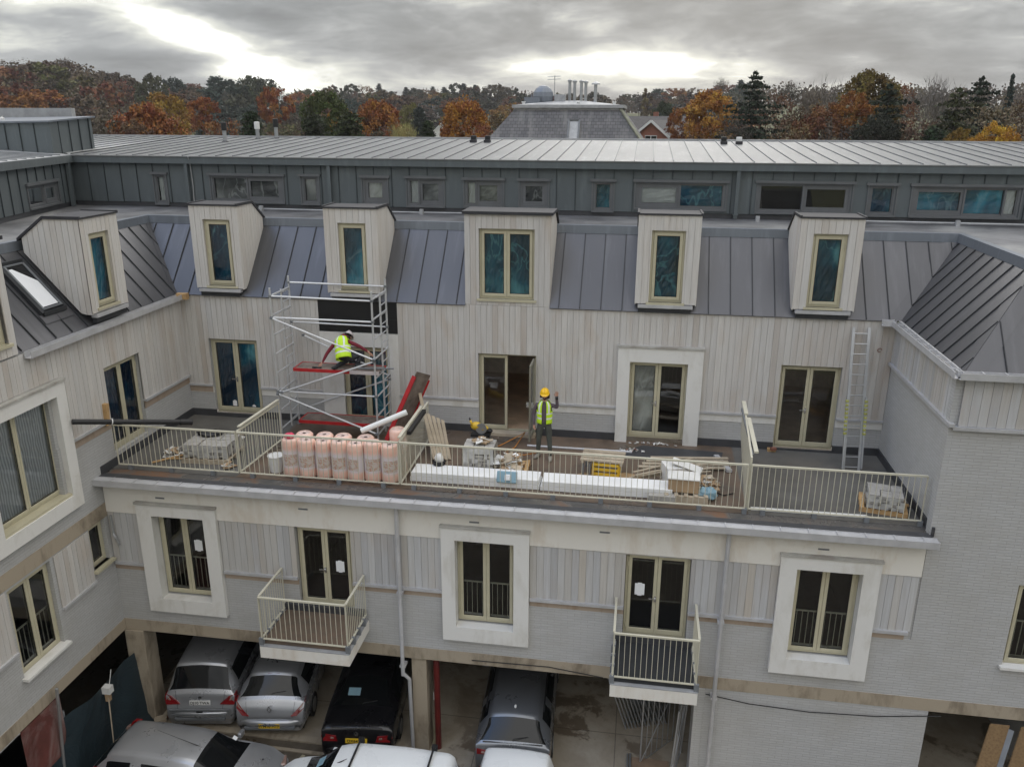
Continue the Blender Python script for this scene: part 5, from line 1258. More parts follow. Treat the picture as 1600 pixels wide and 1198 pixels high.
def named_trees():
    L = [('near1', 222, 158, 105, 92, OR, 'rust orange oak rising just right of the lift overrun', 'autumn_tree'),
         ('oak2', 250, 142, 150, 62, GO, 'golden brown oak behind the big rust orange one on the left'),
         ('near2', 205, 185, 95, 60, BR, 'low brown half bare tree beside the lift overrun'),
         ('oak3', 270, 119, 330, 34, BG, 'dark evergreen clump on the skyline at the left gap'),
         ('oak2', 182, 112, 320, 60, (0.07, 0.055, 0.03), 'dark brown tree where the left hill drops to the skyline gap'),
         ('oak1', 232, 113, 300, 42, (0.075, 0.07, 0.035), 'olive tree on the left hill edge beside the bright gap'),
         ('oak4', 312, 150, 170, 44, OR, 'orange beech in the hedge line left of the flues'),
         ('oak1', 345, 118, 330, 70, BG, 'broad dark green oak on the skyline above the flues'),
         ('oak2', 392, 117, 330, 62, (0.05, 0.052, 0.03), 'dark oak crown right of the broad skyline oak'),
         ('thin2', 300, 195, 100, 95, BR, 'thin greyish brown tree directly behind the tall flue'),
         ('thin1', 345, 178, 120, 70, RU, 'russet half bare tree between the orange beech and the flues'),
         ('oak4', 425, 134, 190, 46, OR, 'orange crowned oak left of the large dark green oak'),
         ('yew', 392, 172, 95, 34, DG, 'small dark yew right behind the black flue'),
         ('near1', 506, 139, 110, 66, (0.06, 0.07, 0.02), 'large dark green oak left of the orange dome tree'),
         ('thin2', 455, 190, 100, 80, BR, 'grey brown thicket tree left of the dark green oak'),
         ('yew', 490, 176, 90, 44, DG, 'dark yew below the large green oak'),
         ('yew', 545, 173, 86, 54, (0.035, 0.05, 0.02), 'bushy green yew right below the dark oak'),
         ('oak4', 528, 168, 120, 34, GO, 'small golden tree between the two dark yews'),
         ('near1', 590, 153, 120, 70, OR, 'burnt orange dome shaped tree left of the white gable'),
         ('thin2', 592, 192, 88, 60, GR, 'grey bare thicket below the burnt orange dome tree'),
         ('bare3', 628, 185, 80, 46, (0.30, 0.30, 0.12), 'pale yellow willow with upright shoots behind the roof'),
         ('oak1', 643, 160, 200, 34, (0.14, 0.14, 0.04), 'yellow green round tree near the far pale house'),
         ('yew', 655, 166, 150, 26, BG, 'dark conifer beside the yellow green round tree'),
         ('yew', 668, 187, 95, 24, DG, 'dark shrub tree left of the white gable'),
         ('round', 726, 146, 96, 74, (0.24, 0.105, 0.02), 'big round copper orange tree left of the slate mansard'),
         ('thin1', 752, 190, 85, 40, RU, 'russet sparse tree at the foot of the big round one'),
         ('thin2', 780, 165, 130, 60, BR, 'brown thicket tree between the round tree and slate mansard'),
         ('poplar', 1012, 137, 260, 17, (0.17, 0.13, 0.06), 'slim fading poplar right of the slate mansard'),
         ('oak1', 1036, 157, 190, 32, (0.03, 0.045, 0.018), 'dark green rounded tree right of the poplar'),
         ('near1', 1112, 138, 105, 70, (0.30, 0.16, 0.03), 'golden yellow tree left of the tall dark cedar'),
         ('near2', 1070, 162, 110, 50, OR, 'orange tree leaning against the golden yellow one'),
         ('thin2', 1105, 192, 85, 90, BR, 'brown twiggy tree at the foot of the golden one'),
         ('bare2', 1128, 118, 300, 24, GR, 'bare grey tree sticking above the skyline near the cedar'),
         ('cedar', 1182, 109, 92, 84, (0.022, 0.032, 0.018), 'tall dark spreading cedar at the right of the roof vents', 'cedar_tree'),
         ('thin2', 1150, 178, 88, 50, GR, 'grey bare tree just left of the tall dark cedar'),
         ('bare2', 1232, 120, 110, 50, GR, 'bare grey tree right of the tall dark cedar'),
         ('thin1', 1222, 140, 100, 60, (0.12, 0.065, 0.04), 'purplish brown tree beside the cedar'),
         ('thin2', 1262, 150, 95, 70, BR, 'brown twiggy tree between cedar and tall bare crown'),
         ('bare1', 1298, 110, 110, 62, (0.09, 0.07, 0.06), 'tall bare crown with open limbs on the right skyline'),
         ('bare1', 1276, 122, 120, 40, (0.10, 0.08, 0.06), 'smaller bare crown left of the tall bare one'),
         ('near2', 1290, 158, 92, 80, RU, 'russet tree below the tall bare crown'),
         ('near1', 1365, 106, 98, 74, (0.115, 0.095, 0.025), 'bronze green tree with rounded top on the right skyline'),
         ('near2', 1340, 140, 92, 56, OR, 'patchy orange tree under the bronze topped one'),
         ('cedar', 1392, 130, 84, 95, (0.026, 0.035, 0.018), 'dark cedar with level branches right of the bronze tree', 'cedar_tree'),
         ('thin1', 1415, 126, 110, 46, RU, 'red brown tree peeping over the level branched cedar'),
         ('thin2', 1335, 178, 82, 96, GR, 'grey twiggy mass tree in front of the right dark cedar'),
         ('near2', 1375, 175, 80, 60, (0.028, 0.033, 0.022), 'very dark bushy tree under the level branched cedar'),
         ('bare2', 1465, 108, 105, 82, (0.13, 0.12, 0.11), 'wide bare grey crown against the right sky'),
         ('thin2', 1440, 172, 82, 80, BR, 'brown twiggy tree below the wide bare grey crown'),
         ('cedar', 1500, 136, 80, 85, (0.045, 0.055, 0.022), 'tall green cedar right of the wide bare crown', 'cedar_tree'),
         ('cedar', 1535, 118, 100, 80, (0.018, 0.026, 0.016), 'blackish cedar with spiky top near the right edge', 'cedar_tree'),
         ('fir2', 1584, 114, 110, 30, (0.04, 0.05, 0.04), 'slender grey fir at the far right skyline', 'fir_tree'),
         ('thin1', 1560, 152, 84, 84, (0.16, 0.12, 0.08), 'pale brown twiggy tree near the right edge'),
         ('near2', 1562, 188, 74, 58, YE, 'bright yellow tree low at the right edge of the roof'),
         ('near2', 1505, 198, 76, 40, (0.2, 0.12, 0.02), 'small amber tree left of the bright yellow one'),
         ('yew', 1460, 196, 78, 40, DG, 'dark shrub tree above the right end of the roof'),
         ('thin2', 1235, 185, 80, 90, BR, 'brown thicket tree in front of the cedar on the right'),
         ('thin1', 1610, 150, 90, 60, BR, 'brown tree cut by the right edge of the picture'),
         ('near2', 60, 185, 90, 100, (0.10, 0.075, 0.05), 'brown half bare tree behind the pale plant screen'),
         ('thin2', 140, 165, 100, 90, GR, 'grey twiggy tree above the right end of the lift overrun'),
         ('thin2', -20, 165, 100, 90, BR, 'brown tree at the left edge behind the plant screen')]
    for t in L:
        nm = t[7] if len(t) > 7 else 'tree'
        site(*t[:7], nm=nm)

def woods():
    # scattered trees of the middle ground and hillside, one by one; grouped look alikes
    n = 0; cols = [(BG, 'dark green'), (OL, 'olive green'), (RU, 'russet'), (OR, 'orange'), (BR, 'brown'), (GR, 'grey'), (GO, 'golden'), ((0.06, 0.06, 0.035), 'dull green'), ((0.09, 0.06, 0.04), 'dark brown')]
    wts = [3, 3, 3, 1.6, 4, 4, 0.8, 4, 3]
    kinds = ['far1', 'far2', 'far3', 'oak4', 'oak1', 'thin1', 'thin2']
    rows = [(250, 30), (300, 36), (350, 40), (400, 40), (450, 38)]
    def where(u):
        return ('on the wooded hill at the far left' if u < 170 else 'left of the skyline gap' if u < 300 else 'on the ridge left of the slate mansard' if u < 780 else 'on the ridge behind the slate mansard' if u < 1000 else 'on the ridge right of the slate mansard' if u < 1200 else 'behind the tall right hand trees')
    seen = {}
    marks = [(-400, 'left of the plant screen'), (20, 'above the plant screen'), (110, 'above the lift overrun'), (180, 'right of the lift overrun'), (235, 'below the bright skyline gap'), (300, 'left of the flues'), (355, 'above the flues'), (410, 'right of the flues'), (470, 'above the large dark oak'), (530, 'right of the large dark oak'), (580, 'above the orange dome tree'), (630, 'over the pale willow'), (680, 'over the white gable'), (730, 'over the round copper tree'), (775, 'left edge of the slate mansard'), (830, 'behind the extractor cowl'), (880, 'behind the flue pipes'), (925, 'right end of the slate mansard'), (980, 'near the poplar'), (1030, 'over the brick gables'), (1080, 'over the golden tree'), (1130, 'between golden tree and cedar'), (1170, 'behind the tall cedar')]
    def spot(u): return [m_ for a, m_ in marks if a <= u][-1]
    for d0, cnt in rows:
        for i in range(cnt):
            u = -60 + 1240 * (i + RB.random()) / cnt
            d = d0 + RB.uniform(-22, 22)
            if 925 < u < 1030 and d0 in (250, 300, 350): continue          # open field
            if 520 < u < 560 and d0 in (250, 300): continue
            if 640 < u < 705 and d0 == 250: continue
            if 160 < u < 215 and d0 in (250,): continue
            x, y, _ = pix(u, 150, d); ci = RB.choices(range(len(cols)), wts)[0]
            if u < 240 and ci in (0, 5, 7): ci = RB.choice((2, 4, 3, 8, 2))
            kd = RB.choice(kinds); h = RB.uniform(9, 14)
            kk = 'bare' if kd.startswith('thin') and RB.random() < 0.5 else 'leafy'
            c, nme = cols[ci]
            o_ = plant(kd, x, y, h, RB.uniform(9, 14), c, '%s %s tree %s, %s' % (nme, 'broad' if kd.startswith('far') else 'open crowned', ['low on the slope', 'on the lower slope', 'half way up the slope', 'on the upper slope', 'on the crest'][int((d0 - 250) / 50)], spot(u)), group='woodland trees'); seen.setdefault(o_['label'], []).append((u, o_)); n += 1
    for lb, L_ in seen.items():
        if len(L_) > 1:
            L_.sort(key=lambda q: q[0])
            for k_, (_, o_) in enumerate(L_): o_['label'] = lb.replace(' open crowned', '').replace(' broad', '') + ', ' + (('left one', 'right one') if len(L_) == 2 else ('left one', 'middle one', 'right one', 'far right one', 'last one'))[min(k_, 4)]
    cu = sorted([592, 612, 634, 655, 676, 694, 708, 724, 742, 757, 781, 1046, 1098, 1158])
    for i, u in enumerate(cu):            # dark conifers on the ridge line
        d = RB.uniform(440, 520)
        x, y, _ = pix(u, 130, d)
        plant('fir1' if i % 2 else 'fir2', x, y, RB.uniform(9, 14), RB.uniform(8, 12), (0.03, 0.038, 0.028), '%s from the left of the dark pointed conifers along the ridge' % ['first', 'second', 'third', 'fourth', 'fifth', 'sixth', 'seventh', 'eighth', 'ninth', 'tenth', 'eleventh', 'twelfth', 'thirteenth', 'last'][i], group='conifers on the ridge', nm='fir_tree'); n += 1
    # the wood that covers the crest, too many to count
    m = MB(); rng = random.Random(4)
    for i in range(600):
        u = rng.uniform(-250, 1900) if i < 360 else (rng.uniform(1090, 1800) if i < 500 else rng.uniform(-120, 200)); R0 = RIDGE - 150 * (1.0 if u < 260 else max(0, 1 - (u - 260) / 160)); d = R0 + rng.uniform(-25, 110) if i < 360 else (rng.uniform(150, 420) if i < 500 else rng.uniform(190, 360))
        x, y, _ = pix(u, 130, d); z = land(x, y); h = rng.uniform(8, 13); r = rng.uniform(4, 6.5); t0 = rng.random()
        for k in range(int(70 * min(3.0, (560 / d) ** 1.5))):
            v = Vector((rng.gauss(0, 1), rng.gauss(0, 1), rng.gauss(0, 1))).normalized() * rng.random() ** 0.35
            leaf(m, (x + v.x * r, y + v.y * r, z + h * 0.45 + v.z * h * 0.55), rng.uniform(0.7, 1.3) * d / 560, rng, min(1, max(0, t0 + rng.uniform(-.2, .2))))
    o = m.build('distant_woodland', 'foliage', fixn=False); o.color = (0.088, 0.062, 0.038, 1)
    tag(o, 'distant autumn woodland massed along the hill crest', 'woodland', kind='stuff')
    m = MB()
    for i in range(700):     # scrub and hedges low down behind the roofs
        u = rng.uniform(-100, 1750); d = rng.uniform(70, 230)
        if 925 < u < 1075: continue
        x, y, _ = pix(u, 200, d); z = land(x, y); r = rng.uniform(1.5, 3.2); t0 = rng.random()
        for k in range(36):
            v = Vector((rng.gauss(0, 1), rng.gauss(0, 1), abs(rng.gauss(0, 1)))).normalized() * rng.random() ** 0.35
            leaf(m, (x + v.x * r, y + v.y * r, z + v.z * r * 1.5), rng.uniform(0.3, 0.6), rng, min(1, max(0, t0 + rng.uniform(-.2, .2))))
    o = m.build('scrub', 'foliage', fixn=False); o.color = (0.10, 0.078, 0.045, 1)
    tag(o, 'brown scrub and hedgerow growing between the houses and the hill', 'scrub', kind='stuff')

def house(u, v, dist, w, dpt, hw, hr, label, wall='white_wall', roof='dark_tiles', rz=0.0, chimney=True, gable_wins=1, porch=False):
    x, y, z = pix(u, v, dist); g = land(x, y) - 0.2
    base = z - hw - hr                         # ridge stands at the given point
    g0 = min(g, base)
    t = thing('house', (x, y, g0), label, 'house', 'houses beyond the roofs', rz)
    m = MB(); H = base + hw - g0
    m.box(-w / 2, w / 2, -dpt / 2, dpt / 2, 0, H)
    for s in (-1, 1): m.prism([(-w / 2, s * dpt / 2, H), (w / 2, s * dpt / 2, H), (0, s * dpt / 2, H + hr)], (0, -s * 0.2, 0))
    m.build('wall', wall, t, local=True)
    m = MB(); o = 0.35
    for s in (-1, 1):
        n = Vector((s * hr, 0, w / 2)).normalized() * 0.14
        a = Vector((s * (w / 2 + o), 0, H - o * hr / (w / 2))); b = Vector((0, 0, H + hr))
        m.hexa([a + Vector((0, -dpt / 2 - o, 0)), a + Vector((0, dpt / 2 + o, 0)), b + Vector((0, dpt / 2 + o, 0)), b + Vector((0, -dpt / 2 - o, 0)),
                a + n + Vector((0, -dpt / 2 - o, 0)), a + n + Vector((0, dpt / 2 + o, 0)), b + n + Vector((0, dpt / 2 + o, 0)), b + n + Vector((0, -dpt / 2 - o, 0))])
    r = m.build('roof', roof, t, local=True)
    m = MB()
    for s in (-1, 1): m.bar((s * (w / 2 + o), -dpt / 2 - o - 0.03, H - o * hr / (w / 2)), (0, -dpt / 2 - o - 0.03, H + hr), 0.08, 0.28)
    m.build('bargeboard', 'white_wall', r, local=True)
    if chimney:
        m = MB(); m.box(w * 0.18, w * 0.18 + 0.7, -0.4, 0.4, H + hr * 0.4, H + hr + 0.8); m.build('chimney', 'red_brick', r, local=True)
    for k in range(gable_wins):
        m = MB(); zz = H - 1.1 - 2.6 * k; m.box(-0.8, 0.8, -dpt / 2 - 0.05, -dpt / 2 + 0.03, zz, zz + 1.1); f = m.build('window', 'white_wall', t, local=True)
        m = MB()
        for s in (-1, 1): m.box(s * 0.4 - 0.34, s * 0.4 + 0.34, -dpt / 2 - 0.07, -dpt / 2 - 0.04, zz + 0.08, zz + 1.02)
        m.build('pane', 'car_glass', f, local=True)
    return t

def slate_building():
    Y0, Y1 = 60.0, 72.0
    t = thing('slate_mansard_building', (-5.8, 66, G), 'big grey slate mansard roof with pipes and a skylight rising behind the zinc roof', 'building')
    b0, b1, t0, t1, zt = -11.9, 0.3, -9.45, -1.9, 8.62; zb = 5.7
    m = MB(); m.box(b0 - 0.2, b1 + 0.2, Y0 - 0.3, Y1, G, zb - 0.1); m.build('wall', 'yellow_stock', t)
    m = MB(); A = [(b0, Y0, zb), (b1, Y0, zb), (b1, Y1, zb), (b0, Y1, zb)]; B = [(t0, Y0 + 2.2, zt), (t1, Y0 + 2.2, zt), (t1, Y1 - 2.2, zt), (t0, Y1 - 2.2, zt)]
    for i in range(4):
        j = (i + 1) % 4; m.face([A[i], A[j], B[j], B[i]])
    rf = m.build('slate_roof', 'slate_tiles', t)
    m = MB(); m.box(t0 - 0.25, t1 + 0.25, Y0 + 1.95, Y1 - 1.95, zt, zt + 0.22); m.build('parapet', 'lead_pale', t)
    m = MB(); m.box(t0 - 0.15, t1 + 0.15, Y0 + 2.1, Y0 + 2.2, zt - 0.35, zt); m.bar((t1 - 0.05, Y0 + 2.15, zt), (b1 - 0.05, Y0 - 0.05, zb), 0.25, 0.1, 1); m.build('roof_edge', ['lead_pale', 'mossy_lead'], rf)
    m = MB(); m.hexa([(t0, Y0 + 2.2, zt + .22), (t1, Y0 + 2.2, zt + .22), (t1, Y1 - 2.2, zt + .22), (t0, Y1 - 2.2, zt + .22), (t0 + 3, 65, zt + .55), (t1 - 3, 65, zt + .55), (t1 - 3, 67, zt + .55), (t0 + 3, 67, zt + .55)]); m.build('flat_top', 'lead_pale', t)
    for k in range(12):
        pass
    # skylight on the front slope
    def S(x, q, d=0.0): return (x, Y0 + 2.2 * q - d * 0.8, zb + (zt - zb) * q + d * 0.6)
    m = MB(); x0, x1, q0, q1 = -5.5, -4.75, 0.22, 0.70
    for a, b in (((x0, q0), (x0, q1)), ((x1, q0), (x1, q1)), ((x0, q0), (x1, q0)), ((x0, q1), (x1, q1))): m.bar(S(a[0], a[1], 0.08), S(b[0], b[1], 0.08), 0.13, 0.13)
    sk = m.build('skylight', 'zinc_frame', t)
    m = MB(); m.face([S(x0, q0, .07), S(x1, q0, .07), S(x1, q1, .07), S(x0, q1, .07)]); m.build('pane', 'lead_pale', sk)
    m = MB()
    z = zt + 0.22
    for x, r, h in ((-5.82, 0.11, 1.65), (-5.45, 0.11, 1.6), (-4.95, 0.11, 1.6), (-4.62, 0.11, 1.55), (-3.9, 0.12, 1.45)): m.tube([(x, 65, z), (x, 65, z + h)], r, 8)
    m.lathe((-3.9, 65, z + 1.45), [(0.32, 0), (0.3, 0.1), (0.05, 0.22)], 10)
    for x, r, h in ((-5.82, 0.12, 1.65), (-5.45, 0.12, 1.6), (-4.95, 0.12, 1.6), (-4.62, 0.12, 1.55)): m.lathe((x, 65, z + h), [(0.17, 0), (0.17, 0.12), (0.03, 0.2)], 8)
    m.build('flue_pipes', 'galvanised', t)
    m = MB(); m.tube([(-8.6, 64.5, z), (-8.6, 64.5, z + 0.75)], 0.06, 6); m.blob((-7.75, 64.6, z + 0.62), (0.78, 0.5, 0.78), 16); m.box(-9.1, -7.9, 64.0, 65.0, z, z + 0.55); m.build('extractor_cowl', 'flashing_zinc', t)
    m = MB(); m.box(-6.9, -6.1, 64.5, 65.3, z, z + 0.75); m.build('plant_box', 'lead_pale', t, bevel=0.02)
    m = MB(); m.tube([(-6.95, 65, z), (-6.95, 65, z + 2.1)], 0.03, 5)
    for k, dz in enumerate((2.0, 1.8)): m.tube([(-7.5, 65, z + dz), (-6.5, 65, z + dz + 0.05)], 0.02, 4)
    for k in range(7): m.tube([(-7.45 + 0.15 * k, 64.8, z + 2.01), (-7.45 + 0.15 * k, 65.2, z + 2.01)], 0.012, 3)
    m.build('aerial', 'galvanised', t)
    for x in (-9.0, -2.4, -5.0):
        m = MB(); m.lathe((x, 63.0, z), [(0.1, 0), (0.1, 0.15), (0.15, 0.16), (0.15, 0.22)], 8); m.build('roof_vent', 'white_pvc', t)
    # lower flat roof wing in front with small domes
    f = thing('flat_roof_building', (-2, 45, G), 'low pale flat roofed building showing just above the zinc roof edge', 'building')
    m = MB(); m.box(-18, 3.5, 42, 52, G, 6.55); m.build('wall', 'yellow_stock', f)
    m = MB(); m.box(-18.2, 3.7, 41.8, 52.2, 6.55, 6.68); m.build('roof', 'lead_pale', f)
    for i, x in enumerate((-16.6, -13.3, -12.8, -10.3, -9.9, -9.2, -1.0)):
        m = MB(); m.lathe((x, 44, 6.68), [(0.12, 0), (0.12, 0.14), (0.17, 0.15), (0.17, 0.23)], 8); m.build('roof_vent', 'white_pvc', f)
    m = MB(); m.blob((-17.4 + 0.2, 43.5, 6.65), (0.9, 0.6, 0.28), 14); m.build('rooflight_dome', 'white_pvc', f)

def landscape():
    terrain(); slate_building(); named_trees(); woods()
    house(692, 191, 280, 5.2, 8, 2.8, 2.4, 'small white gabled house left of the round copper tree', rz=rad(12), chimney=False)
    house(680, 166, 400, 6, 9, 3.5, 2.2, 'far pale house with brown roof on the slope above the white gable', roof='dark_tiles', wall='white_wall', rz=rad(60), gable_wins=1)
    house(1008, 186, 125, 6, 14, 2.6, 2.2, 'brick bungalow with slate roof and white gable boards right of slate mansard', wall='red_brick', rz=rad(-38), chimney=False)
    house(1031, 189, 118, 4.4, 9, 2.6, 1.8, 'brick house with white edged gable nearest the orange tree', wall='red_brick', rz=rad(-14), chimney=False)
    house(1022, 183, 145, 8, 14, 2.6, 2.2, 'long dark slate roof behind the two brick gables', wall='red_brick', rz=rad(80), chimney=True)

def haze():
    m = MB(); m.box(-960, 960, -960, 960, G - 3.0, 80); o = m.build('haze', [])
    mt = bpy.data.materials.new('haze'); mt.use_nodes = True; t = mt.node_tree; t.nodes.clear(); MAT['haze'] = mt
    v = N(t, 'ShaderNodeVolumePrincipled'); v.inputs['Color'].default_value = (0.9, 0.92, 0.95, 1); v.inputs['Density'].default_value = 0.0002; v.inputs['Anisotropy'].default_value = 0.3
    out = N(t, 'ShaderNodeOutputMaterial'); t.links.new(v.outputs[0], out.inputs['Volume']); o.data.materials.append(mt)
    tag(o, 'thin damp air that softens the far woods', 'haze', kind='stuff')
# ------------------------------------------------------------------ cars: lofted bodies, x across, y forwards from the rear bumper, z up
def cr(p0, p1, p2, p3, t):
    return [0.5 * (2 * b + (c - a) * t + (2 * a - 5 * b + 4 * c - d) * t * t + (3 * b - a - 3 * c + d) * t ** 3) for a, b, c, d in zip(p0, p1, p2, p3)]

LAMPS = {'almond': ([(-0.24, -0.09), (0.12, -0.12), (0.16, 0.02), (0.14, 0.14), (-0.02, 0.10)], [(-0.0, 0.01), (0.06, 0.01), (0.08, 0.06), (0.02, 0.05)]),
         'swept': ([(-0.20, -0.17), (-0.04, -0.15), (0.12, 0.0), (0.155, 0.17), (0.03, 0.05)], [(-0.02, -0.02), (0.08, 0.03), (0.13, 0.13), (0.04, 0.05)]),
         'wide': ([(-0.24, -0.07), (0.10, -0.09), (0.16, 0.0), (0.15, 0.09), (-0.20, 0.05)], [(-0.16, -0.01), (-0.08, -0.01), (-0.08, 0.02), (-0.15, 0.02)]),
         'slim': ([(-0.22, -0.05), (0.12, -0.07), (0.16, 0.03), (0.10, 0.06), (-0.10, 0.04)], [(-0.1, -0.02), (0.0, -0.02), (0.0, 0.01), (-0.08, 0.01)]),
         'tall': ([(-0.06, -0.2), (0.1, -0.2), (0.12, 0.2), (0.0, 0.2)], [(-0.02, -0.02), (0.08, -0.02), (0.09, 0.05), (0.0, 0.05)])}
def car(name, spec, paint, loc, rz, label, plate=None, plate_mat='plate_yellow', group='cars parked at the building', lamp_h=0.9, rails=False, wheel_r=0.31, shape='almond', kind='hatch', extras=None):
    """spec: stations (y, ztop, wbelt, wroof) rear to front, belt height, glass ranges in station index"""
    t = thing(name, loc, label, 'van' if kind == 'van' else 'car', group, rz)
    st = spec['st']; belt = spec['belt']; sub = 3
    rows = []; tags_ = []
    n = len(st)
    for i in range(n - 1):
        p0, p1, p2, p3 = st[max(0, i - 1)], st[i], st[i + 1], st[min(n - 1, i + 2)]
        for k in range(sub):
            q = k / sub; v = cr(p0, p1, p2, p3, q); lin = [a + (b - a) * q for a, b in zip(p1, p2)]
            v = [0.35 * a + 0.65 * b for a, b in zip(v, lin)]; rows.append(v); tags_.append(i)
    rows.append(list(st[-1])); tags_.append(n - 1)
    def section(y, zt, wb, wr):
        zb = min(zt - 0.01, belt(y) if callable(belt) else belt)
        lo = min(0.22, zt - 0.05); a = max(0.0, min(1.0, (zt - zb) / 0.25))
        wr_ = wb * 0.93 * (1 - a) + wr * a
        s = [(wb * 0.90, lo), (wb * 0.985, min(zb, lo + 0.16)), (wb, lo + (zb - lo) * 0.55), (wb * 0.985, zb - 0.03 * (1 - a))]
        m_ = 5
        for k in range(1, m_ + 1):
            q = k / m_; s.append((wb * 0.985 + (wr_ - wb * 0.985) * (q ** 1.25), zb + (zt - 0.045 * a - 0.012 - zb) * q))
        s += [(wr_ * 0.93, zt - 0.012 * a - 0.006), (wr_ * 0.72, zt + 0.004 * a), (wr_ * 0.36, zt + 0.016 * a + 0.01), (0.0, zt + 0.022 * a + 0.014)]
        return s
    secs = [section(*r) for r in rows]; ns = len(secs[0])
    body, gl = MB(), {}
    def gm(key): return gl.setdefault(key, MB())
    sg = spec['side']; rg_ = spec.get('rear'); wg = spec.get('wind')
    for sx in (1, -1):
        for i in range(len(rows) - 1):
            ti = tags_[i]; y0, y1 = rows[i][0], rows[i + 1][0]
            for j in range(ns - 1):
                q = [(sx * secs[i][j][0], y0, secs[i][j][1]), (sx * secs[i + 1][j][0], y1, secs[i + 1][j][1]), (sx * secs[i + 1][j + 1][0], y1, secs[i + 1][j + 1][1]), (sx * secs[i][j + 1][0], y0, secs[i][j + 1][1])]
                if sx < 0: q = q[::-1]
                ym = (y0 + y1) / 2; key = None
                if 4 <= j <= 6:
                    for w, (a, b) in enumerate(sg):
                        if a < ym < b: key = ('side_window', sx, w)
                if j >= 8 and rg_ and rg_[0] <= ti < rg_[1]: key = ('rear_window', 0, 0)
                if j >= 8 and wg and wg[0] <= ti < wg[1]: key = ('windscreen', 0, 0)
                (gm(key) if key else body).face(q)
    for i, sgn in ((0, 1), (len(rows) - 1, -1)):     # end caps
        L_ = [(secs[i][j][0], rows[i][0], secs[i][j][1]) for j in range(ns)] + [(-secs[i][j][0], rows[i][0], secs[i][j][1]) for j in range(ns - 2, -1, -1)]
        body.face(L_)
    def weld(o):
        bm = bmesh.new(); bm.from_mesh(o.data); bmesh.ops.remove_doubles(bm, verts=bm.verts, dist=0.0005); bmesh.ops.recalc_face_normals(bm, faces=bm.faces); bm.to_mesh(o.data); bm.free()
    ob = body.build('body', paint, t, local=True, smooth=True); weld(ob)
    for (k, sx, w), mb in sorted(gl.items()): weld(mb.build(k, 'car_glass', t, local=True, smooth=True))
    L = st[-1][0]; W_ = max(s[2] for s in st)
    m = MB(); m.box(-W_ * 0.88, W_ * 0.88, 0.1, L - 0.15, 0.14, 0.26); m.build('underbody', 'black_plastic', t, local=True)
    for yy in spec['axles']:
        for sx in (-1, 1):
            m = MB(); m.tube([(sx * (W_ - 0.19), yy, wheel_r), (sx * (W_ + 0.008), yy, wheel_r)], wheel_r, 18); wo = m.build('wheel', 'rubber', t, local=True)
            m = MB(); m.tube([(sx * (W_ - 0.02), yy, wheel_r), (sx * (W_ + 0.014), yy, wheel_r)], wheel_r * 0.62, 14); m.build('rim', 'alloy', wo, local=True)
    # lamps, bumper, plate
    def ry(z):        # rear face at a height
        for s0, s1 in zip(st, st[1:]):
            if s0[1] <= z <= s1[1]: return s0[0] + (s1[0] - s0[0]) * (z - s0[1]) / (s1[1] - s0[1])
        return st[0][0]
    bz = spec.get('bumper', 0.42)
    wl_ = spec.get('lampw', W_ - 0.17)
    for sx in (-1, 1):
        q = lambda pts, off: [(sx * (wl_ + a_), ry(lamp_h + z_) - off + max(0.0, a_) * 0.28, lamp_h + z_) for a_, z_ in pts]
        m = MB(); P2 = LAMPS[shape]; m.prism(q(P2[0], 0.03), (0, 0.16, 0.0)); lo = m.build('tail_lamp', 'lamp_red', t, local=True)
        m = MB(); m.prism(q(P2[1], 0.036), (0, 0.05, 0.0)); m.build('indicator', 'lamp_clear', lo, local=True)
        m = MB(); m.rbox((sx * (W_ * 0.72), L - 0.13, spec.get('hl', 0.66)), (0.34, 0.2, 0.16), rz=-sx * rad(22)); m.build('headlamp', 'lamp_clear', t, local=True, bevel=0.04)
    bz = spec.get('bumper', 0.42)
    m = MB(); m.tube([(-W_ * 0.93, 0.35, bz), (-W_ * 0.86, 0.02, bz), (-W_ * 0.5, -0.06, bz), (0, -0.08, bz), (W_ * 0.5, -0.06, bz), (W_ * 0.86, 0.02, bz), (W_ * 0.93, 0.35, bz)], [0.08, 0.1, 0.105, 0.105, 0.105, 0.1, 0.08], 10)
    m.build('bumper', paint, t, local=True, smooth=True)
    for k in ('mirror',):
        for sx in (-1, 1):
            m = MB(); m.rbox((sx * (W_ + 0.1), spec['mir'], spec['mz']), (0.2, 0.1, 0.14)); m.build('door_mirror', paint, t, local=True, bevel=0.03)
    zg = st[rg_[0]][1] if rg_ else st[5][1]; m = MB(); hx = W_ * 0.62; zb_ = bz + 0.14
    zs = [zb_ + (zg - 0.03 - zb_) * k / 5 for k in range(6)]
    for s in (-1, 1): m.tube([(s * hx * (1 + 0.12 * k / 5), ry(z) - 0.001, z) for k, z in enumerate(zs)], 0.005, 4)
    m.tube([(-hx, ry(zb_) - 0.001, zb_), (hx, ry(zb_) - 0.001, zb_)], 0.006, 4); m.tube([(-W_ * 0.9, ry(zb_) + 0.02, zb_ + 0.01), (-hx, ry(zb_) - 0.001, zb_)], 0.005, 4); m.tube([(W_ * 0.9, ry(zb_) + 0.02, zb_ + 0.01), (hx, ry(zb_) - 0.001, zb_)], 0.005, 4)
    if not rg_: m.tube([(0, ry(zb_) - 0.002, zb_), (0, ry(zg * 0.97) - 0.002, zg * 0.97)], 0.005, 4)
    for y_ in [q for w_ in sg for q in w_]:
        for s in (-1, 1): m.tube([(s * (W_ - 0.004), y_, 0.32), (s * (W_ + 0.0), y_, 0.62), (s * (W_ * 0.987), y_, (belt if not callable(belt) else 0.9) - 0.02)], 0.004, 4)
    m.build('shut_lines', 'rubber', t, local=True)
    m = MB(); m.box(-W_ * 0.7, W_ * 0.7, -0.175, -0.10, bz - 0.13, bz - 0.07); m.build('bumper_insert', 'trim_grey', t, local=True)
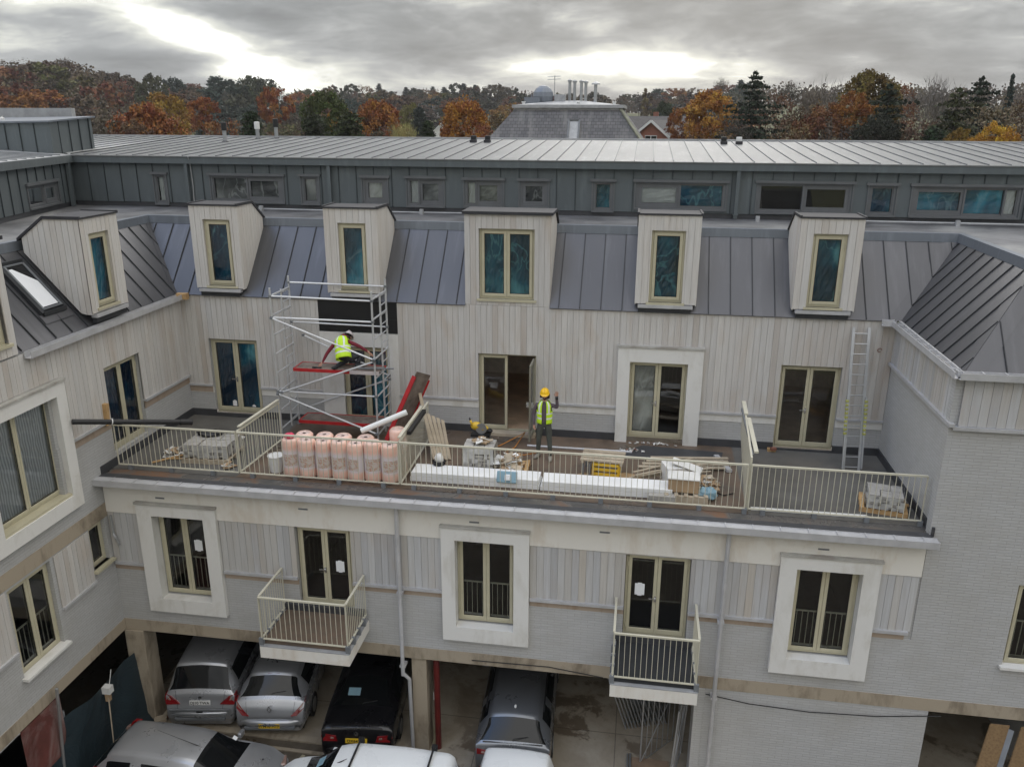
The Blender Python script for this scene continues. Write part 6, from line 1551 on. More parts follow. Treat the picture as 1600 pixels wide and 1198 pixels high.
    if rg_:
        za = st[rg_[0]]; m = MB(); m.tube([(0, za[0] + 0.01, za[1] + 0.03), (0.02, za[0] + 0.03, za[1] + 0.055), (0.36, za[0] + 0.075, za[1] + 0.10)], 0.009, 5); m.build('rear_wiper', 'black_plastic', t, local=True)
    if plate:
        pz, py = spec['plate']; py = min(py, ry(pz) - 0.012)
        m = MB(); m.rbox((0, py, pz), (0.52, 0.02, 0.115), rx=rad(-8)); po = m.build('number_plate', plate_mat, t, local=True)
        M = Matrix.Translation((0, py - 0.018, pz)) @ Matrix.Rotation(rad(82), 4, 'X')
        text_mesh(plate, 0.105, 'plate_black', 'plate_lettering', po, M, bold=0.0012)
    if rails:
        for sx in (-1, 1):
            m = MB(); xr = max(s[3] for s in st) * 0.93
            zt = max(s[1] for s in st); m.tube([(sx * xr, rails[0], zt - 0.02), (sx * xr, rails[0] + 0.15, zt + 0.035), (sx * xr, rails[1] - 0.15, zt + 0.03), (sx * xr, rails[1], zt - 0.03)], 0.018, 6)
            m.build('roof_rail', 'black_plastic', t, local=True)
    if extras: extras(t)
    return t

MPV = dict(st=[(-0.10, 0.42, 0.80, 0.6), (-0.08, 0.62, 0.84, 0.66), (-0.01, 0.80, 0.87, 0.70), (0.03, 0.98, 0.88, 0.74), (0.10, 1.10, 0.885, 0.74), (0.36, 1.60, 0.895, 0.66), (0.46, 1.67, 0.90, 0.645), (1.2, 1.72, 0.905, 0.64), (2.2, 1.72, 0.905, 0.63), (2.95, 1.66, 0.905, 0.61), (3.9, 1.10, 0.89, 0.66), (4.35, 0.98, 0.86, 0.66), (4.6, 0.74, 0.78, 0.6), (4.64, 0.5, 0.72, 0.5)],
           belt=0.98, rear=(4, 5), wind=(9, 10), side=[(0.55, 1.5), (1.58, 2.5), (2.58, 3.4)], axles=(0.95, 3.78), mir=3.25, mz=1.05, plate=(0.80, -0.035), bumper=0.50, lampw=0.74)
HAT = dict(st=[(-0.08, 0.40, 0.76, 0.6), (-0.06, 0.58, 0.83, 0.66), (0.02, 0.80, 0.86, 0.7), (0.12, 0.95, 0.875, 0.70), (0.20, 1.02, 0.88, 0.68), (0.55, 1.36, 0.89, 0.60), (0.66, 1.43, 0.895, 0.585), (1.3, 1.48, 0.90, 0.58), (2.2, 1.46, 0.90, 0.57), (2.6, 1.40, 0.90, 0.56), (3.35, 0.98, 0.88, 0.62), (3.9, 0.86, 0.85, 0.62), (4.2, 0.66, 0.76, 0.55), (4.24, 0.45, 0.7, 0.5)],
           belt=0.93, rear=(4, 5), wind=(9, 10), side=[(0.75, 1.3), (1.36, 2.05), (2.12, 2.85)], axles=(0.8, 3.4), mir=2.7, mz=1.0, plate=(0.42, -0.165), bumper=0.44, lampw=0.72)
SAL = dict(st=[(-0.08, 0.42, 0.78, 0.6), (-0.06, 0.60, 0.84, 0.7), (0.0, 0.84, 0.86, 0.74), (0.06, 0.99, 0.875, 0.76), (0.55, 1.04, 0.885, 0.72), (0.75, 1.06, 0.89, 0.68), (1.45, 1.38, 0.89, 0.52), (1.6, 1.42, 0.89, 0.51), (2.3, 1.45, 0.89, 0.51), (2.8, 1.39, 0.89, 0.51), (3.5, 1.0, 0.88, 0.62), (4.1, 0.9, 0.86, 0.62), (4.55, 0.7, 0.77, 0.55), (4.6, 0.5, 0.7, 0.5)],
           belt=0.92, rear=(5, 6), wind=(9, 10), side=[(1.25, 2.0), (2.08, 2.95)], axles=(0.95, 3.7), mir=2.85, mz=0.98, plate=(0.72, -0.075), bumper=0.42, lampw=0.70)
EST = dict(st=[(-0.08, 0.42, 0.78, 0.6), (-0.06, 0.60, 0.85, 0.7), (0.0, 0.84, 0.875, 0.74), (0.05, 0.96, 0.885, 0.74), (0.12, 1.02, 0.89, 0.70), (0.52, 1.36, 0.90, 0.60), (0.66, 1.42, 0.90, 0.585), (1.5, 1.47, 0.905, 0.58), (2.4, 1.46, 0.905, 0.58), (2.85, 1.40, 0.905, 0.57), (3.6, 1.0, 0.89, 0.64), (4.2, 0.9, 0.86, 0.64), (4.62, 0.7, 0.78, 0.55), (4.66, 0.5, 0.7, 0.5)],
           belt=0.93, rear=(4, 5), wind=(9, 10), side=[(0.72, 1.3), (1.38, 2.1), (2.18, 3.0)], axles=(0.95, 3.75), mir=2.95, mz=1.0, plate=(0.74, -0.06), bumper=0.42, lampw=0.72)
FOC = dict(EST, st=[(y * 0.89, z, w * 0.95, r * 0.97) for y, z, w, r in EST['st']], axles=(0.82, 3.3), side=[(0.5, 1.18), (1.24, 1.90), (1.96, 2.72)], mir=2.85)
VAN = dict(st=[(-0.05, 0.42, 0.78, 0.7), (-0.04, 0.8, 0.84, 0.74), (0.0, 1.05, 0.855, 0.76), (0.03, 1.3, 0.86, 0.74), (0.10, 1.66, 0.86, 0.70), (0.25, 1.76, 0.86, 0.70), (1.2, 1.81, 0.865, 0.70), (2.2, 1.80, 0.865, 0.68), (2.62, 1.72, 0.86, 0.64), (3.42, 1.14, 0.85, 0.66), (3.85, 1.0, 0.82, 0.64), (4.15, 0.78, 0.74, 0.55), (4.2, 0.5, 0.68, 0.5)],
           belt=1.1, rear=None, wind=(8, 9), side=[(2.1, 3.1)], axles=(0.75, 3.4), mir=2.95, mz=1.15, plate=(0.6, -0.08), bumper=0.42, lampw=0.74)

def cars():
    def emb(kind):
        def f(t):
            m = MB()
            if kind == 'diamond':
                for a, b in (((0, 0.085), (0.05, 0)), ((0.05, 0), (0, -0.085)), ((0, -0.085), (-0.05, 0)), ((-0.05, 0), (0, 0.085))): m.bar((a[0], -0.045 - 0.0, 0.82 + a[1]), (b[0], -0.045, 0.82 + b[1]), 0.02, 0.02)
                m.build('emblem', 'chrome', t, local=True)
                m = MB(); m.tube([(0.0, 0.95, 1.46), (0.0, 0.88, 1.58)], [0.03, 0.01], 6); m.build('aerial', 'black_plastic', t, local=True)
                m = MB(); m.rbox((0, 0.60, 1.40), (0.30, 0.05, 0.035)); m.build('brake_lamp', 'lamp_red', t, local=True)
            elif kind == 'star':
                for k in range(12):
                    a, b = 2 * math.pi * k / 12, 2 * math.pi * (k + 1) / 12
                    m.bar((0.045 * math.sin(a), -0.03, 0.88 + 0.045 * math.cos(a)), (0.045 * math.sin(b), -0.03, 0.88 + 0.045 * math.cos(b)), 0.01, 0.01)
                for k in range(3): a = 2 * math.pi * k / 3; m.bar((0, -0.03, 0.88), (0.045 * math.sin(a), -0.03, 0.88 + 0.045 * math.cos(a)), 0.01, 0.01)
                m.build('emblem', 'chrome', t, local=True)
                m = MB(); m.bar((-0.62, 0.03, 1.0), (0.62, 0.03, 1.0), 0.02, 0.015); m.build('chrome_strip', 'chrome', t, local=True)
                m = MB(); m.rbox((-0.25, 1.05, 1.235), (0.3, 0.2, 0.01), rx=rad(24)); m.build('parcel_shelf_paper', 'pale_blue_plastic', t, local=True)
            elif kind == 'round':
                m.tube([(0, -0.01, 0.88), (0, -0.03, 0.88)], 0.045, 14); m.build('emblem', 'plate_black', t, local=True)
                m = MB(); m.tube([(0, 0.9, 1.43), (0, 0.78, 1.50), (0, 0.74, 1.47)], [0.02, 0.03, 0.02], 6); m.build('aerial', 'white_pvc', t, local=True)
                m = MB(); m.bar((-0.7, 0.09, 1.0), (0.7, 0.09, 1.0), 0.025, 0.02); m.build('chrome_strip', 'chrome', t, local=True)
                m = MB(); m.tube([(0.0, 0.12, 1.04), (0.32, 0.2, 1.10)], 0.012, 5); m.build('wiper', 'black_plastic', t, local=True)
            elif kind == 'oval':
                m.blob((0, -0.0, 0.93), (0.05, 0.012, 0.028), 10); m.build('emblem', 'plate_black', t, local=True)
                m = MB(); m.box(-0.7, 0.7, -0.17, -0.15, 0.53, 0.56); m.box(-0.75, 0.75, -0.15, -0.1, 0.64, 0.67); m.build('bumper_strip', 'trim_grey', t, local=True)
                m = MB(); m.box(-0.08, 0.08, -0.145, -0.11, 0.58, 0.61); m.build('lock_slot', 'black_plastic', t, local=True)
        return f
    def at_rear(x, y, rz): return (x, y, G + 0.005)
    car('silver_people_carrier', MPV, 'silver_paint', (-10.42, 15.95, G), rad(9), 'silver people carrier with white number plate parked in the garage corner by the column', 'DJ10 TWA', 'plate_white', lamp_h=0.86, shape='almond', extras=emb('oval'))
    car('silver_hatchback', HAT, 'silver_paint', (-8.58, 15.98, G), rad(9), 'silver hatchback with rounded rear window and yellow plate parked beside the people carrier', 'WM10 HYP', lamp_h=0.80, shape='swept', extras=emb('diamond'))
    car('black_saloon', SAL, 'black_paint', (-6.12, 15.42, G), rad(7), 'black saloon car with yellow plate parked beside the garage column', 'OX64 YJR', lamp_h=0.76, shape='wide', extras=emb('star'))
    car('grey_estate_car', EST, 'grey_paint', (-2.36, 15.45, G), rad(3), 'dark grey estate car with roof rails parked right of the red standpipe', None, lamp_h=0.80, shape='slim', rails=(0.7, 2.7), extras=emb('round'))
    def est_x(t):
        m = MB(); m.tube([(0.05, 2.45, 1.44), (0.1, 1.9, 1.66), (0.15, 1.5, 1.84)], [0.012, 0.006, 0.004], 5); m.build('aerial', 'black_plastic', t, local=True)
        for p in ((-0.48, 2.98, 1.31), (0.42, 3.3, 1.08)):
            m = MB(); m.rbox(p, (0.1, 0.1, 0.006), rx=rad(-29)); m.build('permit', 'paper', t, local=True)
        for x in (-0.3, 0.3): m = MB(); m.rbox((x, 3.72, 0.985), (0.03, 0.03, 0.02)); m.build('washer_jet', 'black_plastic', t, local=True)
    car('silver_estate_car', FOC, 'silver_paint', (-11.62, 13.93, G), rad(-91), 'silver estate car parked across the front beside the blue tarpaulin fence', None, lamp_h=0.95, shape='tall', extras=est_x)
    def bars(t):
        for yy in (0.55, 2.2):
            m = MB(); m.bar((-0.72, yy, 1.87), (0.72, yy, 1.87), 0.04, 0.03)
            for s in (-1, 1): m.rbox((s * 0.70, yy, 1.80), (0.09, 0.12, 0.13))
            m.build('roof_bar', 'black_plastic', t, local=True)
        m = MB(); m.rbox((0.25, 2.98, 1.53), (0.26, 0.2, 0.006), rx=rad(-36)); m.build('dashboard_paper', 'pale_blue_plastic', t, local=True)
        m = MB(); m.tube([(0, 2.55, 1.75), (0.02, 2.3, 1.9)], [0.02, 0.005], 5); m.build('aerial', 'black_plastic', t, local=True)
    car('white_van', VAN, 'white_paint', (-3.32, 13.55, G), rad(91), 'white van with two black roof bars parked across behind the black saloon', None, kind='van', group='white vans in the car park', extras=bars)
    car('white_van', VAN, 'white_paint', (-2.10, 14.72, G), rad(181), 'white van with a plain roof parked end on behind the grey estate car', None, kind='van', group='white vans in the car park')
# ------------------------------------------------------------------ people
def skin(name, verts, edges, radii, mats, parent, sub=2, root=0):
    me = bpy.data.meshes.new(name); me.from_pydata([tuple(v) for v in verts], edges, [])
    o = bpy.data.objects.new(name, me); COL.objects.link(o)
    md = o.modifiers.new('s', 'SKIN'); md.use_smooth_shade = True; md.branch_smoothing = 0.4
    for i, r in enumerate(radii):
        sv = me.skin_vertices[0].data[i]; sv.radius = r if isinstance(r, tuple) else (r, r); sv.use_root = (i == root)
    o.modifiers.new('u', 'SUBSURF').levels = sub
    dg = bpy.context.evaluated_depsgraph_get(); dg.update()
    m2 = bpy.data.meshes.new_from_object(o.evaluated_get(dg)); bpy.data.objects.remove(o); bpy.data.meshes.remove(me)
    m2.name = name; m2.materials.clear()
    for m in mats: m2.materials.append(MAT[m])
    m2.polygons.foreach_set('use_smooth', [True] * len(m2.polygons))
    o = bpy.data.objects.new(name, m2); COL.objects.link(o); o.parent = parent
    return o

def arm_hand(S, E_, Wr, H, palm_n, rs=(0.058, 0.046, 0.036), curl=0.3, thumb=1):
    """list of skin verts/edges/radii for one arm ending in five fingers"""
    S, E_, Wr, H = map(Vector, (S, E_, Wr, H)); d = (H - Wr).normalized(); n = Vector(palm_n).normalized(); s = d.cross(n).normalized()
    V = [S, (S + E_) / 2, E_, (E_ + Wr) / 2, Wr, Wr + d * 0.05, Wr + d * 0.085]; Rr = [rs[0], rs[0] * 0.9, rs[1], rs[1] * 0.9, (rs[2], rs[2] * 0.8), (0.036, 0.02), (0.040, 0.018)]
    Ed = [(i, i + 1) for i in range(6)]
    for k, (off, L) in enumerate(((-0.030, 0.066), (-0.010, 0.078), (0.011, 0.074), (0.031, 0.058))):
        b = V[6] + s * off; c = (d + n * curl).normalized(); e = (d + n * curl * 2.6).normalized()
        i0 = len(V); V += [b + d * 0.012, b + d * 0.012 + c * L * 0.5, b + d * 0.012 + c * L * 0.5 + e * L * 0.5]; Rr += [0.0105, 0.0092, 0.0075]; Ed += [(6, i0), (i0, i0 + 1), (i0 + 1, i0 + 2)]
    i0 = len(V); b = V[5]; V += [b - s * thumb * 0.036 + d * 0.005, b - s * thumb * 0.058 + d * 0.035, b - s * thumb * 0.062 + d * 0.062]; Rr += [0.013, 0.011, 0.009]; Ed += [(5, i0), (i0, i0 + 1), (i0 + 1, i0 + 2)]
    return V, Ed, Rr

def merge(parts):
    V, E_, Rr = [], [], []
    for (v, e, r, attach) in parts:
        b = len(V); V += [Vector(x) for x in v]; E_ += [(a + b, c + b) for a, c in e]; Rr += r
        if attach is not None: E_.append((attach, b))
    return V, E_, Rr

def paint_faces(o, rule):
    for p in o.data.polygons: p.material_index = rule(p.center)

def head(parent, c, fwd, up, skin_m='skin', hair='dark_hair', beard=False):
    c = Vector(c); f = Vector(fwd).normalized(); u = Vector(up).normalized(); r = f.cross(u).normalized(); u = r.cross(f)
    m = MB(); n = 16; k = 12
    for i in range(k + 1):
        th = math.pi * i / k
        for j in range(n):
            ph = 2 * math.pi * j / n; x = math.sin(th) * math.cos(ph); y = math.sin(th) * math.sin(ph); z = math.cos(th)
            wx = 0.075 * (1 - 0.22 * max(0, -z)); wy = 0.095 * (1 - 0.10 * max(0, -z)); p = Vector((x * wx, y * wy, z * 0.118))
            if y > 0.2 and abs(x) < 0.22 and -0.42 < z < 0.15: p.y += 0.022 * (1 - abs(x) / 0.22)      # nose
            if y > 0.4 and 0.12 < abs(x) < 0.5 and 0.0 < z < 0.28: p.y -= 0.010                       # eye sockets
            if y > 0.3 and z < -0.75: p.y += 0.014                                                      # chin
            m.v.append(tuple(c + r * p.x + f * p.y + u * p.z))
    for i in range(k):
        for j in range(n):
            j2 = (j + 1) % n; zz = math.cos(math.pi * (i + .5) / k); yy = math.sin(2 * math.pi * (j + .5) / n)
            mi = 1 if (zz > 0.45 or yy < -0.15) else (1 if beard and zz < -0.35 else 0)
            m.f.append((i * n + j, (i + 1) * n + j, (i + 1) * n + j2, i * n + j2)); m.m.append(mi); m.t.append(0.5)
    h = m.build('head', [skin_m, hair], parent, smooth=True)
    e = MB()
    for s in (-1, 1):
        e.blob(c + r * s * 0.030 + f * 0.083 + u * 0.012, 0.010, 6, 0)
        e.blob(c + r * s * 0.078 - f * 0.005 - u * 0.005, (0.012, 0.02, 0.03), 8, 1)
    e.blob(c + f * 0.092 - u * 0.052, (0.024, 0.008, 0.006), 8, 2)
    e.build('face_features', ['black_plastic', 'skin', 'lamp_red'], h)
    return h

def helmet(parent, c, fwd, up, mat):
    c = Vector(c); f = Vector(fwd).normalized(); u = Vector(up).normalized(); r = f.cross(u).normalized(); u = r.cross(f)
    m = MB(); n = 20; k = 7
    for i in range(k + 1):
        th = (math.pi / 2) * i / k
        for j in range(n):
            ph = 2 * math.pi * j / n; m.v.append(tuple(c + r * 0.112 * math.sin(th) * math.cos(ph) + f * 0.136 * math.sin(th) * math.sin(ph) + u * (0.02 + 0.118 * math.cos(th))))
    for i in range(k):
        for j in range(n): j2 = (j + 1) % n; m.f.append((i * n + j, (i + 1) * n + j, (i + 1) * n + j2, i * n + j2)); m.m.append(0); m.t.append(0.5)
    b = len(m.v)      # brim, longer at the front
    for j in range(n):
        ph = 2 * math.pi * j / n; q = 1.10 + 0.28 * max(0, math.sin(ph)); m.v.append(tuple(c + r * 0.112 * 1.08 * math.cos(ph) + f * 0.136 * q * math.sin(ph) + u * (0.008 - 0.012 * max(0, math.sin(ph)))))
    for j in range(n): j2 = (j + 1) % n; m.f.append((k * n + j, b + j, b + j2, k * n + j2)); m.m.append(0); m.t.append(0.5)
    m.tube([c + f * 0.13 + u * 0.05, c + f * 0.07 + u * 0.13, c + u * 0.143, c - f * 0.08 + u * 0.125, c - f * 0.13 + u * 0.05], 0.010, 5)
    return m.build('hard_hat', mat, parent, smooth=True)

def vest_open(parent, M, mats):
    """sleeveless waistcoat round a torso: rings from hem to shoulder, open at the front; M maps local (x right, y front, z up) to world"""
    rings = [(0.0, 0.185, 0.125), (0.12, 0.182, 0.128), (0.25, 0.185, 0.135), (0.36, 0.195, 0.135), (0.46, 0.190, 0.125), (0.53, 0.15, 0.095), (0.57, 0.09, 0.07)]
    m = MB(); n = 26; idx = {}
    ang = [math.pi / 2 + 0.30 + (2 * math.pi - 0.60) * j / (n - 1) for j in range(n)]
    zz = []; 
    for (z0, a0, b0), (z1, a1, b1) in zip(rings, rings[1:]):
        for q in range(3): zz.append((z0 + (z1 - z0) * q / 3, a0 + (a1 - a0) * q / 3, b0 + (b1 - b0) * q / 3))
    zz.append(rings[-1])
    for i, (z, a, b) in enumerate(zz):
        for j, an in enumerate(ang):
            wob = 1 + 0.02 * math.sin(an * 7 + z * 20)
            idx[i, j] = len(m.v); m.v.append(tuple(M @ Vector((a * math.cos(an) * wob, b * math.sin(an) * wob, z))))
    for i in range(len(zz) - 1):
        zm = (zz[i][0] + zz[i + 1][0]) / 2
        for j in range(n - 1):
            am = (ang[j] + ang[j + 1]) / 2; cx = abs(math.cos(am))
            if zm > 0.33 and cx > 0.86: continue            # arm holes
            mi = 1 if (0.10 < zm < 0.16 or 0.24 < zm < 0.30) else (1 if zm > 0.30 and 0.42 < cx < 0.62 else 0)
            m.f.append((idx[i, j], idx[i, j + 1], idx[i + 1, j + 1], idx[i + 1, j])); m.m.append(mi); m.t.append(0.5)
    o = m.build('hi_vis_vest', mats, parent, smooth=True, fixn=False)
    sd = o.modifiers.new('t', 'SOLIDIFY'); sd.thickness = 0.006; sd.offset = 1
    return o

def foot(m, a, fwd, r=0.05, mi=0):
    a = Vector(a); f = Vector(fwd).normalized()
    m.tube([a - f * 0.07 + Vector((0, 0, 0.045)), a + Vector((0, 0, 0.05)), a + f * 0.10 + Vector((0, 0, 0.038)), a + f * 0.19 + Vector((0, 0, 0.03))], [0.042, 0.052, 0.048, 0.032], 8, mi)

def standing_worker():
    x, y = -2.10, 18.72
    t = thing('person', (x, y, 0), 'worker in yellow hard hat and open hi-vis vest standing on the terrace, arm raised', 'person')
    # local frame: faces the camera (-Y); x right in the picture
    P = lambda a, b, c: Vector((x + a, y + b, c))
    core = [P(0, 0, 0.93), P(0, -0.01, 1.06), P(0, -0.02, 1.22), P(0, 0, 1.38), P(0, 0.01, 1.46), P(0, 0.0, 1.53)]
    cr_ = [(0.155, 0.115), (0.15, 0.12), (0.165, 0.125), (0.155, 0.11), (0.085, 0.08), (0.055, 0.055)]
    ce = [(0, 1), (1, 2), (2, 3), (3, 4), (4, 5)]
    legL = [P(-0.10, 0.0, 0.86), P(-0.13, -0.02, 0.48), P(-0.15, 0.03, 0.09)]; legR = [P(0.10, 0.0, 0.86), P(0.135, -0.05, 0.47), P(0.17, -0.10, 0.09)]
    al = arm_hand(P(-0.19, 0.01, 1.38), P(-0.27, 0.03, 1.12), P(-0.25, -0.03, 0.89), P(-0.24, -0.06, 0.80), (0.9, -0.3, 0.1), curl=0.45, thumb=1)
    ar = arm_hand(P(0.19, 0.0, 1.38), P(0.31, -0.06, 1.34), P(0.30, -0.11, 1.61), P(0.30, -0.12, 1.70), (0, -1, 0.1), curl=0.05, thumb=1)
    V, E_, Rr = merge([(core, ce, cr_, None), (legL, [(0, 1), (1, 2)], [(0.095, 0.1), 0.068, 0.052], 0), (legR, [(0, 1), (1, 2)], [(0.095, 0.1), 0.068, 0.052], 0), (*al, 3), (*ar, 3)])
    Z0 = V[0]
    def rule(c):
        if c.z < 0.97 and abs(c.x - x) < 0.24 and not (c.x - x < -0.2 and c.z > 0.62): return 1
        if (c.x - x < -0.18 and c.z < 0.87) or (c.x - x > 0.2 and c.z > 1.62) or (c.z > 1.49 and abs(c.x - x) < 0.08): return 2
        return 0
    o = skin('body', V, E_, Rr, ['grey_knit', 'work_trousers', 'skin'], None); paint_faces(o, rule)
    o.data.transform(WM[t.name].inverted()); o.parent = t
    hd = head(t, P(0, -0.03, 1.63), (0.05, -1, -0.05), (0, 0, 1), beard=True)
    helmet(t, P(0.0, -0.02, 1.675), (0.05, -1, -0.1), (0, 0.05, 1), 'helmet_yellow')
    m = MB(); m.tube([P(-0.09, 0.02, 1.56), P(-0.095, 0.02, 1.66), P(0, 0.07, 1.70), P(0.095, 0.02, 1.66), P(0.09, 0.02, 1.56), P(0, 0.06, 1.52)], 0.03, 8); m.build('hood', 'dark_hair', t, smooth=True)
    M = Matrix.Translation((x, y, 0.92)) @ Matrix.Rotation(math.pi, 4, 'Z')
    vest_open(t, M, ['hi_vis', 'reflective'])
    m = MB(); foot(m, P(-0.15, 0.03, 0), (-0.35, -1, 0)); m.build('boot', 'boots', t, smooth=True)
    m = MB(); foot(m, P(0.17, -0.10, 0), (0.1, -1, 0)); m.build('boot', 'boots', t, smooth=True)
    m = MB(); m.tube([P(0.265, -0.12, 1.61), P(0.335, -0.12, 1.615)], 0.045, 10); m.build('wristband', 'black_plastic', t)

def kneeling_worker():
    # kneels and leans on the upper scaffold platform, back to the camera
    z = 1.915; x, y = -7.40, 19.22
    t = thing('person', (x, y, z), 'worker in pale hard hat, hi-vis vest and maroon sleeves kneeling on the upper scaffold deck', 'person')
    P = lambda a, b, c: Vector((x + a, y + b, z + c))
    core = [P(0.10, -0.02, 0.27), P(0.07, 0.03, 0.38), P(0.01, 0.11, 0.50), P(0.0, 0.22, 0.60), P(0.02, 0.30, 0.64), P(0.05, 0.36, 0.66)]
    cr_ = [(0.18, 0.15), (0.175, 0.14), (0.185, 0.145), (0.17, 0.13), (0.10, 0.09), (0.06, 0.06)]
    legL = [P(0.02, 0.06, 0.24), P(0.10, 0.40, 0.11), P(0.0, 0.10, 0.08), P(-0.05, -0.14, 0.07)]; legR = [P(0.22, 0.02, 0.24), P(0.50, 0.18, 0.30), P(0.42, 0.06, 0.09)]
    al = arm_hand(P(-0.20, 0.18, 0.56), P(-0.36, 0.04, 0.34), P(-0.46, -0.06, 0.12), P(-0.53, -0.10, 0.05), (-0.2, 0.2, -1), curl=0.35, thumb=-1)
    ar = arm_hand(P(0.18, 0.20, 0.62), P(0.46, 0.18, 0.52), P(0.68, 0.20, 0.38), P(0.75, 0.22, 0.31), (0.3, 0.3, -1), curl=0.4, thumb=1)
    V, E_, Rr = merge([(core, [(i, i + 1) for i in range(5)], cr_, None), (legL, [(0, 1), (1, 2), (2, 3)], [0.115, 0.085, 0.065, 0.055], 0), (legR, [(0, 1), (1, 2)], [0.115, 0.085, 0.06], 0), (*al, 3), (*ar, 3)])
    o = skin('body', V, E_, Rr, ['maroon_knit', 'dark_trousers', 'skin'], None)
    def rule(c):
        a, b, q = c.x - x, c.y - y, c.z - z
        if a < -0.45 and q < 0.15: return 2
        if a > 0.67 and q < 0.42: return 2
        if q < 0.36 and a > -0.2 and a < 0.60: return 1
        return 0
    paint_faces(o, rule); o.data.transform(WM[t.name].inverted()); o.parent = t
    head(t, P(0.08, 0.44, 0.67), (0.15, 0.7, -0.75), (0.1, 0.65, 0.75))
    helmet(t, P(0.09, 0.46, 0.70), (0.15, 0.7, -0.75), (0.1, 0.65, 0.75), 'helmet_white')
    m = MB(); m.tube([P(-0.09, 0.24, 0.70), P(0.02, 0.27, 0.76), P(0.13, 0.26, 0.71)], [0.04, 0.06, 0.04], 8); m.build('hood', 'maroon_knit', t, smooth=True)
    up = (core[3] - core[0]).normalized(); fr = Vector((0.12, 1, -0.9)); fr = (fr - up * fr.dot(up)).normalized(); rt = fr.cross(up)
    M = Matrix(((rt.x, fr.x, up.x, 0), (rt.y, fr.y, up.y, 0), (rt.z, fr.z, up.z, 0), (0, 0, 0, 1)))
    M = Matrix.Translation(core[0] - up * 0.06 + Vector((0.0, -0.015, 0.02))) @ M @ Matrix.Scale(1.08, 4)
    vest_open(t, M, ['hi_vis', 'reflective'])
    m = MB(); foot(m, P(0.42, 0.06, 0.0), (0.9, 0.4, 0)); m.build('boot', 'dark_trousers', t, smooth=True)
    m = MB(); m.tube([P(-0.05, -0.10, 0.05), P(-0.08, -0.25, 0.045), P(-0.1, -0.33, 0.07)], [0.045, 0.045, 0.03], 8); m.build('boot', 'dark_trousers', t, smooth=True)
# ------------------------------------------------------------------ things on the terrace and in the yard
def scaffold():
    x0, x1, y0, y1 = -8.98, -6.38, 18.86, 20.0; ym = 19.5
    t = thing('scaffold_tower', (-7.8, 19.4, 0), 'aluminium scaffold tower with two red edged platforms standing against the rear wall', 'scaffold')
    al = 'bright_aluminium'; H = 3.97
    for x in (x0, x1):
        m = MB()
        for yy, h in ((y0, H), (ym, H - 0.15), (y1, H + 0.1)): m.tube([(x, yy, 0.12), (x, yy, h)], 0.026, 8)
        for k in range(8): m.tube([(x, y0, 0.27 + 0.5 * k), (x, y1 if k % 2 == 0 or k == 7 else ym, 0.27 + 0.5 * k)], 0.023, 6)
        m.build('ladder_frame', al, t)
        m = MB()
        for k in range(15): m.tube([(x, ym, 0.3 + 0.245 * k), (x, y1, 0.3 + 0.245 * k)], 0.015, 6)
        m.build('rungs', al, t)
    for nm, segs, r in (('guard_rail', [((x0, y0, 3.77), (x1, y0, 3.74)), ((x0, y0, 3.23), (x1, y0, 3.22)), ((x0, y1, 3.9), (x1, y1, 3.88)), ((x0, y1, 2.85), (x1, y1, 2.82))], 0.023),
                        ('diagonal_brace', [((x0, y0 - .03, 3.22), (x1, y0 - .03, 2.26)), ((x0 + 0.12, y0 - .05, 1.29), (x1, y0 - .03, 2.22)), ((x0, y0 - .03, 1.24), (x1 - 0.02, y0 - 0.03, 0.30)), ((x0 + 0.3, y1, 2.5), (x1, y1, 1.5)), ((x0 + 0.3, y1, 0.5), (x1, y1, 1.4))], 0.024),
                        ('lower_rail', [((x0, y0, 1.30), (x1, y0, 1.30))], 0.023)):
        for a, b in segs:
            m = MB(); m.tube([a, b], r, 8); m.build(nm, al, t)
            m = MB()
            for q in (a, b): m.rbox(q, (0.07, 0.07, 0.06))
            m.build('coupler', 'trim_grey', t)
    for x in (x0, x1):
        for yy in (y0, y1):
            m = MB(); m.tube([(x, yy, 0.12), (x, yy, 0.02)], 0.02, 6); m.lathe((x, yy, 0.0), [(0.07, 0), (0.07, 0.02)], 8); m.build('foot', 'trim_grey', t)
    for z, xa, xb, ya, yb in ((1.90, x0 + 0.42, x1 + 0.08, 18.92, 19.52), (0.50, x0 + 0.46, x1 + 0.02, 18.92, 19.52)):
        m = MB(); m.box(xa + 0.02, xb - 0.02, ya + 0.03, yb - 0.03, z - 0.02, z + 0.012); p = m.build('platform', 'plywood_dirty', t)
        m = MB(); xm = xa + (xb - xa) * 0.66
        m.box(xa, xm, ya, ya + 0.03, z - 0.06, z + 0.02); m.box(xa, xb, yb - 0.03, yb, z - 0.06, z + 0.02); m.box(xa, xa + 0.03, ya + 0.03, yb - 0.03, z - 0.07, z + 0.02); m.build('platform_edge', 'red_paint', p)
        m = MB(); m.box(xm, xb, ya, ya + 0.03, z - 0.06, z + 0.02); m.build('platform_edge', 'helmet_white' if z > 1 else 'red_paint', p)
    # tool on the upper deck
    m = MB(); m.tube([(-6.9, 19.1, 1.94), (-6.35, 19.15, 1.95), (-6.0, 19.2, 1.95)], 0.022, 6); solo(m, 'steel_bar', 'trim_grey', 'dark bar sticking out beyond the right end of the upper scaffold platform', 'bar')
    m = MB(); m.box(-8.08, -7.98, 19.0, 19.06, 1.915, 1.95); m.tube([(-7.98, 19.03, 1.93), (-7.85, 19.05, 1.93)], 0.018, 6); solo(m, 'hand_tool', 'black_plastic', 'black hand tool lying by the kneeling worker on the scaffold platform', 'tool')

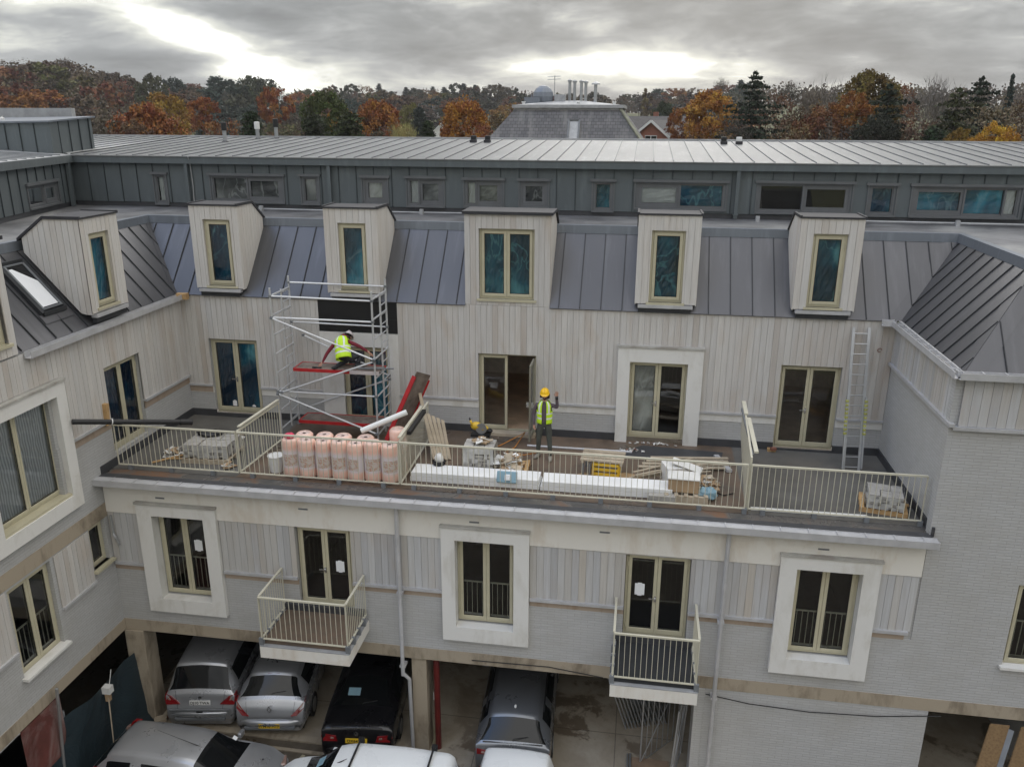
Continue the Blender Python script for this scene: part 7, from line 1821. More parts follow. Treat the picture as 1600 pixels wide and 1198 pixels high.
def rolls():
    labs = ['insulation roll with pink wrap at the left end of the row, pink cloth on top', 'second pink wrapped insulation roll from the left of the row', 'third pink wrapped insulation roll from the left of the row', 'middle pink wrapped insulation roll behind the railing', 'fifth pink insulation roll from the left, white core end showing',
            'sixth pink insulation roll, next to last at the right', 'pink wrapped insulation roll at the right end of the front row']
    xs = [-7.78, -7.385, -6.99, -6.595, -6.20, -5.805, -5.41]
    proto_ = None
    for i, xx in enumerate(xs):
        if proto_ is None:
            t = bpy.data.objects.new('insulation_roll', None); COL.objects.link(t)
            m = MB(); m.lathe((0, 0, 0), [(0.10, 0.0), (0.185, 0.02), (0.205, 0.07), (0.20, 0.3), (0.207, 0.55), (0.20, 0.8), (0.205, 0.95), (0.16, 1.0), (0.07, 0.985)], 20)
            o = m.build('wrap', 'roll_wrap', None, smooth=True); o.parent = t
            m = MB(); m.lathe((0, 0, 0.985), [(0.15, -0.01), (0.14, 0.01), (0.09, 0.016), (0.04, 0.0)], 16); o = m.build('roll_end', 'roll_end_mat', None, smooth=True); o.parent = t
            proto_ = t
        else: t = copy_tree(proto_)
        rr = random.Random(i); place(t, (xx, 16.73 + rr.uniform(-0.02, 0.02), 0), rr.uniform(-0.5, 0.5), (1 + rr.uniform(-0.04, 0.02), 1, 0.95 + rr.uniform(-0.03, 0.03)))
        tag(t, labs[i], 'insulation roll', 'insulation rolls standing behind the railing')
    t = copy_tree(proto_); place(t, (-5.36, 17.25, 0), 0.9, (0.95, 0.95, 1.12)); tag(t, 'taller pink insulation roll standing behind the right end of the row', 'insulation roll', 'insulation rolls standing behind the railing')
    for i, xx in enumerate((-7.6, -7.1, -6.65, -6.1)):
        t = copy_tree(proto_); place(t, (xx, 17.13, 0), 2.0 + i, (1, 1, 0.92)); tag(t, 'pink insulation roll in the back row, %s from the left' % ['first', 'second', 'third', 'fourth'][i], 'insulation roll', 'insulation rolls standing behind the railing')
    m = MB(); m.blob((-7.78, 16.72, 0.99), (0.13, 0.11, 0.075), 10, jit=0.12); solo(m, 'pink_cloth', 'pink_cloth', 'crumpled bright pink cloth lying on the leftmost insulation roll', 'cloth', org=(-7.78, 16.72, 0.95), smooth=True)
    m = MB(); m.tube([(-6.15, 17.0, 1.10), (-5.15, 17.35, 1.50)], 0.065, 14); solo(m, 'white_pipe', 'white_pvc', 'thick white plastic pipe resting on the insulation rolls', 'pipe', smooth=False)

def pallet(name, c, w, d, label, rz=0.0, h=0.12, mat='fresh_timber', group=None):
    t = thing(name, c, label, 'pallet', group, rz)
    m = MB()
    for k in range(5): x = -w / 2 + 0.05 + (w - 0.1) * k / 4; m.box(x - 0.045, x + 0.045, -d / 2, d / 2, h - 0.02, h)
    for y in (-d / 2 + 0.05, 0, d / 2 - 0.05): m.box(-w / 2, w / 2, y - 0.04, y + 0.04, 0.02, h - 0.021)
    for y in (-d / 2 + 0.05, 0, d / 2 - 0.05): m.box(-w / 2, w / 2, y - 0.045, y + 0.045, 0.0, 0.018)
    m.build('slats', mat, t, local=True)
    return t

def stack(name, loc, w, d, h, n, mat, label, cat, rz=0.0, group=None, wrap=None, jit=0.02, seed=0):
    t = thing(name, loc, label, cat, group, rz); rr = random.Random(seed)
    nx = 3; ny = 2; th = h / n
    m = MB()
    for k in range(n):
        for a in range(nx):
            for b in range(ny):
                sx, sy = w / nx, d / ny; j = rr.uniform(-jit, jit)
                m.rbox((-w / 2 + sx * (a + .5) + j, -d / 2 + sy * (b + .5) + rr.uniform(-jit, jit), th * (k + .5)), (sx - 0.012, sy - 0.012, th * 0.86), rz=rr.uniform(-0.02, 0.02), t=rr.random())
    m.build('slabs', mat, t, local=True, bevel=0.004)
    if wrap:
        m = MB(); q = 10; e = 0.018
        for (ax, s) in ((0, 1), (0, -1), (1, 1), (1, -1)):
            for i in range(q):
                for k in range(4):
                    if rr.random() < 0.3: continue
                    def pt(a_, k_):
                        f = -0.5 + a_ / q; z = h * (k_ / 4) * 0.98; o = e + rr.random() * 0.012
                        return (f * w, s * (d / 2 + o), z) if ax == 0 else (s * (w / 2 + o), f * d, z)
                    m.face([pt(i, k), pt(i + 1, k), pt(i + 1, k + 1), pt(i, k + 1)])
        m.build('shrink_wrap', 'plastic_wrap', t, local=True, fixn=False)
    return t

def debris(name, c, w, d, h, n, mats, label, cat, seed=0, sz=(0.10, 0.3)):
    """a heap of flat offcuts and scraps lying on each other"""
    rr = random.Random(seed); m = MB()
    for i in range(n):
        q = rr.random(); r = math.sqrt(rr.random()); an = rr.uniform(0, 6.28); r2 = r * (1 - 0.55 * q)
        L = rr.uniform(*sz); m.rbox((c[0] + w / 2 * r2 * math.cos(an), c[1] + d / 2 * r2 * math.sin(an), c[2] + 0.02 + h * q * 0.85), (L, L * rr.uniform(0.3, 0.7), rr.uniform(0.008, 0.03)), rr.uniform(0, 6.28), rr.uniform(-.5, .5), rr.uniform(-.5, .5), rr.randrange(len(mats)), rr.random())
    return solo(m, name, mats, label, cat, org=(c[0], c[1], c[2]))

def board(p, q, w, th, mat, name, label, cat, group=None, up=(0, 0, 1), t=0.5):
    m = MB(); m.bar(p, q, w, th, 0, t, up); return solo(m, name, mat, label, cat, group)

def terrace():
    # left bay
    stack('paving_stack', (-10.15, 17.45, 0.13), 1.1, 0.8, 0.32, 4, 'paving_slab', 'stack of grey paving slabs in torn wrap between the left wing and first divider', 'paving stack', rz=rad(4), wrap=True, seed=1)
    pallet('timber_pallet', (-10.15, 17.45, 0), 1.2, 0.95, 'timber pallet under the slab stack in the left bay', rad(4), mat='planks')
    m = MB(); m.blob((-10.35, 17.75, 0.50), (0.33, 0.2, 0.07), 12, jit=0.2); solo(m, 'black_sheet', 'black_membrane', 'crumpled black plastic sheet on top of the left slab stack', 'plastic sheet', org=(-10.35, 17.75, 0.45))
    debris('offcut_pile', (-11.15, 17.4, 0), 0.5, 0.45, 0.16, 22, ['white_sheet', 'cardboard', 'paving_slab'], 'small heap of pale offcuts near the left wing door', 'offcuts', 2, (0.1, 0.25))
    debris('offcut_pile', (-10.8, 18.2, 0), 0.7, 0.35, 0.08, 14, ['white_sheet', 'planks'], 'thin scatter of pale scraps behind the left offcut heap', 'offcuts', 3, (0.1, 0.22))
    debris('offcut_pile', (-9.55, 16.85, 0), 0.45, 0.3, 0.12, 9, ['cardboard', 'white_sheet'], 'few pale scraps by the railing left of the first divider', 'offcuts', 4, (0.12, 0.26))
    debris('offcut_pile', (-10.1, 18.75, 0), 0.5, 0.3, 0.09, 9, ['white_sheet', 'cardboard'], 'pale offcuts lying beyond the slab stack near the rear door', 'offcuts', 5, (0.12, 0.25))
    board((-11.4, 16.8, 0.03), (-10.85, 17.35, 0.05), 0.05, 0.03, 'fresh_timber', 'timber_batten', 'thin timber batten lying diagonally by the left railing', 'batten')
    board((-11.1, 17.1, 0.03), (-10.45, 17.2, 0.03), 0.05, 0.03, 'fresh_timber', 'timber_batten', 'short timber batten lying level beside the left offcut heap', 'batten')
    m = MB(); m.bar((-12.15, 16.4, 1.1), (-12.12, 16.42, 1.62), 0.11, 0.11); solo(m, 'timber_post', 'fresh_timber', 'short bright timber post standing on the brick capping by the left wing door', 'post')
    # long black pipe lying over the rail
    t = thing('black_pipe', (-11.5, 17.0, 1.2), 'long black plastic pipe lying across the railing by the left wing door', 'pipe')
    a, b = Vector((-12.02, 15.12, 1.66)), Vector((-10.38, 17.05, 1.04)); d = (b - a).normalized()
    m = MB(); m.tube([a, b], 0.06, 14); m.build('pipe', 'black_plastic', t)
    m = MB(); m.tube([b - d * 0.28, b], 0.075, 14); m.tube([a + d * 0.9, a + d * 1.02], 0.068, 12); m.build('socket', 'black_plastic', t)
    m = MB(); m.tube([a + d * 0.8, a + d * 0.82], 0.07, 12); m.build('clip', 'white_pvc', t)
    # buckets, white drum
    def bucket(x, y, mat, lab, r=0.15, h=0.32, cloth=False):
        t = thing('bucket', (x, y, 0), lab, 'bucket')
        m = MB(); m.lathe((x, y, 0), [(r * 0.8, 0), (r, h), (r * 1.06, h), (r * 1.06, h - 0.02)], 16); m.build('tub', mat, t)
        if cloth: m = MB(); m.blob((x, y, h + 0.05), (0.11, 0.1, 0.14), 10, jit=0.15); m.build('crumpled_bag', 'white_sheet', t, smooth=True)
    bucket(-4.42, 17.38, 'black_plastic', 'black bucket with crumpled white bag beside the leaning boards', cloth=True)
    bucket(-8.25, 16.9, 'white_pvc', 'white drum standing left of the insulation rolls', 0.19, 0.4)
    # leaning red trapdoor platform
    t = thing('scaffold_board', (-6.0, 19.3, 0), 'red framed scaffold platform leaning up against the rail divider', 'scaffold platform')
    a, b = Vector((-5.98, 18.9, 0.1)), Vector((-5.28, 19.4, 1.80)); d = (b - a).normalized(); n = Vector((0.90, -0.44, 0)); n = (n - d * n.dot(d)).normalized(); s = d.cross(n)
    def slab(w0, w1, k0, k1, nm, mt, L0=0.0, L1=1.0):
        m = MB(); p, q = a.lerp(b, L0), a.lerp(b, L1); m.hexa([p + s * w0 + n * k0, p + s * w1 + n * k0, p + s * w1 + n * k1, p + s * w0 + n * k1, q + s * w0 + n * k0, q + s * w1 + n * k0, q + s * w1 + n * k1, q + s * w0 + n * k1]); return m.build(nm, mt, t)
    slab(-0.28, 0.28, -0.01, 0.01, 'deck', 'plywood_dirty'); slab(-0.31, -0.28, -0.06, 0.06, 'side_frame', 'red_paint', 0, 0.93); slab(0.275, 0.30, -0.05, 0.05, 'side_frame', 'red_paint', 0, 0.93)
    # boards leaning on the divider
    for i in range(6):
        m = MB(); p = Vector((-4.66 + 0.06 * i, 17.95 + 0.045 * i, 0.02)); q = Vector((-5.32 + 0.115 * i, 18.95 + 0.03 * i, 0.98 - 0.06 * i)) if i else Vector((-5.45, 19.5, 1.35))
        m.bar(p, q, 0.10, 0.022, 0, 0.5, (1, -0.6, 0.6)); solo(m, 'leaning_board', 'planks', 'weathered timber board leaning on the divider, %s of six from the left' % ['longest', 'second', 'third', 'fourth', 'fifth', 'last'][i], 'board', 'boards leaning on the rail divider')
    for i in range(3):
        m = MB(); m.bar((-5.28 + .05 * i, 16.85 + .1 * i, 0.02), (-5.22 + 0.02 * i, 17.2 + .1 * i, 1.0), 0.06, 0.03); solo(m, 'timber_batten', 'planks', 'upright batten leaning left of the second divider, %s' % ['nearest the railing', 'middle one', 'farthest one'][i], 'batten', 'upright battens by the divider')
    # block stack and paper heap on a pallet
    pallet('timber_pallet', (-3.1, 17.72, 0), 1.5, 0.95, 'orange timber pallet under the grey block stack and scrap heap', 0.03, 0.13)
    stack('block_stack', (-3.52, 17.78, 0.135), 0.72, 0.6, 0.52, 6, 'paving_slab', 'tall stack of grey blocks strapped in plastic on the orange pallet', 'block stack', rz=0.03, wrap=True, seed=9, jit=0.008)
    debris('offcut_pile', (-3.5, 17.8, 0.66), 0.55, 0.4, 0.08, 22, ['cardboard', 'planks', 'white_sheet'], 'scraps of card and timber on top of the tall block stack', 'offcuts', 11, (0.1, 0.28))
    debris('offcut_pile', (-2.80, 17.68, 0.135), 0.75, 0.65, 0.34, 60, ['white_sheet', 'cardboard', 'planks', 'paper'], 'heap of torn paper and card offcuts right of the tall block stack', 'offcuts', 12, (0.12, 0.32))
    m = MB(); m.rbox((-2.72, 16.86, 0.26), (0.46, 0.10, 0.26), rx=-0.4); m.rbox((-2.70, 16.81, 0.27), (0.13, 0.10, 0.14), rx=-0.4, m=1); solo(m, 'blue_bag', ['pale_blue_plastic', 'paper'], 'pale blue plastic pack with white label standing on the white boards', 'pack', bevel=0.02)
    # long white insulation boards along the railing
    m = MB()
    solo_b = [((-4.98, -1.98), 17.1), ((-1.96, 0.98), 17.08)]
    for i, ((xa, xb), yy) in enumerate(solo_b):
        for k in range(2):
            m = MB(); m.box(xa + 0.03 * k, xb - 0.02 * k, yy - 0.26, yy + 0.25, 0.005 + 0.115 * k, 0.115 + 0.115 * k)
            solo(m, 'foam_board', 'foam_white', 'long white foam board along the railing, %s %s' % (('left run', 'right run')[i], ('bottom layer', 'top layer')[k]), 'foam board', 'white foam boards along the railing', bevel=0.006)
    m = MB(); m.box(0.45, 1.02, 16.63, 16.8, 0.01, 0.16); solo(m, 'concrete_block', 'paving_slab', 'grey block lying by the railing at the right end of the white boards', 'block', bevel=0.01)
    # saw horse table on yellow stand
    t = thing('work_bench', (-0.62, 18.05, 0), 'low slatted work bench on a yellow stand beside the foam boards', 'work bench', None, rad(-4))
    m = MB()
    for k in range(4): m.box(-0.5, 0.5, -0.33 + 0.18 * k, -0.20 + 0.18 * k, 0.40, 0.43)
    m.box(-0.48, -0.42, -0.33, 0.35, 0.34, 0.398); m.box(0.42, 0.48, -0.33, 0.35, 0.34, 0.398); m.build('top', 'planks', t, local=True)
    m = MB()
    for k in range(3): m.box(-0.20, 0.40, -0.33, -0.29, 0.06 + 0.12 * k, 0.12 + 0.12 * k)
    m.box(-0.22, -0.17, -0.3, 0.25, 0, 0.33); m.box(0.37, 0.42, -0.3, 0.25, 0, 0.33); m.build('stand', 'yellow_paint', t, local=True)
    m = MB()
    for a in (-0.45, -0.3): m.box(a, a + 0.04, -0.28, -0.24, 0, 0.34); m.box(a, a + 0.04, 0.25, 0.29, 0, 0.34)
    m.build('leg', 'trim_grey', t, local=True)
    # yellow chop saw by the open door
    t = thing('circular_saw', (-3.75, 19.05, 0.42), 'yellow circular saw standing on its stand left of the open door', 'saw')
    m = MB(); m.box(-3.98, -3.5, 18.9, 19.2, 0.36, 0.42); m.build('base', 'black_plastic', t)
    for a in (-3.95, -3.53):
        m = MB(); m.tube([(a, 18.93, 0.37), (a - 0.02, 18.85, 0)], 0.014, 6); m.tube([(a, 19.17, 0.37), (a, 19.25, 0)], 0.014, 6); m.build('leg', 'trim_grey', t)
    m = MB(); m.blob((-3.86, 19.05, 0.60), (0.15, 0.10, 0.11), 12); m.blob((-3.68, 19.05, 0.54), (0.14, 0.09, 0.09), 12); m.tube([(-3.95, 19.0, 0.62), (-4.0, 19.0, 0.76)], 0.03, 8); m.build('motor_housing', 'yellow_paint', t, smooth=True)
    m = MB(); m.tube([(-3.72, 18.99, 0.56), (-3.72, 18.965, 0.56)], 0.14, 18); m.build('blade', 'galvanised', t)
    m = MB(); m.blob((-3.53, 19.03, 0.50), (0.10, 0.06, 0.06), 8); m.tube([(-4.0, 19.0, 0.72), (-4.02, 19.0, 0.82)], 0.02, 8); m.build('grip', 'black_plastic', t)
    m = MB(); m.tube([(-3.6, 19.0, 0.02), (-3.3, 19.25, 0.02), (-2.95, 19.7, 0.09), (-2.75, 20.0, 0.13), (-2.9, 19.2, 0.02), (-3.1, 18.8, 0.02), (-2.6, 18.75, 0.02), (-2.3, 18.95, 0.02), (-2.9, 19.05, 0.02)], 0.012, 6)
    solo(m, 'power_cable', 'orange_cable', 'orange power cable curling from the saw through the open door', 'cable', smooth=True)
    # pole on the floor along the wall
    m = MB(); m.tube([(-2.6, 19.35, 0.03), (0.05, 19.35, 0.03)], 0.03, 10); solo(m, 'metal_pole', 'gutter_metal', 'grey pole lying on the terrace floor behind the standing worker', 'pole')
    debris('rubble', (0.05, 19.45, 0), 0.7, 0.3, 0.05, 24, ['white_sheet', 'paving_slab', 'red_brick'], 'white and pink crumbs swept together at the end of the grey pole', 'rubble', 21, (0.04, 0.1))
    debris('rubble', (0.6, 20.0, 0), 1.3, 0.12, 0.04, 26, ['white_sheet', 'paving_slab'], 'line of white plaster crumbs below the framed terrace door', 'rubble', 22, (0.04, 0.09))
    # membrane offcut on the floor, sawdust
    m = MB(); m.prism([(-0.2, 19.0, 0.004), (2.2, 19.1, 0.004), (2.3, 19.75, 0.004), (0.3, 19.9, 0.004), (-0.1, 19.5, 0.004)], (0, 0, 0.006)); solo(m, 'felt_strip', 'skirting_membrane', 'dark roofing felt strip lying before the framed terrace door', 'felt')
    m = MB(); rr = random.Random(6)
    pts = [(-0.35 + 0.95 * math.cos(a) * rr.uniform(.75, 1.1) * 1.0, 17.62 + 0.5 * math.sin(a) * rr.uniform(.7, 1.15), 0.003) for a in [2 * math.pi * k / 26 for k in range(26)]]
    m.prism(pts, (0, 0, 0.005)); solo(m, 'sawdust', 'sawdust', 'pale sawdust spread on the floor around the yellow bench', 'sawdust')
    # long battens fanned over the floor
    rr = random.Random(31)
    for i in range(10):
        a0 = rad(8 + 4.2 * i + rr.uniform(-2, 2)); L = rr.uniform(1.7, 2.5); c = Vector((0.15 + rr.uniform(-.15, .1), 17.5 + rr.uniform(-.1, .12), 0.03 + 0.028 * i))
        e = c + Vector((math.cos(a0), math.sin(a0) * 0.75, 0)) * L
        m = MB(); m.bar(c, e, 0.05, 0.025, 0, rr.random()); solo(m, 'timber_batten', 'planks', 'long pale batten in the fan right of the yellow bench, %s from the bottom' % ['first', 'second', 'third', 'fourth', 'fifth', 'sixth', 'seventh', 'eighth', 'ninth', 'tenth'][i], 'batten', 'battens fanned out on the terrace')
    for i in range(4):
        m = MB(); y_ = 18.55 + 0.13 * i; m.bar((0.2 + 0.1 * i, y_ - 0.1, 0.04 + 0.03 * i), (2.35, y_ + 0.1, 0.06 + 0.03 * i), 0.10, 0.03, 0, rr.random()); solo(m, 'timber_board', 'planks', 'wide board in the flat pile left of the cream screen, %s row from the railing' % ['first', 'second', 'third', 'fourth'][i], 'board', 'boards piled by the cream screen')
    # boxes and bags by the railing
    m = MB(); m.rbox((1.2, 17.05, 0.33), (0.66, 0.42, 0.30), rz=-0.04); m.rbox((1.2, 17.05, 0.495), (0.70, 0.46, 0.03), rz=-0.04, m=1); solo(m, 'cardboard_box', ['cardboard', 'white_sheet'], 'cardboard box under a pale board right of the white foam run', 'box', bevel=0.01)
    pallet('timber_pallet', (1.25, 17.0, 0), 0.95, 0.6, 'worn pallet carrying the cardboard box by the railing', 0.02, 0.17, 'planks')
    m = MB(); m.rbox((1.05, 17.75, 0.25), (0.55, 0.5, 0.42), rz=0.3); m.rbox((1.3, 17.7, 0.47), (0.7, 0.35, 0.02), rz=-0.2, ry=0.25); solo(m, 'white_sack', 'white_sheet', 'white sack slumped behind the cardboard box', 'sack', bevel=0.05)
    debris('offcut_pile', (1.75, 17.5, 0), 0.6, 0.7, 0.3, 34, ['cardboard', 'white_sheet', 'planks', 'cardboard'], 'heap of torn cardboard between the box and the cream screen', 'offcuts', 33, (0.15, 0.35))
    m = MB(); m.blob((1.72, 16.98, 0.14), (0.24, 0.16, 0.14), 12, jit=0.16); solo(m, 'plastic_bag', 'pale_blue_plastic', 'crumpled grey blue plastic bag by the railing near the cream screen', 'bag', org=(1.72, 16.98, 0.0))
    m = MB(); m.bar((2.1, 19.4, 0.05), (2.35, 18.5, 0.05), 0.12, 0.07); solo(m, 'steel_channel', 'gutter_metal', 'grey metal channel lying left of the cream screen', 'channel')
    m = MB(); m.tube([(1.55, 17.3, 0.03), (1.8, 17.45, 0.02), (2.1, 17.2, 0.02), (2.35, 17.35, 0.02)], 0.012, 6); solo(m, 'black_hose', 'rubber', 'thin black hose snaking on the floor by the cream screen', 'hose')
    m = MB(); m.box(2.62, 5.0, 16.58, 16.66, 0.005, 0.05); solo(m, 'white_trim_strip', 'white_pvc', 'long white plastic strip lying behind the right hand railing', 'strip')
    m = MB(); m.box(3.42, 3.62, 20.02, 20.14, 0.0, 0.07); m.rbox((3.55, 20.0, 0.09), (0.14, 0.09, 0.06), rz=0.4, m=1); solo(m, 'timber_offcut', ['fresh_timber', 'red_brick'], 'small brown offcuts left at the foot of the right terrace door', 'offcuts')
    # right bay
    stack('paving_stack', (5.45, 17.15, 0.12), 0.72, 0.66, 0.30, 4, 'paving_slab', 'stack of pale paving slabs on a pallet in the right bay', 'paving stack', rz=rad(-12), wrap=True, seed=41)
    pallet('timber_pallet', (5.45, 17.2, 0), 0.95, 0.8, 'brown pallet sticking out under the right slab stack', rad(-12), 0.11)
    board((5.0, 17.42, 0.06), (6.0, 17.25, 0.06), 0.10, 0.03, 'fresh_timber', 'timber_batten', 'orange timber strip poking out beside the right slab stack', 'batten')
    # extension ladder
    t = thing('extension_ladder', (5.24, 19.2, 0), 'long aluminium extension ladder leaning on the boards at the right', 'ladder')
    b0, t0 = Vector((5.04, 19.08, 0.0)), Vector((5.10, 20.07, 3.28)); off = Vector((0.36, 0.03, 0.0))
    m = MB()
    for o_ in (Vector((0, 0, 0)), off): m.bar(b0 + o_, t0 + o_, 0.065, 0.03, 0, .5, (0, -1, 0))
    m.build('stile', 'galvanised', t)
    m = MB()
    for k in range(14): q = (k + 0.4) / 14; m.tube([b0.lerp(t0, q), b0.lerp(t0, q) + off], 0.015, 6)
    m.build('rung', 'galvanised', t)
    m = MB(); n = Vector((0, -0.06, 0.015))
    for o_ in (Vector((-0.04, 0, 0)), off + Vector((0.04, 0, 0))): m.bar(b0.lerp(t0, 0.02) + o_ + n, b0.lerp(t0, 0.52) + o_ + n, 0.03, 0.06, 0, .5, (0, -1, 0))
    m.build('lower_stile', 'galvanised', t)
    m = MB(); rr = random.Random(2)
    for o_ in (Vector((-0.04, -.08, 0)), off + Vector((0.04, -.08, 0))):
        for k in range(9): m.rbox(b0.lerp(t0, 0.27 + 0.028 * k) + o_ , (0.065, 0.05, 0.055), rz=rr.uniform(-.5, .5))
    m.build('padding_tape', 'hi_vis_dull', t)
    # cream screens' little things: spray mark on the cladding
    m = MB(); m.tube([(5.78 + 0.05 * math.cos(a), 20.155, 2.72 + 0.045 * math.sin(a)) for a in [2 * math.pi * k / 12 for k in range(11)]], 0.008, 5); m.build('paint_mark', 'red_brick', BL)

def yard():
    # garage floor, kerb, markings, wet patches
    m = MB(); m.box(XL - 0.26, 6.4, 16.05, 28.0, G - 0.05, G + 0.012); m.box(6.66, 9.6, 15.95, 22, G - 0.05, G + 0.012); o = m.build('garage_floor', 'concrete_floor'); tag(o, kind='structure')
    m = MB(); m.box(-4.0, 3.0, 11.0, 16.05, G, G + 0.008); o = m.build('concrete_apron', 'concrete_floor'); tag(o, kind='structure')
    m = MB(); m.box(-11.7, -5.1, 15.85, 16.045, G, G + 0.045); m.box(-11.7, -5.1, 15.50, 15.60, G, G + 0.03); o = m.build('kerb', 'cast_stone'); tag(o, kind='structure')
    m = MB(); m.bar((-7.52, 15.45, G + 0.012), (-7.95, 14.0, G + 0.012), 0.09, 0.004); m.bar((-5.35, 19.0, G + 0.018), (-4.0, 15.0, G + 0.018), 0.09, 0.004); o = m.build('parking_line', 'road_paint'); tag(o, kind='structure')
    # stacked fence panels leaning at the right of the garage
    pr = None
    for i in range(13):
        if pr is None:
            pr = bpy.data.objects.new('fence_panel', None); COL.objects.link(pr)
            m = MB()
            for a, b in (((0, 0, 0), (0, 0, 2.0)), ((1.0, 0, 0), (1.0, 0, 2.0)), ((0, 0, 2.0), (1.0, 0, 2.0)), ((0, 0, 0.12), (1.0, 0, 0.12))): m.tube([a, b], 0.019, 6)
            o = m.build('frame', 'galvanised'); o.parent = pr
            m = MB()
            for k in range(1, 8): m.tube([(k / 8, 0, 0.12), (k / 8, 0, 2.0)], 0.004, 3)
            o = m.build('mesh_wires', 'galvanised'); o.parent = pr
            q = pr
        else: q = copy_tree(pr)
        place(q, (0.26 + 0.085 * i, 17.62 + 0.03 * i, G), rad(82)); q.rotation_euler = (rad(-2), rad(17), rad(84)); q.rotation_euler = (0, rad(0), rad(80))
        q.rotation_mode = 'XYZ'; q.rotation_euler = (rad(-20), 0, rad(80))
        tag(q, 'galvanised mesh panel in the row leaning right of the garage, %s from the left' % ['first', 'second', 'third', 'fourth', 'fifth', 'sixth', 'seventh', 'eighth', 'ninth', 'tenth', 'eleventh', 'twelfth', 'thirteenth'][i], 'fence panel', 'mesh panels stacked in the garage')
    # barrier gate frames leaning at the right
    for i, (a, b, c, d) in enumerate((((0.62, 16.5, G), (1.55, 17.6, G), (0.0, 0.0, 1.9), 7), ((1.25, 15.6, G), (1.6, 17.0, G), (0.15, 0.3, 2.1), 4))):
        a, b, c = Vector(a), Vector(b), Vector(c); m = MB()
        m.tube([a, a + c, b + c, b, a], 0.022, 6)
        for k in range(1, d): p = a.lerp(b, k / d); m.tube([p, p + c], 0.013, 5)
        m.tube([a, b + c], 0.013, 5)
        solo(m, 'steel_barrier', 'galvanised', ['steel barrier with upright bars leaning by the right garage wall', 'taller braced steel frame closest to the garage pier'][i], 'barrier')
    m = MB(); m.box(0.42, 1.3, 15.0, 16.62, G + 0.012, G + 0.05); solo(m, 'plywood_sheet', 'plywood_floor', 'sheet of plywood lying on the ground by the right garage pier', 'plywood')
    m = MB(); m.box(0.36, 0.40, 15.0, 16.7, G + 0.01, G + 0.09); m.box(0.30, 0.33, 15.0, 16.7, G + 0.01, G + 0.07); solo(m, 'steel_channel', 'galvanised', 'pair of thin steel channels along the edge of the plywood sheet', 'channel')
    # board ramp at the right opening
    t = thing('board_ramp', (7.9, 15.2, G), 'two brown chipboard sheets propped on edge in the right hand opening', 'ramp')
    for dx in (0.0, 0.62):
        m = MB(); m.prism([(7.12 + dx, 14.9, G + 0.3), (7.5 + dx, 14.9, G + 0.3), (8.3 + dx, 16.0, G + 2.55), (7.92 + dx, 16.0, G + 2.55)], (0.02, -0.01, 0.03)); m.build('chipboard_sheet', 'osb_board', t)
    m = MB(); m.bar((7.6, 14.9, G + 0.25), (8.35, 15.95, G + 2.5), 0.1, 0.06); m.build('bearer', 'trim_grey', t)
    m = MB(); m.tube([(7.0, 14.9, G), (7.0, 14.9, G + 0.6)], 0.03, 6); m.bar((6.2, 14.8, G + 1.15), (6.75, 15.2, G + 1.2), 0.12, 0.12, 1); solo(m, 'timber_prop', ['galvanised', 'fresh_timber'], 'timber prop end with white strap beside the right hand pier', 'prop')
    # tarpaulin fence, its post, lamp box on a stake, red hoarding
    t = thing('tarpaulin_fence', (-12.2, 14.2, G), 'sagging blue green tarpaulin fence hung along the left undercroft', 'fence')
    m = MB(); nx, nz = 26, 8; rr = random.Random(8); A, B = Vector((-12.05, 16.0, 0)), Vector((-12.35, 11.2, 0)); pts = []
    for z in range(nz + 1):
        row = []
        for x in range(nx + 1):
            f = x / nx; p = A.lerp(B, f); top = -4.85 - 0.10 * math.sin(f * math.pi * 2) ** 2; zz = G + 0.02 + (top - G) * z / nz
            row.append((p.x + 0.05 * math.sin(f * 13 + z * 0.4) + 0.02 * math.sin(f * 33 + z) + (0.35 if z == 0 else 0.12) * (1 - z / nz) * 0.8, p.y, zz))
        pts.append(row)
    for z in range(nz):
        for x in range(nx): m.face([pts[z][x], pts[z][x + 1], pts[z + 1][x + 1], pts[z + 1][x]])
    m.build('tarpaulin', 'tarpaulin', t, smooth=True, fixn=False)
    for f in (0.0, 0.5, 1.0):
        p = A.lerp(B, f); m = MB(); m.tube([(p.x - 0.08, p.y, G), (p.x - 0.08, p.y, -4.7)], 0.03, 8); m.build('post', 'galvanised', t)
    m = MB(); m.tube([(-12.25, 13.2, G), (-12.05, 13.3, -3.85)], 0.035, 8); solo(m, 'scaffold_pole', 'galvanised', 'grey scaffold pole standing upright before the left undercroft', 'pole')
    m = MB(); m.tube([(-11.95, 14.55, G), (-12.0, 14.75, -5.05)], 0.016, 6); m.box(-12.12, -11.92, 14.7, 14.86, -5.1, -4.92, 1); m.box(-12.08, -11.98, 14.72, 14.82, -5.32, -5.1, 2); m.tube([(-12.0, 14.8, -5.0), (-12.1, 15.1, -4.7)], 0.008, 4, 1)
    solo(m, 'site_lamp', ['planks', 'white_pvc', 'cardboard'], 'white lamp box tied to a thin stake in front of the tarpaulin', 'lamp')
    m = MB(); m.box(-12.25, -12.2, 11.0, 13.5, -5.6, -4.2); solo(m, 'red_hoarding', 'red_hoarding', 'worn red painted board under the left wing beside the tarpaulin', 'hoarding')
    debris('rubble', (-11.25, 16.1, G), 0.7, 0.3, 0.14, 30, ['red_brick', 'red_brick', 'cast_stone', 'paving_slab'], 'heap of broken red brick at the foot of the left garage column', 'rubble', 51, (0.06, 0.2))
    m = MB(); m.rbox((-11.6, 15.95, G + 0.08), (0.3, 0.2, 0.15), rz=0.5); solo(m, 'concrete_block', 'cast_stone', 'pale block beside the brick rubble at the left garage column', 'block')
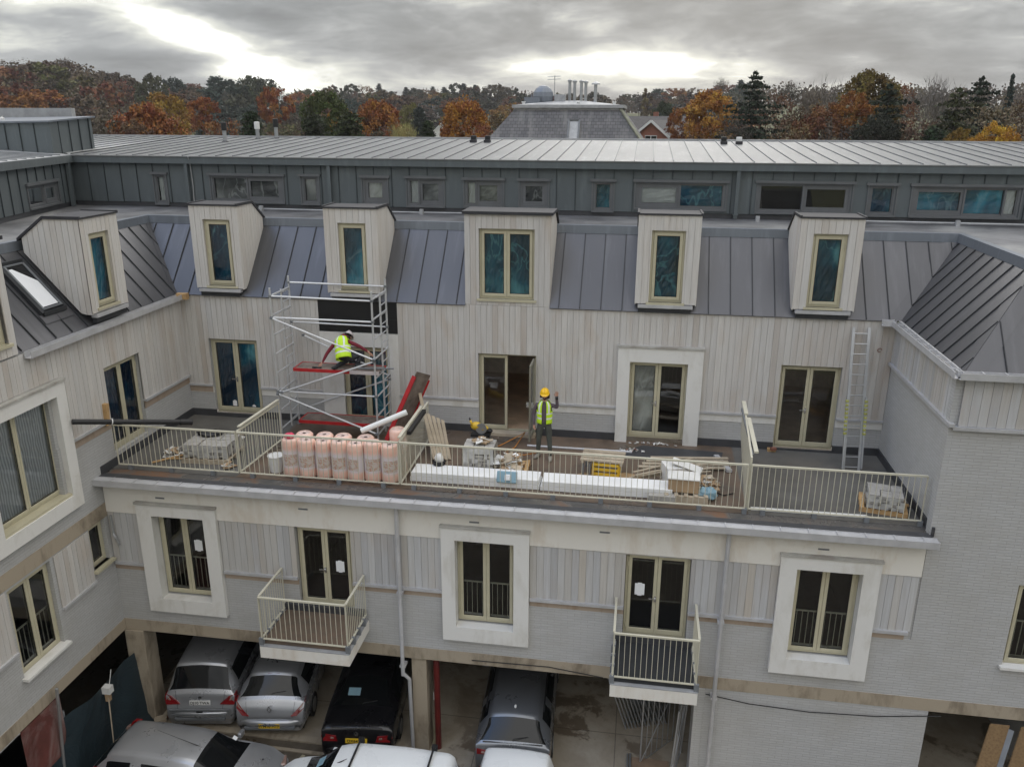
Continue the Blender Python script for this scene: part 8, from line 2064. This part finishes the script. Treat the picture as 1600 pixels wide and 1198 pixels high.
    m = MB(); m.box(-4.44, -4.36, 16.3, 16.36, -5.55, -5.35); m.tube([(-4.4, 16.3, -5.4), (-4.35, 16.2, -5.7)], 0.015, 5); solo(m, 'padlock_chain', 'white_pvc', 'small white clip hanging on the red standpipe', 'clip')

def skylight():
    O = Vector((XL - 0.02, 0, 3.45)); ds = Vector((-1.48, 0, 1.69)); nn = Vector((1.69, 0, 1.48)).normalized()
    P = lambda y, s, k=0.0: O + Vector((0, y, 0)) + ds * s + nn * k
    y0, y1, s0, s1 = 15.5, 16.22, 0.27, 0.87
    m = MB()
    for a, b in (((y0, s0), (y0, s1)), ((y1, s0), (y1, s1)), ((y0, s0), (y1, s0)), ((y0, s1), (y1, s1))): m.bar(P(*a, 0.05), P(*b, 0.05), 0.09, 0.09)
    f = m.build('skylight', 'seam_dark', BL)
    m = MB()
    for a, b in (((y0 + .08, s0 + .04), (y0 + .08, s1 - .04)), ((y1 - .08, s0 + .04), (y1 - .08, s1 - .04)), ((y0 + .06, s0 + .04), (y1 - .06, s0 + .04)), ((y0 + .06, s1 - .04), (y1 - .06, s1 - .04))): m.bar(P(*a, 0.09), P(*b, 0.09), 0.05, 0.03)
    m.build('sash', 'trim_grey', f)
    m = MB(); m.face([P(y0 + .08, s0 + .05, .085), P(y1 - .08, s0 + .05, .085), P(y1 - .08, s1 - .05, .085), P(y0 + .08, s1 - .05, .085)]); m.build('pane', 'car_glass', f, fixn=False)
    m = MB(); m.face([P(y0 + .10, s0 + .06, .092), P(y1 - .12, s0 + .06, .092), P(y1 - .12, s0 + .34, .092), P(y0 + .22, s1 - .08, .092), P(y0 + .10, s1 - .08, .092)]); m.build('blind', 'paper', f, fixn=False)
    m = MB(); m.face([P(y0 - .1, s0 - .1, .02), P(y1 + .1, s0 - .1, .02), P(y1 + .1, s0, .03), P(y0 - .1, s0, .03)]); m.build('apron_flashing', 'mansard_zinc', f, fixn=False)
simple("bright_aluminium", (0.62, 0.63, 0.64), 0.42, 0.55, 0.1)
simple("roll_end_mat", (0.62, 0.47, 0.42), 0.4, 0, 0.25, 8, 0.5, 12)
simple("leaf_edge", (0.20, 0.19, 0.15), 0.5)
simple("cast_top", (0.40, 0.39, 0.36), 0.7, 0, 0.15, 3, stain=(0.2, 0.17, 0.14), sfac=0.7)
simple("seam_mid", (0.16, 0.17, 0.18), 0.5, 0.3)
simple("hi_vis_dull", (0.42, 0.42, 0.12), 0.7, 0, 0.3, 12)
simple("plywood_floor", (0.24, 0.165, 0.11), 0.7, 0, 0.25, 3)
walls(); windows(); dormers(); roofs(); gutters(); railings(); upper(); skylight(); roof_things()
landscape()
m = MB(); m.box(-60, 60, -10, 60, G - 0.1, G); gr = m.build('ground', 'car_park'); tag(gr, kind='structure')
yard(); terrace(); scaffold(); rolls(); cars(); standing_worker(); kneeling_worker()
haze()
